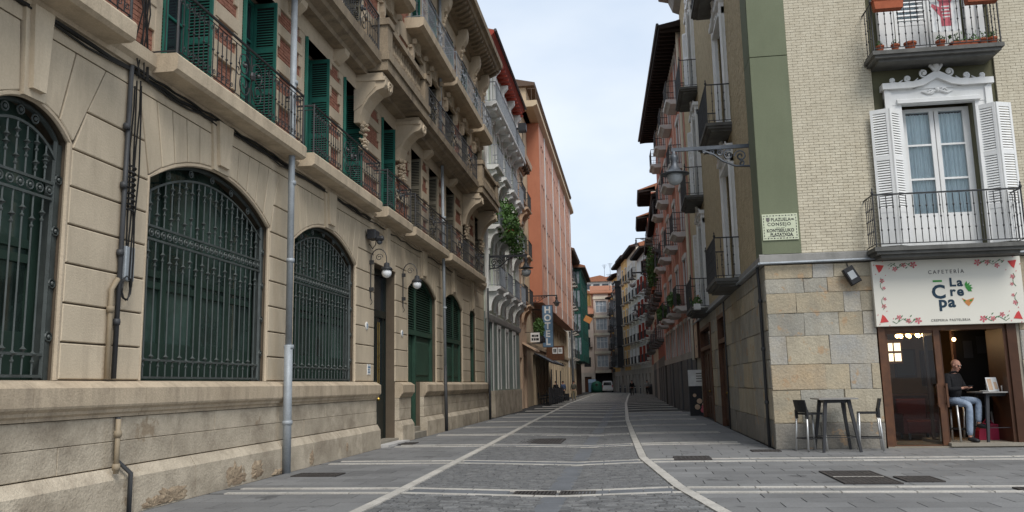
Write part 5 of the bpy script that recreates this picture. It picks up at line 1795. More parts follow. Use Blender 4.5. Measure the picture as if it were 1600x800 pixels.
def bar_table(label, loc, rz, w=.33, zt=1.1):
    t = thing('bar_table', label, 'bar table', loc, rz, 'high bar tables')
    F = Fr(t, loc[0], loc[1], rz, loc[2])
    F.P('table_top', MB().box(-w, w, -w, w, zt - .03, zt), m_tabtop)
    F.P('apron', MB().box(-w * .62, w * .62, -w * .62, w * .62, zt - .1, zt - .031), m_charcoal)
    for sx in (-1, 1):
        for sy in (-1, 1):
            F.P('leg', MB().tube([(sx * w * .6, sy * w * .6, zt - .04), (sx * w * .95, sy * w * .95, 0)], [.05, .034], 4), m_charcoal)
    f = MB()
    q = [(-1, -1), (1, -1), (1, 1), (-1, 1)]
    for a, c in zip(q, q[1:] + q[:1]): f.tube([(a[0] * w * .85, a[1] * w * .85, .3), (c[0] * w * .85, c[1] * w * .85, .3)], .01, 4)
    F.P('stretcher', f, m_charcoal)
    return t
bar_table('dark high bar table against the stone wall between two stools', (4.24, 18.62, 0), R(2), .39)
bar_stool('black bar stool left of the outdoor high table, back to the street corner', (3.74, 18.66, 0), R(24))
bar_stool('black bar stool right of the outdoor high table, beside the wooden door post', (4.92, 18.70, 0), R(170))
# ---------------------------------------------------------------- plainer buildings along the street
def wall_open(mb, u0, u1, z0, z1, ops, d0=-.4, d1=0):
    us = sorted({u0, u1} | {v for o in ops for v in o[:2]})
    zs = sorted({z0, z1} | {v for o in ops for v in o[2:]})
    us = [u for u in us if u0 <= u <= u1]
    zs = [z for z in zs if z0 <= z <= z1]
    for za, zb in zip(zs, zs[1:]):
        run = None
        for ua, ub in zip(us, us[1:]):
            hole = any(o[0] <= ua + .005 and ub - .005 <= o[1] and o[2] <= za + .005 and zb - .005 <= o[3] for o in ops)
            if not hole:
                run = [run[0], ub] if run else [ua, ub]
            if hole and run:
                mb.box(run[0], run[1], d0, d1, za, zb)
                run = None
        if run: mb.box(run[0], run[1], d0, d1, za, zb)
    return mb
WCACHE = {}
def far_window(fr, c, z, w, h, fmat, glass, d=-.2, trim=None, panes=2, shut=None, tw=.14, rails=2):
    key = (round(w, 2), round(h, 2), fmat.name, panes, rails)
    if key not in WCACHE:
        f = MB()
        f.box(-w / 2, -w / 2 + .07, 0, .06, 0, h).box(w / 2 - .07, w / 2, 0, .06, 0, h).box(-w / 2 + .07, w / 2 - .07, 0, .06, h - .07, h).box(-w / 2 + .07, w / 2 - .07, 0, .06, 0, .07)
        for k in range(1, panes): f.box(-w / 2 + w * k / panes - .035, -w / 2 + w * k / panes + .035, 0, .058, .07, h - .07)
        for k in range(1, rails): f.box(-w / 2 + .07, w / 2 - .07, 0, .05, h * k / rails - .02 + .2, h * k / rails + .02 + .2)
        WCACHE[key] = f.mesh('window', fmat)
    gk = (round(w, 2), round(h, 2), glass.name)
    if gk not in WCACHE: WCACHE[gk] = MB().box(-w / 2 - .02, w / 2 + .02, -.04, .02, -.02, h + .02).mesh('pane', glass)
    p = fr.P('window', WCACHE[key], None, c, d, z)
    fr.S('pane', WCACHE[gk], None, p, c, d, z)
    if trim:
        tk = ('t', round(w, 2), round(h, 2), trim.name, tw)
        if tk not in WCACHE:
            t = MB()
            t.box(-w / 2 - tw, -w / 2, -.02, .05, 0, h).box(w / 2, w / 2 + tw, -.02, .05, 0, h).box(-w / 2 - tw - .06, w / 2 + tw + .06, -.02, .09, h, h + tw + .04)
            WCACHE[tk] = t.mesh('window_surround', trim)
        fr.P('window_surround', WCACHE[tk], None, c, 0, z)
    if shut:
        sk = ('s', round(w, 2), round(h, 2), shut.name)
        if sk not in WCACHE:
            s = MB()
            s.box(-.03, .03, 0, w * .42, 0, h)
            for k in range(int(h / .12)): s.box(-.04, .04, .04, w * .42 - .04, .05 + k * .12, .11 + k * .12)
            WCACHE[sk] = s.mesh('shutter', shut)
        fr.P('shutter', WCACHE[sk], None, c + w / 2 - .04, d + .07, z)
        fr.P('shutter', WCACHE[sk], None, c - w / 2 + .04, d + .07, z)
    return p
def rail_mesh(w, d, h, mat, step=.13, r=.011, curl=False):
    key = ('r', round(w, 2), round(d, 2), round(h, 2), mat.name, step, curl)
    if key in WCACHE: return WCACHE[key]
    b = MB()
    for z, rr_ in ((h, .022), (.08, .014)):
        b.tube([(-w / 2, 0, z), (-w / 2, d, z), (w / 2, d, z), (w / 2, 0, z)], rr_, 4)
    if curl:
        for z in (h * .72,): b.tube([(-w / 2, 0, z), (-w / 2, d, z), (w / 2, d, z), (w / 2, 0, z)], .01, 4)
        n = max(1, int(w / .42))
        for k in range(n):
            u = -w / 2 + w * (k + .5) / n
            for s in (-1, 1):
                b.tube(spiral(u + s * .08, h * .5, .08, .01, 0, 1.1 * s, 8, d), .008, 3)
                b.tube(spiral(u + s * .08, h * .26, .07, .01, 0, -1.1 * s, 8, d), .008, 3)
    n = max(2, int(w / step))
    for k in range(n + 1): b.tube([(-w / 2 + w * k / n, d, .04), (-w / 2 + w * k / n, d, h)], r, 4)
    m = max(2, int(d / step))
    for k in range(1, m):
        for s in (-1, 1): b.tube([(s * w / 2, d * k / m, .04), (s * w / 2, d * k / m, h)], r, 4)
    WCACHE[key] = b.mesh('railing', mat)
    return WCACHE[key]
def far_balcony(fr, c, z, w, d, slab, rail, h=1.0, th=.2, brackets=False, step=.13, curl=False, bmat=None):
    """slab top at z; railing a sub-part of the slab"""
    key = ('b', round(w, 2), round(d, 2), th, slab.name)
    if key not in WCACHE:
        WCACHE[key] = MB().uprism([(-.02, -th), (d * .7, -th), (d - .08, -th * .6), (d + .04, -th * .5), (d + .06, 0), (-.02, 0)], -w / 2 - .06, w / 2 + .06).mesh('balcony', slab)
    p = fr.P('balcony', WCACHE[key], None, c, 0, z)
    fr.S('railing', rail_mesh(w, d, h, rail, step, .011, curl), None, p, c, 0, z)
    if brackets:
        bk = ('k', round(d, 2), (bmat or slab).name)
        if bk not in WCACHE:
            pr = [(0, -1.15)] + [(d * .92 - d * .92 * math.cos(q * math.pi / 16), -1.15 + .78 * math.sin(q * math.pi / 16)) for q in range(9)]
            pr = [(0, -1.15), (.1, -1.12)] + [(.1 + (d * .85 - .1) * (1 - math.cos(q * math.pi / 16)), -1.12 + .72 * math.sin(q * math.pi / 16)) for q in range(1, 9)] + [(d * .85, -.2), (0, -.2)]
            WCACHE[bk] = MB().uprism(pr, -.12, .12).mesh('console', bmat or slab)
        for s in (-1, 1): fr.P('console', WCACHE[bk], None, c + s * (w / 2 - .25), 0, z)
    return p
def rafters(fr, u0, u1, d, z, mat, step=.45, h=.16, name='rafter', w=.06):
    me = MB().box(-w, w, 0, d, 0, h).mesh(name, mat)
    n = max(1, int((u1 - u0) / step))
    for k in range(n): fr.P(name, me, None, u0 + (u1 - u0) * (k + .5) / n, 0, z)

# ---- pale green house with white consoles (left, second)
t = thing('green_house', 'pale green house with white consoles, dark railings and a red eave', 'house', (-6.5, 46, 0))
F = Fr(t, -6.5, 0, R(90))
U0, U1 = 37.75, 49.6
cs_ = [39.7, 42.4, 45.2, 47.9]
ZF = [6.15, 9.15, 12.1, 15.05]
ops = [(c - .55, c + .55, z, z + 2.35) for c in cs_ for z in ZF] + [(38.5, 39.6, 0, 4.5), (41.3, 42.0, 1.3, 4.3), (44.0, 44.7, 1.3, 4.3), (46.8, 47.6, 1.3, 4.3)]
F.P('wall', wall_open(MB(), U0, U1, 4.9, 18.3, ops).box(U0, U1, -8, -.41, 0, 18.3), m_palegreen)
F.P('shopfront', wall_open(MB(), U0, U1, 1.25, 4.9, ops, -.4, .01), m_greyshop)
F.P('base_course', wall_open(MB(), U0, U1, 0, 1.25, ops, -.4, .12), m_plinth)
F.P('shop_cornice', MB().uprism([(0, 4.55), (.1, 4.6), (.16, 4.8), (0, 4.9)], U0, U1), m_whitegrey)
for a, b, z0, z1 in ops[-4:]:
    F.P('door' if z0 == 0 else 'window', MB().box(a, b, -.35, -.2, z0, z1).box(a, a + .08, -.2, -.1, z0, z1).box(b - .08, b, -.2, -.1, z0, z1).box(a + .08, b - .08, -.2, -.12, z1 - 1.1, z1 - 1.0), m_charcoal)
    F.P('door_surround', MB().box(a - .2, a, -.02, .06, max(z0, 1.25), z1 + .2).box(b, b + .2, -.02, .06, max(z0, 1.25), z1 + .2).box(a, b, -.02, .06, z1, z1 + .2), m_whitegrey)
for c in cs_:
    for i, z in enumerate(ZF):
        far_window(F, c, z, 1.1, 2.35, m_white, m_dglass, trim=m_white, tw=.2, shut=None)
        if i < 3: far_balcony(F, c, z, 1.85, .55, m_white, m_iron_grey, 1.0, .22, True)
far_balcony(F, (U0 + U1) / 2 + .1, ZF[3], U1 - U0 - .5, .62, m_white, m_iron_grey, 1.0, .22, False)
bkt = MB().uprism([(0, -.62), (.2, -.55), (.3, -.4), (.58, -.34), (.6, -.2), (0, -.2)], -.1, .1).mesh('console', m_white)
for k in range(8): F.P('console', bkt, None, U0 + .7 + k * 1.5, 0, ZF[3])
for c in [U0 + .25] + [(a + b) / 2 for a, b in zip(cs_, cs_[1:])] + [U1 - .25]:
    F.P('pilaster', MB().front(-.2, .2, 0, .07, 4.9, 18.0), m_whitegrey, c)
    F.P('eave_console', MB().uprism([(0, 16.9), (.12, 17.0), (.2, 17.5), (.42, 17.75), (.42, 18.0), (0, 18.0)], -.16, .16), m_white, c)
F.P('eave', MB().uprism([(-.4, 18.0), (.35, 18.02), (.6, 18.32), (.66, 18.36), (.66, 18.5), (-.4, 18.6)], U0 - .1, U1), m_redwood)
rafters(F, U0, U1, .58, 17.9, m_redwood, .62, .12)
F.P('gutter', MB().tube([(U0 - .1, .72, 18.5), (U1, .72, 18.5)], .08, 6), m_pvc)
F.P('drainpipe', MB().tube([(U0 + .12, .1, 0), (U0 + .12, .1, 18.2)], .075, 8), m_white)
F.P('roof', MB().uprism([(.7, 18.55), (-5, 20.2), (-8, 20.2), (-8, 18.62), (-.4, 18.62)], U0, U1), m_rooftile)
tt = thing('hanging_plant', 'bushy trailing plant spilling over a second-floor balcony of the pale green house', 'plant', (-5.8, 41.6, 9.2))
Fp = Fr(tt, -5.8, 41.6, R(90), 9.2)
q = random.Random(9)
lv = leaves(1000, ((-2.9, 1.6), (-.7, .5), (-.7, 1.6)), .24, q, 'ball')
l2 = leaves(420, ((-.6, 2.6), (-.2, .6), (-1.3, .8)), .22, q, 'ball')
lv.add(l2.v, l2.f)
Fp.P('foliage', lv, m_leaf)
bl = MB()
for k in range(60):
    u, z = q.uniform(-1.0, 2.2), q.uniform(-.4, .6)
    s = q.uniform(-.6, .6)
    pts = [(u + s * t_, .3 + .35 * t_ + .1 * q.random(), z + .35 * t_ - 1.0 * t_ * t_) for t_ in (0, .35, .7, 1.05)]
    for (a, b) in zip(pts, pts[1:]):
        bl.quad((a[0] - .03, a[1], a[2]), (a[0] + .03, a[1], a[2]), (b[0] + .025, b[1], b[2]), (b[0] - .025, b[1], b[2]))
Fp.P('long_leaf_blades', bl, m_leaf2)
Fp.P('pot', MB().lathe([(.2, 0), (.3, .35), (.32, .4)], 0, 0, -.2, 10), m_terra)
lantern('dark bell-shaped street lantern on a scrolled arm from the pale green house', (-6.4, 38.6), R(90), 7.55, 1.75, 1.15, m_charcoal)
tt = thing('camera_box', 'dark camera box hung over the top balcony of the pale green house', 'camera', (-5.75, 45.6, 16.0))
Fp = Fr(tt, -5.75, 45.6, R(90), 16.0)
Fp.P('housing', MB().front(-.25, .25, 0, .45, -.2, .25, .04), m_charcoal)
Fp.P('bracket', MB().box(-.05, .05, -.6, 0, -.05, .05), m_charcoal)

# ---- narrow peach house (left, third)
t = thing('peach_house', 'narrow peach house with brown consoles between the pale green house and the hotel', 'house', (-6.75, 52.5, 0))
F = Fr(t, -6.75, 0, R(90))
U0, U1 = 49.65, 55.5
cs_ = [51.2, 54.0]
ops = [(c - .5, c + .5, z, z + 2.3) for c in cs_ for z in (6.6, 9.8, 13.0)] + [(50.0, 51.0, 0, 3.2), (51.8, 52.9, 0, 3.2), (53.6, 54.9, 0, 3.4)]
F.P('wall', wall_open(MB(), U0, U1, 0, 16.3, ops).box(U0, U1, -8, -.41, 0, 16.3), m_peach)
for c in cs_:
    for z in (6.6, 9.8, 13.0):
        far_window(F, c, z, 1.0, 2.3, m_white, m_dglass, trim=m_creampl)
        far_balcony(F, c, z, 1.9, .55, m_peach, m_iron, 1.0, .2, True)
F.P('cornice', MB().uprism([(-.4, 15.6), (.1, 15.7), (.3, 15.95), (.6, 16.05), (.65, 16.35), (-.4, 16.5)], U0, U1), m_peach)
rafters(F, U0, U1, .5, 15.75, m_brownroof, .7, .25, 'modillion', .12)
for a, b, z0, z1 in ops[-3:]: F.P('door', MB().box(a, b, -.38, -.25, z0, z1).box((a + b) / 2 - .06, (a + b) / 2 + .06, -.25, -.18, z0, z1), m_dark)
F.P('awning', MB().uprism([(0, 4.1), (.0, 4.2), (.85, 3.75), (.85, 3.62)], 53, 55.4), m_peach)
tt = thing('hanging_plant', 'dense dark green plant filling a first-floor balcony beside the hotel sign', 'plant', (-6.1, 57.4, 5.1))
Fp = Fr(tt, -6.1, 57.4, R(90), 5.1)
Fp.P('foliage', leaves(700, ((-1.3, 1.4), (-.35, .35), (-.5, 1.0)), .2, random.Random(4), 'ball'), m_leaf)
Fp.P('box', MB().box(-1.2, 1.2, -.3, .3, -.7, -.35), m_charcoal)
tt = thing('hanging_sign', 'small white hanging sign with two dark lines before the hotel', 'sign', (-6.1, 54.6, 4.6), 0)
Fp = Fr(tt, -6.1, 54.6, 0, 4.6)
Fp.P('panel', MB().box(-.28, .32, -.04, .04, -.34, .28), m_signwhite)
Fp.P('lettering', MB().box(-.2, -.05, .04, .046, .0, .14).box(-.02, .06, .04, .046, .0, .14).box(.09, .24, .04, .046, .0, .14).box(-.22, -.1, .04, .046, -.24, -.08).box(-.07, .05, .04, .046, -.24, -.08).box(.08, .26, .04, .046, -.24, -.08), m_ink)
Fp.P('bracket', MB().box(-.7, .32, -.015, .015, .3, .33), m_iron)

# ---- hotel: beige lower storeys, orange projecting upper block
t = thing('hotel_building', 'tall hotel with an orange end wall and salmon projecting upper storeys', 'hotel', (-7.0, 78, 0))
F = Fr(t, -7.0, 0, R(90))
U0, U1 = 55.6, 97.0
D2 = .92
cs_ = [62.6 + 3.45 * k for k in range(10)]
cs2 = [c + s for c in cs_ for s in (-.62, .62)]
side = [(57.4, 58.2, z, z + 1.9) for z in (8.5, 11.6, 14.7, 17.8)]
ops = [(c - .42, c + .42, 5.0, 6.9) for c in cs2]
gops = [(61 + 2.4 * k, 62.7 + 2.4 * k, 0.0, 3.7) for k in range(14)]
F.P('wall', wall_open(wall_open(MB(), U0, U1, 0, 7.4, ops + gops), U0, 60.0, 7.4, 20.94, side).box(U0, U1, -9, -.41, 0, 20.94), m_beige)
for a_, b_, z0, z1 in side: far_window(F, 57.8, z0, .8, 1.9, m_brownroof, m_dglass, -.2)
for c in cs2: far_window(F, c, 5.0, .84, 1.9, m_brownroof, m_dglass, -.25)
for a, b, z0, z1 in gops: F.P('shop_window', MB().box(a, b, -.4, -.3, z0, z1).box(a, b, -.3, -.24, 2.6, 2.7).box(a, a + .08, -.3, -.24, 0, 2.6), m_dglass)
F.P('cornice', MB().uprism([(0, 4.1), (.12, 4.15), (.15, 4.4), (0, 4.45)], U0, U1), m_beige)
UZ = [8.5, 11.6, 14.7, 17.8]
E1 = 94.0
ops = [(c - .42, c + .42, z, z + 1.9) for c in cs2 for z in UZ if c < E1 - .6]
wl = wall_open(MB(), 60.05, E1, 7.42, 21.0, ops, D2 - .35, D2)
wl.box(60.06, E1, .01, D2 - .36, 7.42, 7.6).box(E1 - .3, E1, .01, D2 - .36, 7.61, 20.9)
F.P('upper_wall', wl, m_salmon)
F.P('end_wall', MB().box(60.0, 60.05, .01, D2 + .02, 7.40, 20.93), m_orangepl)
for c in cs2:
    for z in UZ:
        if c < E1 - .6: far_window(F, c, z, .84, 1.9, m_brownroof, m_bglass if int(c * 7 + z) % 3 == 0 else m_dglass, D2 - .22, trim=m_beige, tw=.34, rails=1)
for k in range(0, 10, 2):
    u = cs_[k] + 1.72
    F.P('pale_strip', MB().front(-.3, .3, D2, D2 + .04, 7.5, 21.0), m_whitegrey, u)
F.P('party_wall', MB().box(55.3, 55.58, -8, -.06, 15.5, 20.9), m_whitegrey)
F.P('attic_storey', MB().box(57.3, U1, -8, .35, 20.95, 22.78), m_beige)
F.P('attic_balcony', MB().uprism([(-.6, 20.95), (.95, 20.95), (1.25, 21.1), (1.25, 21.4), (-.6, 21.42)], 56.2, 95.0), m_beige)
F.P('attic_railing', rail_mesh(30, .6, .95, m_brownroof, .9, .025), None, 71.5, .55, 21.42)
F.P('attic_window', MB().box(57.22, 57.29, -1.3, -.35, 21.5, 22.6), m_bglass)
F.P('attic_window_frame', MB().box(57.2, 57.29, -.35, -.2, 21.45, 22.72).box(57.2, 57.29, -1.4, -.35, 22.6, 22.72), m_redwood)
F.P('roof', MB().uprism([(-8, 22.8), (1.0, 22.8), (1.05, 23.02), (-1, 23.5), (-8, 23.8)], 57.0, 95.2), m_brownroof)
F.P('roof', MB().uprism([(-8, 22.81), (.7, 22.81), (.7, 23.0), (-8, 23.7)], 95.25, 97), m_brownroof)
F.P('rooftop_room', MB().box(59, 66, -6.4, -1.6, 23.3, 24.3), m_pinkgrey)
F.P('awning', MB().uprism([(0, 3.75), (0, 3.85), (1.3, 3.15), (1.3, 3.02)], 62.0, 74.0), m_charcoal)
# hotel signs
tt = thing('hotel_sign', 'tall blue vertical sign reading HOTEL in white letters', 'sign', (-5.8, 60.6, 5.7))
Fp = Fr(tt, -5.8, 60.6, 0, 5.7)
Fp.P('panel', MB().box(-.36, .36, -.1, .1, -1.5, 1.5), m_blue)
Fp.P('frame', MB().box(-.40, -.36, -.11, .11, -1.54, 1.54).box(.36, .40, -.11, .11, -1.54, 1.54).box(-.36, .36, -.11, .11, -1.54, -1.5).box(-.36, .36, -.11, .11, 1.5, 1.54), m_lampgrey)
for k, ch in enumerate('HOTEL'): text('lettering', ch, .66, m_signwhite, tt, (0, -.104, 1.16 - .58 * k), UP, 1, .004, .022)
Fp.P('bracket', MB().box(-1.2, -.3, -.03, .03, 1.2, 1.26).box(-1.2, -.3, -.03, .03, -1.26, -1.2), m_iron)
tt = thing('sign_box', 'brown wooden sign box with white panels over the hotel terrace', 'sign', (-6.1, 69.5, 4.1))
Fp = Fr(tt, -6.1, 69.5, 0, 4.1)
Fp.P('box', MB().box(-.7, .75, -.2, .2, -.65, .55), m_oakdoor)
Fp.P('panel', MB().box(-.2, .2, .2, .22, -.1, .4).box(.25, .62, .2, .22, -.1, .4), m_signwhite)
Fp.P('lettering', MB().box(-.12, -.02, .22, .226, .0, .3).box(.02, .12, .22, .226, .0, .3).box(.33, .4, .22, .226, .0, .3).box(.46, .54, .22, .226, .0, .3), m_ink)
lantern('dark street lantern on an arm above the hotel sign', (-6.75, 59.3), R(90), 7.8, 1.75, .9, m_charcoal)

# ---- pink building (right, second) with a deep dark eave
t = thing('pink_building', 'pink building with grey balconies, dark iron railings and a deep dark eave', 'building', (3.1, 49, 0))
DL = R(2.0)
F = Fr(t, 3.1 + 39.6 * math.sin(DL), 39.6 - 39.6 * math.cos(DL), R(-90) + DL)
U0, U1 = -58.6, -39.65
cs_ = [-42.6 - 4.25 * k for k in range(4)]
ZF = [5.25, 8.95, 12.45, 15.85]
ops = [(c - .5, c + .5, z, z + 2.35) for c in cs_ for z in ZF]
g2 = [(c + s - .4, c + s + .4, 2.95, 4.5) for c in cs_ for s in (-1.0, 1.0)]
F.P('wall', wall_open(MB(), U0, U1, 2.65, 18.6, ops + g2).box(U0, U1, -8, -.41, 0, 18.6), m_pinkpl)
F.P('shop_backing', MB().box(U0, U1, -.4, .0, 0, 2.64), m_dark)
for k in range(10):
    u = U1 - .9 - k * 1.78
    F.P('roller_shutter', MB().front(-.66 if k % 2 else -.8, .66, 0, .07 if k % 3 else .03, .0, 2.6, .01), m_shopgrey, u)
F.P('shop_band', MB().front(U0, U1, 0, .05, 2.62, 2.95), m_greypl)
for c in cs_:
    for s_ in (-1.0, 1.0): far_window(F, c + s_, 2.95, .8, 1.55, m_whitegrey, m_bglass, -.2, m_whitegrey, 1)
    for i, z in enumerate(ZF):
        far_window(F, c, z, 1.0, 2.35, m_white, m_bglass if i % 2 else m_dglass, trim=m_whitegrey, tw=.22)
        far_balcony(F, c, z - .05, 1.75, .6, m_whitegrey, m_iron, 1.0, .24, False, .1, True)
for c in [U1 - .75] + [(a + b) / 2 for a, b in zip(cs_, cs_[1:])]: F.P('pilaster', MB().front(-.22, .22, 0, .05, 2.95, 18.3), m_salmon, c)
F.P('drainpipe', MB().tube([(U1 - .1, .12, 2.5), (U1 - .1, .12, 18.8)], .08, 7), m_creampl)
F.P('eave', MB().uprism([(-.4, 18.65), (1.05, 18.5), (1.07, 18.7), (-.4, 19.0)], U0 - .3, U1 + .6), m_darkwood)
F.P('eave_board', MB().front(U0, U1, 0, .1, 18.3, 18.6), m_whitegrey)
rafters(F, U0, U1 + .6, .98, 18.4, m_darkwood, .5, .15)
F.P('gutter', MB().tube([(U0 - .3, 1.12, 18.72), (U1 + .6, 1.12, 18.72)], .08, 6), m_pvc)
F.P('roof', MB().uprism([(1.1, 18.8), (-5, 21.0), (-8, 21.0), (-8, 19.0)], U0, U1), m_rooftile)
def plants(label, cat, loc, ang, ext, n, seed, flower=0, name='balcony_plant', size=.13):
    tt = thing(name, label, cat, loc)
    Fp = Fr(tt, loc[0], loc[1], ang, loc[2])
    q = random.Random(seed)
    Fp.P('foliage', leaves(n, ((-ext[0], ext[0]), (-ext[1], ext[1]), (0, ext[2])), size, q, 'ball'), m_leaf)
    if flower: Fp.P('blossom', leaves(flower, ((-ext[0], ext[0] * .2), (-ext[1], ext[1]), (ext[2] * .3, ext[2] * 1.2)), .08, q, 'ball'), m_flower)
    Fp.P('trough', MB().box(-ext[0], ext[0], -.12, .12, -.12, .1), m_signwhite if flower else m_terra)
    return tt
plants('green plant with pink flowers on the low balcony before the pink building', 'plant', (2.62, 32.6, 4.3), R(-90), (.6, .25, .45), 160, 3, 40)
plants('dark bushy plants overflowing the lowest balcony of the pink building', 'plant', (2.45, 44.5, 5.3), R(-90), (1.1, .35, .9), 500, 5, size=.2)
plants('dark trailing plant on a lower balcony farther along the pink building', 'plant', (2.2, 52.3, 5.2), R(-90), (1.3, .4, 1.0), 500, 6, size=.22)
plants('tall dark plant on an upper balcony just past the pink building', 'plant', (1.95, 62, 8.2), R(-90), (1.6, .45, 3.4), 700, 7, size=.24)
# ---------------------------------------------------------------- farther right side
def house(label, name, x, y, ang, w, H, mat, cols, floors, ww=.95, wh=2.1, depth=8, bal=True, trim=m_whitegrey, glass=m_dglass, eave=1.0, eavemat=m_darkwood,
          base=m_greypl, bz=3.4, shops=True, shut=None, balmat=m_greypl, bald=.6, roof=m_rooftile, fmat=m_white, tip=False, cat='house', balw=None, zlow=0):
    """a house whose front starts at (x, y) and runs w metres along ang; u from 0 to w"""
    t = thing(name, label, cat, (x, y, 0))
    F = Fr(t, x, y, ang)
    cs = [w * (k + .5) / cols for k in range(cols)]
    ops = [(c - ww / 2, c + ww / 2, z, z + wh) for c in cs for z in floors]
    g = [(c - .6, c + .6, 0.0, 2.7) for c in cs] if shops else []
    F.P('wall', wall_open(MB(), 0, w, bz, H, ops).box(0, w, -depth, -.41, 0, H), mat)
    F.P('ground_floor', wall_open(MB(), 0, w, 0, bz, g, -.4, .03), base)
    for a, b, z0, z1 in g: F.P('door', MB().box(a, b, -.38, -.2, 0, 2.7).box((a + b) / 2 - .05, (a + b) / 2 + .05, -.2, -.14, 0, 2.7), m_oakdk if int(a * 3) % 2 else m_dglass)
    for c in cs:
        for z in floors:
            far_window(F, c, z, ww, wh, fmat, glass if int(c * 5 + z * 3) % 4 else m_bglass, trim=trim, shut=shut)
            if bal: far_balcony(F, c, z - .05, balw or ww + .9, bald, balmat, m_iron, 1.0, .2)
    if eave:
        F.P('eave', MB().uprism([(-.4, H + .1), (eave, H - .12), (eave + .05, H + .08), (-.4, H + .45)], -.1, w + .1), eavemat)
        rafters(F, 0, w, eave * .92, H - .22, eavemat, .6, .14)
    F.P('roof', MB().uprism([(eave + .08, H + .14), (-depth * .55, H + 2.0), (-depth, H + .6), (-depth, H - .1), (-.4, H + .1)], -.1, w + .1), roof)
    return t, F
# straight part of the right side: red brick house and a brown one with deep tiled eaves
t, F = house('dull red house with overgrown balconies after the pink building', 'red_house', 2.55, 75.0, R(-90), 16.3, 14.6, m_redpl, 4, [4.6, 7.9, 11.0], eave=.5, balmat=m_slabgrey, base=m_shopgrey, bald=.55, balw=1.6)
t, F = house('red and cream house with a deep tiled eave, nearer of two', 'tiled_eave_house', 2.55, 81.0, R(-90), 5.95, 18.7, m_creampl, 2, [4.8, 8.1, 11.4, 14.6], eave=1.15, balmat=m_slabgrey, base=m_greypl, bald=.55, balw=1.5, trim=m_redpl)
F.P('end_wall', MB().box(5.94, 5.98, -8, .0, 14, 18.6), m_redpl)
t, F = house('cream house with low roof between the two tiled eaves', 'low_house', 2.55, 90.0, R(-90), 8.95, 15.2, m_creampl, 3, [4.6, 7.8, 11.0], eave=.5, balmat=m_slabgrey, base=m_shopgrey, bald=.5, balw=1.5)
t, F = house('orange-red house with a deep tiled eave, farther of two', 'orange_red_house', 2.55, 97.5, R(-90), 7.45, 19.2, m_redpl, 2, [4.8, 8.0, 11.2, 14.4], eave=1.15, balmat=m_slabgrey, base=m_greypl, bald=.55, balw=1.5)
t, F = house('grey house with stacked balconies where the street begins to bend', 'grey_house', 2.7, 106, R(-91), 8.4, 15.4, m_greypl, 3, [4.4, 7.6, 10.8], eave=.7, base=m_greypl, bald=.45, balmat=m_whitegrey)
# the bend: fronts turn to face down the street
def along(p, q):
    return math.hypot(q[0] - p[0], q[1] - p[1]), math.atan2(q[1] - p[1], q[0] - p[0])
bend = [(-9.5, 178), (-6.2, 166), (-3.6, 154), (-2.5, 147.5), (-1.55, 141.2), (-.75, 135), (.2, 128), (1.55, 117), (2.75, 106.2)]
specs = [
    None, None, None,
    ('ochre house with narrow balconies at the bend', 'ochre_house', m_yellow, 19.6, 2, [4.2, 7.2, 10.2, 13.2, 16.2], dict(balmat=m_yellow, bald=.4)),
    ('narrow house with a glazed dark oriel at the bend', 'oriel_house', m_greypl, 20.6, 1, [4.2, 7.4, 10.6, 13.8, 17.0], dict(balmat=m_greypl)),
    ('orange house with long dark balconies at the bend', 'orange_house', m_yellow, 20.8, 2, [4.2, 7.4, 10.6, 13.8, 17.0], dict(balmat=m_greypl, bald=.4)),
    ('cream house with long slab balconies at the bend', 'cream_house', m_creampl, 20.5, 3, [4.2, 7.3, 10.4, 13.6, 16.7], dict(balmat=m_greypl, bald=.5, balw=1.9, shut=m_white)),
    ('pale house with dark red shutters at the near end of the bend', 'pale_house', m_whitegrey, 18.6, 3, [4.2, 7.2, 10.3, 13.4], dict(balmat=m_whitegrey, bald=.45, shut=m_redwood)),
]
for k, sp in enumerate(specs):
    if not sp: continue
    p, q = bend[k], bend[k + 1]
    w, ang = along(p, q)
    t, F = house(sp[0], sp[1], p[0], p[1], ang, w - .08, sp[3], sp[2], sp[4], sp[5], eave=.9, depth=10, base=m_greypl, **sp[6])
    if sp[1] == 'oriel_house':
        o = MB()
        for z in (4.0, 7.2, 10.4, 13.6, 16.8): o.box(1.2, w - 1.2, .05, 1.0, z, z + .25)
        for u in (1.2, (w) / 2 - .05, w - 1.3): o.box(u, u + .1, .05, 1.0, 4.25, 17.8)
        pz = F.P('oriel', o, m_charcoal)
        F.S('pane', MB().box(1.25, w - 1.25, .06, .94, 4.0, 17.7), m_dglass, pz)
        F.P('oriel_roof', MB().box(1.1, w - 1.1, .0, 1.1, 17.82, 18.0), m_charcoal)
# brick house with a white-windowed oriel closing the view
p, q = bend[1], bend[2]
t = thing('brick_house', 'brick and cream house with white oriel windows closing the street', 'house', (-5.3, 152, 0))
F = Fr(t, -6.3, 152, R(2))
ops = [(.55, 2.55, z, z + 2.1) for z in (4.4, 7.7, 11.0, 14.2)]
F.P('wall', MB().box(-.2, 3.6, -8, -.02, 0, 18.4), m_brickfar)
F.P('oriel_wall', wall_open(MB(), .2, 2.9, 3.4, 17.6, ops, .0, .8), m_pinkgrey)
for z in (3.35, 6.75, 10.05, 13.25, 16.6): F.P('band', MB().box(.1, 3.0, .0, .9, z, z + .45), m_creampl)
for a, b, z, z1 in ops:
    far_window(F, 1.55, z, 2.0, 2.1, m_signwhite, m_bglass, .55, None, 3)
    far_window(F, 3.2, z, .5, 1.9, m_signwhite, m_dglass, .0, None, 1)
F.P('roof', MB().uprism([(1.1, 17.6), (1.1, 17.8), (-4, 19.6), (-8, 18.4)], -.4, 3.7), m_rooftile)
F.P('shop', MB().box(0, 3.4, -.01, .1, 0, 3.3), m_dark)
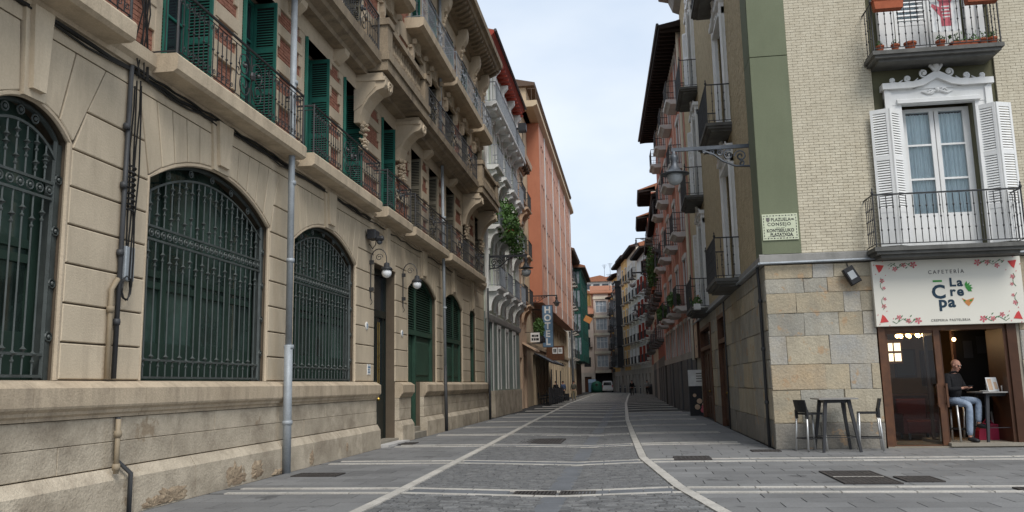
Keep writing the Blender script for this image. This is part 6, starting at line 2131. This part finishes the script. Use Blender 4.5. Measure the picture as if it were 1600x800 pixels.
# narrow dark balcony house beside it
t, F = house('narrow dark house with stacked black balconies', 'dark_house', -3.05, 150.6, R(-65), 3.6, 16.6, m_shopgrey, 1, [4.2, 7.4, 10.6, 13.6], eave=.9, balmat=m_charcoal, bald=1.0, trim=None)
# pale grey house with small windows
t, F = house('pale pinkish house with small dark windows left of the brick house', 'pinkish_house', -8.6, 149, R(1), 2.5, 13.6, m_pinkgrey, 1, [4.4, 7.9, 11.0], ww=1.2, wh=1.7, bal=False, trim=None, eave=.8, eavemat=m_brownroof, fmat=m_charcoal)
far_balcony(F, 1.25, 7.85, 1.8, .35, m_charcoal, m_iron, .9, .1)
# rooftops behind
def roofblock(label, x, y, w, d, z0, z1, mat, rmat=m_rooftile, band=None):
    t = thing('rooftop_house', label, 'house', (x, y, 0))
    F = Fr(t, x, y, 0)
    F.P('wall', MB().box(-w / 2, w / 2, -d, 0, z0, z1), mat)
    F.P('roof', MB().prism([(-w / 2 - .4, z1), (w / 2 + .4, z1), (w / 2 + .4, z1 + .15), (w * .1, z1 + 1.3), (-w / 2 - .4, z1 + .4)], -d, .5), rmat)
    if band:
        for k in range(3): F.P('window', MB().box(-w * .35 + k * w * .25, -w * .35 + k * w * .25 + w * .18, .0, .05, z1 - 1.6, z1 - .5), m_dglass)
    return t
roofblock('ochre attic block with dark windows behind the green oriels', -9.2, 160, 4.5, 8, 0, 18.6, m_yellow, band=1)
roofblock('white terraced block with a tiled roof behind the brick house', -6.2, 176, 7.5, 8, 0, 22.8, m_whitegrey, band=1)
roofblock('cream block rising behind the roofs at the bend', -2.6, 190, 9, 8, 0, 24.6, m_creampl)
roofblock('cream chimney-like block above the ochre houses', 2.1, 150, 2.4, 6, 0, 24.0, m_creampl, m_creampl)
# aerials
def aerial(label, x, y, z, h):
    t = thing('tv_aerial', label, 'aerial', (x, y, z), 0, 'roof aerials')
    F = Fr(t, x, y, 0, z)
    F.P('mast', MB().tube([(0, 0, 0), (0, 0, h)], .05, 4), m_lampgrey)
    b = MB()
    for k in range(4): b.tube([(-.5 + .12 * k, 0, h - .25 * k - .1), (.5 - .12 * k, 0, h - .25 * k - .1)], .03, 3)
    F.P('crossbars', b, m_lampgrey)
for (x, y, z, h), l in zip(((-8.4, 160, 19.0, 3.4), (-8.0, 161, 19, 2.6), (-4.5, 176, 23.2, 3.2), (-3.3, 177, 23.2, 3.6), (-3.0, 150, 18, 3.0)),
                           ('roof aerial on the ochre attic block, the taller one', 'roof aerial on the ochre attic block, the shorter of two', 'roof aerial on the white terraced block, the left one', 'roof aerial on the white terraced block, the right one', 'roof aerial beside the ochre house at the bend')): aerial(l, x, y, z, h)

# ---- farther left side: white house with pipes, then green glazed oriels
t, F = house('pale house with pipes and small balconies after the hotel', 'pale_left_house', -6.9, 97.2, R(90), 11.6, 17.2, m_whitegrey, 3, [4.6, 7.8, 11.0, 14.0], eave=.9, eavemat=m_brownroof, base=m_beige, bald=.6)
F.P('drainpipe', MB().tube([(.3, .3, 0), (.3, .3, 17)], .12, 6), m_whitegrey)
t = thing('green_oriel_house', 'house with tall bottle green glazed oriels on the left', 'house', (-7.2, 115, 0))
F = Fr(t, -7.2, 109, R(90))
F.P('wall', MB().box(0, 16, -8, 0, 0, 16.6), m_palegreen)
F.P('ground_floor', MB().box(0, 16, .0, .06, 0, 4.2), m_oakdk)
for a, b in ((.3, 7.4), (8.2, 15.6)):
    o = MB()
    for z in (4.4, 7.5, 10.6, 13.7): o.box(a, b, .0, 1.3, z, z + .9)
    o.box(a, b, .0, 1.35, 16.2, 16.8)
    n = 6
    for k in range(n + 1):
        u = a + (b - a) * k / n
        o.box(u - .08, u + .08, 1.1, 1.32, 4.4, 16.3)
    for d in (0.05, .6, 1.15): o.box(a - .01, a + .1, d, d + .12, 4.4, 16.3)
    p = F.P('oriel', o, m_greenwood)
    F.S('pane', MB().box(a + .05, b - .05, .01, 1.2, 4.5, 16.2), m_bglass, p)
F.P('roof', MB().uprism([(1.9, 16.7), (1.9, 16.9), (-4, 18.6), (-8, 16.6)], -.2, 16.2), m_rooftile)
F.P('eave', MB().box(-.2, 16.2, -.2, 1.85, 16.6, 16.72), m_brownroof)
t, F = house('plain beige house beyond the green oriels', 'plain_beige_house', -7.6, 125.2, R(92), 12, 14.0, m_beige, 3, [4.6, 7.8, 11.0], eave=.9, eavemat=m_brownroof, base=m_greypl)
t, F = house('beige house where the left side bends away', 'far_beige_house', -8.2, 137.3, R(100), 11, 13.4, m_creampl, 3, [4.6, 7.8, 10.6], eave=.9, eavemat=m_brownroof, base=m_greypl)
t = thing('projecting_sign', 'orange projecting sign on the green oriel house', 'sign', (-5.3, 112, 10.0))
F = Fr(t, -5.3, 112, R(0), 10.0)
q = Matrix.Rotation(R(30), 3, 'Y')
pm = MB().box(-.5, .5, -.1, .1, -.4, .4)
pm.v = [tuple(q @ Vector(v)) for v in pm.v]
F.P('panel', pm, m_orange)
F.P('bracket', MB().box(-.9, -.2, -.03, .03, .0, .06), m_iron)
# street lanterns on long arms, right side far
lantern('dark street lantern on a long arm above the distant walkers', (2.55, 74.5), R(-90), 11.2, 2.0, 1.5, m_charcoal)
lantern('dark street lantern farther along on the right, lower of two', (2.55, 92), R(-90), 9.9, 1.7, 1.4, m_charcoal)
lantern('dark street lantern under the tiled overhang on the right', (2.5, 88), R(-90), 16.6, 1.3, 1.0, m_charcoal)
# lamp post and bollards
t = thing('lamp_post', 'slim grey post beside the hotel terrace', 'lamp post', (-5.8, 86, 0))
F = Fr(t, -5.8, 86, 0)
F.P('pole', MB().tube([(0, 0, 0), (0, 0, 7.0)], [.13, .08], 8), m_lampgrey)
F.P('collar', MB().lathe([(.2, 0), (.2, .5), (.14, .6)], 0, 0, 0, 8), m_lampgrey)
F.P('arm', MB().tube([(0, 0, 6.8), (.7, 0, 7.0)], .05, 5).ball(.7, 0, 6.85, .22, 8), m_lampgrey)
bol = thing('bollard', 'slim grey bollard in front of the ochre houses', 'bollard', (-1.6, 134, 0), 0, 'bollards at the bend')
F = Fr(bol, -1.6, 134, 0)
F.P('post', MB().lathe([(.12, 0), (.11, 1.0), (.09, 1.05), (.02, 1.08)], 0, 0, 0, 8), m_lampgrey)
F.P('ring', MB().lathe([(.13, .8), (.13, .88)], 0, 0, 0, 8), m_signwhite)
for k in range(1, 5): dup(bol, (-1.6 + .75 * k, 134 - 4 * k, 0))
# ---------------------------------------------------------------- people
def skin_obj(name, verts, edges, mat, parent, sub=2, root=0, label=None):
    """verts: list of ((x, y, z), radius or (rx, ry)); grown with a Skin modifier"""
    me = bpy.data.meshes.new(name)
    me.from_pydata([v[0] for v in verts], edges, [])
    me.materials.append(mat)
    o = link(name, me, parent)
    m = o.modifiers.new('skin', 'SKIN')
    m.use_smooth_shade = True
    for i, v in enumerate(verts):
        r = v[1] if isinstance(v[1], tuple) else (v[1], v[1])
        me.skin_vertices[0].data[i].radius = r
        me.skin_vertices[0].data[i].use_root = (i == root)
    s = o.modifiers.new('smooth', 'SUBSURF')
    s.levels = sub
    s.render_levels = sub
    return o
def person(label, loc, rz, J, top, legs, shoes, hair=m_hair, group=None, fine=False, scale=1.0, bald=False):
    """J: joints of the pose; the figure faces +y before it is turned by rz"""
    t = thing('person', label, 'person', loc, rz, group)
    t.scale = (scale,) * 3
    V, E = [], []
    def a(p, r, parent=None):
        V.append((p, r))
        if parent is not None: E.append((parent, len(V) - 1))
        return len(V) - 1
    mid = lambda p, q, f=.5: tuple(p[i] + (q[i] - p[i]) * f for i in range(3))
    pel = a(J['pelvis'], (.15, .11))
    spi = a(mid(J['pelvis'], J['chest'], .5), (.135, .1), pel)
    che = a(J['chest'], (.155, .11), spi)
    hx0, hy0, hz0 = J['head']
    nb = a(J['neck'], .05, che)
    hb = a((hx0, hy0 + .005, hz0 + (.03 if fine else .02)), .055 if fine else .084, nb)
    if not fine: a((hx0 + J.get('face', (0, 1))[0] * .06, hy0 + J.get('face', (0, 1))[1] * .06, hz0 - .012), .045, hb)
    hx, hy, hz = J['head']
    fx, fy = J.get('face', (0, 1))
    hm = None if fine else a((hx + fx * .002, hy + fy * .002, hz + .09), .122, hb)
    if not fine: a((hx - fx * .012, hy - fy * .012, hz + .15), .088, hm)
    for s in 'LR':
        sh = a(J['sh' + s], .068, che)
        up = a(mid(J['sh' + s], J['el' + s], .5), .048, sh)
        el = a(J['el' + s], .04, up)
        fo = a(mid(J['el' + s], J['wr' + s], .4), .039, el)
        wr = a(J['wr' + s], .026, fo)
        hd = Vector(J['wr' + s]) - Vector(J['el' + s])
        hd = Vector(J.get('hand' + s, hd)).normalized()
        W_ = Vector(J['wr' + s])
        pa = a(tuple(W_ + hd * .06), (.036, .018), wr)
        kn = a(tuple(W_ + hd * .09), (.036, .015), pa)
        if fine:
            side = hd.cross(Vector((0, 0, 1)))
            side = side.normalized() if side.length > .1 else Vector((1, 0, 0))
            down = Vector((0, 0, -1))
            for q in range(4):
                b_ = W_ + hd * .095 + side * (-.03 + .02 * q)
                l = (.062, .072, .068, .05)[q]
                f1 = a(tuple(b_ + hd * l * .5), .0095, kn)
                f2 = a(tuple(b_ + hd * l * .85 + down * .012), .009, f1)
                a(tuple(b_ + hd * l + down * .03), .008, f2)
            sg = J.get('thumb' + s, 1)
            t1 = a(tuple(W_ + hd * .05 + side * .035 * sg), .012, pa)
            a(tuple(W_ + hd * .09 + side * .05 * sg + Vector((0, 0, .015))), .009, t1)
        hp = a(J['hip' + s], .09, pel)
        th = a(mid(J['hip' + s], J['kn' + s], .5), .075, hp)
        kn_ = a(J['kn' + s], .055, th)
        ca = a(mid(J['kn' + s], J['an' + s], .35), .055, kn_)
        an = a(J['an' + s], .036, ca)
        f = Vector(J['an' + s]) + Vector(J.get('toe', (0, .16, -.05)))
        a(tuple(f), (.026, .018), an)
    body = skin_obj('body', V, E, m_skin, t, 2 if fine else 1)
    if fine:                                 # a modelled head fused with the body into one surface
        tilt = Matrix.Rotation(R(-24), 3, 'X')
        hd_at = lambda p: tuple(Vector((hx, hy, hz)) + tilt @ Vector(p))
        hb_ = MB()
        for x, y, z, r, sq in ((0, -.012, .105, .1, (.76, .98, .92)), (0, .022, .045, .08, (.74, .86, 1)), (0, .068, -.012, .032, (1, .8, .8)), (0, .075, .118, .03, (1.7, .6, .5)),
                               (0, .1, .062, .016, (.9, 1, 1)), (0, .09, .085, .013, (.8, .9, 1.9)), (0, .083, .022, .02, (1.3, .7, .5)), (-.046, .052, .062, .028, (1, .8, .8)), (.046, .052, .062, .028, (1, .8, .8)),
                               (-.079, -.005, .075, .026, (.35, .75, 1.25)), (.079, -.005, .075, .026, (.35, .75, 1.25)), (0, .0, -.035, .054, (.95, 1, 1.5))):
            hb_.ball(x, -y, z, r, 14, sq)
        me = bpy.data.meshes.new_from_object(body.evaluated_get(bpy.context.evaluated_depsgraph_get()))
        bm = bmesh.new()
        bm.from_mesh(me)
        vs = [bm.verts.new(hd_at((u, -d_, z))) for u, d_, z in hb_.v]
        for f in hb_.f: bm.faces.new([vs[i] for i in f])
        bmesh.ops.recalc_face_normals(bm, faces=bm.faces)
        bm.to_mesh(me)
        bm.free()
        me.name = 'body'
        if not me.materials: me.materials.append(m_skin)
        body.modifiers.clear()
        body.data = me
        rm = body.modifiers.new('fuse', 'REMESH')
        rm.mode = 'VOXEL'
        rm.voxel_size = .0055
        rm.use_smooth_shade = True
        sm = body.modifiers.new('soften', 'SMOOTH')
        sm.iterations = 3
    # jacket
    V, E = [], []
    p0 = a(mid(J['pelvis'], J['chest'], -.05), (.19, .15))
    p1 = a(mid(J['pelvis'], J['chest'], .5), (.195, .15), p0)
    p2 = a(J['chest'], (.21, .155), p1)
    a(mid(J['chest'], J['neck'], .8), (.085, .085), p2)
    for s in 'LR':
        sh = a(J['sh' + s], .085, p2)
        up = a(mid(J['sh' + s], J['el' + s], .5), .066, sh)
        el = a(J['el' + s], .06, up)
        fo = a(mid(J['el' + s], J['wr' + s], .5), .054, el)
        a(mid(J['el' + s], J['wr' + s], .94), .042, fo)
    skin_obj('jacket', V, E, top, t, 2 if fine else 1)
    V, E = [], []
    p0 = a(mid(J['pelvis'], J['chest'], .1), (.16, .12))
    p1 = a(J['pelvis'], (.165, .125), p0)
    for s in 'LR':
        hp = a(J['hip' + s], .105, p1)
        th = a(mid(J['hip' + s], J['kn' + s], .5), .092, hp)
        kn_ = a(J['kn' + s], .072, th)
        ca = a(mid(J['kn' + s], J['an' + s], .4), .07, kn_)
        a(mid(J['kn' + s], J['an' + s], .95), .06, ca)
    skin_obj('trousers', V, E, legs, t, 2 if fine else 1)
    for s in 'LR':
        V, E = [], []
        k = Vector(J['an' + s])
        tv = Vector(J.get('toe', (0, .16, -.05)))
        h0 = a(tuple(k + tv * -.3 + Vector((0, 0, -.03))), (.058, .055))
        h1 = a(tuple(k + tv * .35 + Vector((0, 0, -.015))), (.062, .058), h0)
        a(tuple(k + tv * 1.25 + Vector((0, 0, -.004))), (.058, .038), h1)
        skin_obj('shoe', V, E, shoes, t, 1)
    if not bald:
        hm_ = MB().ball(0, 0, 0, .1, 10, (.86, 1.05, .85))
        o = link('hair', hm_.mesh('hair', hair, True), t, (hx - fx * .03, hy - fy * .03, hz + .125))
    if fine:
        e = MB()
        for s in (-1, 1): e.ball(*[q_ * (-1 if i == 1 else 1) for i, q_ in enumerate(hd_at((s * .031, .083, .092)))], .011, 8)
        link('eyes', e.mesh('eyes', m_ink), t)
        e = MB()
        for s in (-1, 1):
            p, q_ = hd_at((s * .018, .1, .112)), hd_at((s * .048, .088, .112))
            e.tube([(p[0], -p[1], p[2]), (q_[0], -q_[1], q_[2])], .006, 5)
        link('eyebrows', e.mesh('eyebrows', m_greycloth), t)
        p, q_ = hd_at((-.022, .095, .021)), hd_at((.022, .095, .021))
        link('mouth', MB().tube([(p[0], -p[1], p[2]), (q_[0], -q_[1], q_[2])], .004, 5).mesh('mouth', m_redpl), t)
        cl = MB().tube([(.07 * math.cos(k * .52), -J['neck'][1] + .066 * math.sin(k * .52) + .005, J['neck'][2] + .005 - .012 * math.sin(k * .52)) for k in range(12)], .022, 6, True)
        link('collar', cl.mesh('collar', top, True), t)
        return t
    # face
    fc = MB()
    for s in (-1, 1):
        sx, sy = -fy * s, fx * s
        fc.ball(hx + fx * .092 + sx * .032, -(hy + fy * .092 + sy * .032), hz + .078, .010, 6)
    link('eyes', fc.mesh('eyes', m_ink), t)
    nz = MB().ball(hx + fx * .1, -(hy + fy * .1), hz + .05, .016, 6, (1, 1, 1.5))
    for s in (-1, 1): nz.ball(hx - fy * s * .078, -(hy + fx * s * .078), hz + .06, .022, 6, (.6, 1, 1.4))
    link('nose_and_ears', nz.mesh('nose_and_ears', m_skin, True), t)
    mo = MB().ball(hx + fx * .088, -(hy + fy * .088), hz + .012, .018, 6, (1, .5, .35))
    link('mouth', mo.mesh('mouth', m_redpl), t)
    return t
STAND = dict(pelvis=(0, 0, .95), chest=(0, -.01, 1.33), neck=(0, 0, 1.5), head=(0, .025, 1.58), shL=(-.19, 0, 1.42), shR=(.19, 0, 1.42),
             elL=(-.25, -.03, 1.14), elR=(.25, -.03, 1.14), wrL=(-.26, .06, .9), wrR=(.26, .06, .9), hipL=(-.095, 0, .9), hipR=(.095, 0, .9),
             knL=(-.11, .03, .5), knR=(.11, .03, .5), anL=(-.12, -.02, .09), anR=(.12, -.02, .09))
WALK = dict(STAND, knL=(-.1, .16, .52), anL=(-.1, .26, .12), knR=(.1, -.03, .5), anR=(.1, -.28, .16), elL=(-.25, -.12, 1.16), wrL=(-.25, -.1, .92), elR=(.25, .05, 1.15), wrR=(.24, .2, .95))
SIT = dict(pelvis=(0, 0, .96), chest=(0, .0, 1.34), neck=(0, .05, 1.51), head=(0, .085, 1.585), shL=(-.19, .01, 1.43), shR=(.19, .01, 1.43),
           elL=(-.27, .1, 1.16), elR=(.27, .1, 1.16), wrL=(-.09, .27, 1.19), wrR=(.09, .27, 1.19), handL=(.5, .6, .15), handR=(-.5, .6, .15), thumbL=-1, thumbR=1,
           hipL=(-.1, .03, .93), hipR=(.1, .03, .93), knL=(-.2, .40, .93), knR=(.16, .42, .86), anL=(-.19, .36, .46), anR=(.12, .34, .2), toe=(0, .16, -.045))
MX, MY, MZ = 7.02, 19.72, .10
man = person('bald man in black jacket and jeans on a bar stool, looking at his phone', (MX, MY, MZ - .12), R(218), SIT, m_blackcloth, m_jeans, m_blackpl, fine=True, bald=True, scale=1.06)
bar_stool('black bar stool the seated man sits on in the café doorway', (MX - .03, MY - .06, MZ), R(-52))
bar_table('dark high bar table in the café doorway before the seated man', (7.80, 19.66, MZ), R(4), .37, 1.06)
bar_stool('black bar stool behind the doorway table, half hidden', (7.75, 20.45, .02), R(120))
ph = thing('phone', 'dark phone held in both hands by the seated man', 'phone', (MX + .25, MY - .31, MZ + 1.18), R(218))
Fp = Fr(ph, MX + .25, MY - .31, R(218), MZ + 1.18)
Fp.P('case', MB().front(-.065, .065, -.035, .035, -.005, .006, .003), m_blackpl)
Fp.P('screen', MB().box(-.06, .06, -.03, .03, .006, .008), m_bglass)
mc = thing('menu_card', 'pale folded menu card standing on the doorway table', 'menu', (7.82, 19.62, MZ + 1.06))
Fp = Fr(mc, 7.82, 19.62, 0, MZ + 1.06)
Fp.P('card', MB().add([(-.12, .04, 0), (.1, .04, 0), (.07, .0, .3), (-.15, .0, .3), (-.12, -.06, 0), (.1, -.06, 0)], [(0, 1, 2, 3), (4, 5, 2, 3)]), m_signwhite)
Fp.P('print', MB().add([(-.10, .042, .03), (-.02, .042, .03), (-.045, .008, .27), (-.125, .008, .27)], [(0, 1, 2, 3)]).add([(.02, .042, .05), (.08, .042, .05), (.06, .014, .2), (.0, .014, .2)], [(0, 1, 2, 3)]), m_peach)
mc = thing('paper_cup', 'small white paper cup beside the menu card', 'cup', (8.0, 19.6, MZ + 1.06))
Fr(mc, 8.0, 19.6, 0, MZ + 1.06).P('cup', MB().lathe([(.028, 0), (.038, .12), (.034, .12), (.03, .1)], 0, 0, 0, 10), m_signwhite)
mc = thing('saucer', 'white saucer on the doorway table near the man', 'saucer', (7.55, 19.45, MZ + 1.06))
Fr(mc, 7.55, 19.45, 0, MZ + 1.06).P('dish', MB().lathe([(.04, 0), (.085, .018), (.08, .02), (.03, .008)], 0, 0, 0, 12), m_signwhite)
bg_ = thing('bag', 'bright pink bag on the floor under the doorway table', 'bag', (7.85, 20.1, .02))
Fp = Fr(bg_, 7.85, 20.1, 0, .02)
Fp.P('body', MB().prism([(-.3, 0), (.36, 0), (.32, .26), (.12, .42), (-.15, .45), (-.27, .28)], -.12, .12), m_pinkbag)
Fp.P('strap', MB().tube([(-.15, .0, .42), (-.05, .02, .56), (.08, .0, .42)], .015, 5), m_pinkbag)
# ---- things inside the café
lp = thing('chandelier', 'warm glowing chandelier inside the café behind the left door pane', 'lamp', (6.75, 21.3, 2.95))
Fp = Fr(lp, 6.75, 21.3, 0, 2.95)
Fp.P('chain', MB().tube([(0, 0, 0), (0, 0, -.3)], .012, 4), m_brass)
Fp.P('frame', MB().lathe([(.3, -.42), (.32, -.4), (.32, -.36), (.1, -.3)], 0, 0, 0, 14), m_brass)
b = MB()
for k in range(9): b.ball(.3 * math.cos(k * .7), .3 * math.sin(k * .7), -.46, .05, 6)
Fp.P('bulb', b, m_bulb)
def glow(parent, loc, e):
    l = bpy.data.lights.new('bulb_light', 'POINT')
    l.energy = e
    l.color = (1.0, .66, .36)
    l.shadow_soft_size = .12
    link('bulb_light', l, parent, loc)
glow(lp, (0, 0, -.62), 11)
lp = thing('pendant_lamp', 'small glowing pendant lamp inside the café above the seated man', 'lamp', (7.52, 20.75, 2.95))
Fp = Fr(lp, 7.52, 20.75, 0, 2.95)
Fp.P('cord', MB().tube([(0, 0, 0), (0, 0, -.55)], .008, 4), m_ink)
Fp.P('bulb', MB().ball(0, 0, -.6, .045, 8), m_bulb)
glow(lp, (0, 0, -.75), .35)
lp = thing('window_reflection', 'glowing panes painted in as a bright window reflection inside the café by the left post', 'lamp', (6.62, 22.6, 2.15))  # added glowing panes imitate a window reflection; no lamp hangs here
Fp = Fr(lp, 6.62, 22.6, 0, 2.15)
Fp.P('frame', MB().box(-.3, .3, -.1, 0, -.3, .3), m_oakdk)
for k in range(3):
    for j in range(2): Fp.P('reflection_pane', MB().box(-.27 + .19 * k, -.12 + .19 * k, 0, .02, -.24 + .26 * j, -.04 + .26 * j), m_reflection)
def picture(label, x, y, z, w, h, mat):
    t = thing('picture', label, 'picture', (x, y, z))
    Fp = Fr(t, x, y, 0, z)
    Fp.P('frame', MB().box(-w, w, 0, .04, -h, h), m_oakdk)
    Fp.P('canvas', MB().front(-w + .05, w - .05, .04, .05, -h + .05, h - .05), mat)
picture('black and white framed picture on the café back wall', 7.87, 25.55, 1.9, .29, .40, m_shopgrey)
picture('reddish framed picture on the café back wall', 8.5, 25.55, 1.75, .22, .5, m_oakdk)
pt = thing('partition', 'dark partition wall inside the café behind the seated man', 'partition', (8.2, 21.05, .02))
Fp = Fr(pt, 8.2, 21.05, 0, .02)
Fp.P('panel', MB().box(-.62, 1.2, -.05, .05, 0, 2.9), m_dark)
Fp.P('trim', MB().box(-.64, -.58, -.05, .08, 0, 2.9), m_oakdk)
for k in range(3): Fp.P('poster', MB().box(-.4 + .3 * k, -.2 + .3 * k, .05, .06, 1.9 + .1 * k, 2.3 + .1 * k), m_charcoal)
ct = thing('counter', 'dark wooden counter inside the café', 'counter', (7.2, 23.5, .02))
Fp = Fr(ct, 7.2, 23.5, 0, .02)
Fp.P('body', MB().box(-.9, .8, -.5, .2, 0, 1.0), m_oakdk)
Fp.P('top', MB().box(-.95, .85, -.55, .27, 1.0, 1.05), m_oakdoor)
m_armred = M('dark_red_cloth', (0.09, 0.012, 0.01), 0.9)
ch = thing('armchair', 'dark red armchair inside the café', 'armchair', (6.85, 21.7, .02))
Fp = Fr(ch, 6.85, 21.7, 0, .02)
Fp.P('seat', MB().front(-.35, .35, -.35, .35, .15, .45, .03), m_armred)
Fp.P('backrest', MB().front(-.35, .35, -.45, -.35, .3, .95, .03), m_armred)
for a in (-.39, .39): Fp.P('armrest', MB().box(a - .04, a + .04, -.4, .35, .15, .62), m_armred)
for sx in (-1, 1):
    for sy in (-1, 1): Fp.P('leg', MB().box(sx * .3 - .025, sx * .3 + .025, sy * .3 - .025, sy * .3 + .025, 0, .15), m_ink)

# ---- passers-by
person('distant walker in dark clothes on the white strip', (.16, 98, 0), R(5), WALK, m_blackcloth, m_blackcloth, m_ink)
person('distant walker in a light grey jacket near the right houses', (2.0, 104, 0), R(-10), WALK, m_greycloth, m_blackcloth, m_ink)
person('passer-by in a khaki jacket and sand trousers near the hotel terrace', (-5.15, 77, 0), R(0), STAND, m_khaki, m_sandcloth, m_ink)
person('passer-by in a blue jacket and dark trousers beside the hotel terrace', (-6.05, 76, 0), R(20), STAND, m_bluecloth, m_blackcloth, m_ink)
person('passer-by in black just left of the blue jacket at the hotel terrace', (-6.7, 76, 0), R(-30), STAND, m_blackcloth, m_blackcloth, m_ink)
sc_ = thing('suitcase', 'dark suitcase standing beside the person in the blue jacket', 'suitcase', (-5.68, 75.6, 0))
Fp = Fr(sc_, -5.68, 75.6, 0)
Fp.P('body', MB().front(-.2, .2, -.12, .12, .06, .66, .03), m_blackpl)
Fp.P('handle', MB().tube([(-.1, 0, .66), (-.1, 0, .95), (.1, 0, .95), (.1, 0, .66)], .012, 4), m_blackpl)
Fp.P('wheels', MB().ball(-.15, 0, .04, .04, 6).ball(.15, 0, .04, .04, 6), m_rubber)
# terrace chairs and tables in front of the hotel
def terrace_chair(label, loc, rz, grp='dark chairs on the hotel terrace'):
    t = thing('terrace_chair', label, 'chair', loc, rz, grp)
    F = Fr(t, loc[0], loc[1], rz)
    F.P('seat', MB().box(-.22, .22, -.22, .22, .44, .47), m_blackpl)
    F.P('backrest', MB().prism([(-.22, .5), (.22, .5), (.2, .92), (-.2, .92)], -.25, -.22), m_blackpl)
    for a in (-.2, .2):
        for b in (-.2, .2): F.P('leg', MB().tube([(a, b, .44), (a * 1.1, b * 1.1, 0)], .016, 4), m_blackpl)
    for a in (-.24, .24): F.P('armrest', MB().box(a - .02, a + .02, -.22, .2, .64, .67), m_blackpl)
    return t
c0 = terrace_chair('dark armchair at a hotel terrace table', (-6.45, 61.2, 0), R(90))
for k in range(1, 14):
    dup(c0, (-6.5 + .75 * (k % 2), 61.2 + 1.0 * k, 0), R(90 if k % 2 else -90))
t = thing('terrace_table', 'dark round table among the hotel terrace chairs', 'table', (-6.1, 61.7, 0), 0, 'tables on the hotel terrace')
F = Fr(t, -6.1, 61.7, 0)
F.P('table_top', MB().lathe([(.35, .72), (.36, .75)], 0, 0, 0, 12), m_blackpl)
F.P('pedestal', MB().lathe([(.22, 0), (.2, .03), (.04, .06), (.04, .72)], 0, 0, 0, 8), m_blackpl)
for k in range(1, 7): dup(t, (-6.1, 61.7 + 2.0 * k, 0))
t = thing('terrace_screen', 'dark screen panels along the hotel terrace', 'screen', (-5.85, 68, 0))
F = Fr(t, -5.75, 68, R(90))
for k in range(6): F.P('panel', MB().front(-.9, .9, -.02, .02, .1, 1.2), m_charcoal, -7 + 2 * k)
for k in range(7): F.P('post', MB().box(-.04, .04, -.04, .04, 0, 2.6 if k % 2 else 1.3), m_charcoal, -8 + 2 * k)
t = thing('litter_bin', 'dark litter bin by the right houses near the walkers', 'bin', (2.5, 104.5, 0))
F = Fr(t, 2.5, 104.5, 0)
F.P('body', MB().lathe([(.3, .05), (.34, 1.0), (.3, 1.05)], 0, 0, 0, 10), m_charcoal)
F.P('lid', MB().lathe([(.34, 1.06), (.2, 1.25), (.02, 1.28)], 0, 0, 0, 10), m_charcoal)
# recycling container and van at the end of the street
t = thing('recycling_container', 'bottle green dome-shaped recycling container at the end of the street', 'container', (-5.5, 139, 0))
F = Fr(t, -5.5, 139, 0)
F.P('body', MB().lathe([(.9, .0), (.95, .6), (.92, 1.2), (.7, 1.65), (.35, 1.85), (.05, 1.9)], 0, 0, 0, 14), m_binGreen, smooth=True)
F.P('chute', MB().lathe([(.18, .8), (.2, .95)], 0, 0, 1.3, 8, 'd'), m_ink)
t = thing('paper_container', 'blue container with a sloped lid behind the green dome container', 'container', (-6.3, 140.6, 0))
F = Fr(t, -6.3, 140.6, 0)
F.P('body', MB().box(-.6, .6, -.5, .5, .1, 1.6), m_blue)
F.P('lid', MB().uprism([(-.52, 1.6), (.52, 1.6), (.3, 2.1), (-.52, 2.2)], -.62, .62), m_blue)
def van():
    t = thing('van', 'white delivery van facing away at the end of the street', 'van', (-3.75, 139, 0))
    F = Fr(t, -3.75, 139, 0)
    prof = [(-.88, .32), (.88, .32), (.92, .9), (.86, 1.1), (.74, 1.76), (.6, 1.86), (-.6, 1.86), (-.74, 1.76), (-.86, 1.1), (-.92, .9)]
    F.P('body', MB().prism(prof, -3.9, .0), m_vanwhite)
    F.P('rear_window', MB().prism([(-.68, 1.15), (.68, 1.15), (.6, 1.66), (-.6, 1.66)], -.05, .03), m_dglass)
    F.P('bumper', MB().box(-.9, .9, -.02, .1, .3, .55), m_whitegrey)
    F.P('number_plate', MB().box(-.26, .26, .03, .05, .72, .84), m_signwhite)
    for s in (-1, 1):
        F.P('tail_light', MB().box(s * .80 - .07, s * .80 + .07, -.02, .04, .8, 1.25), m_taillight)
        F.P('side_window', MB().box(s * .88 - .02, s * .88 + .02, -3.0, -1.9, 1.1, 1.55), m_dglass)
        for d in (-.75, -3.1):
            w = F.P('wheel', MB().lathe([(.3, -.1), (.32, 0), (.3, .1)], 0, 0, 0, 14, 'u'), m_rubber, s * .82, d, .32)
            F.S('rim', MB().lathe([(.18, -.105), (.18, .105)], 0, 0, 0, 10, 'u'), m_alu, w, s * .82, d, .32)
    return t
van()
print('objects', len(bpy.data.objects))
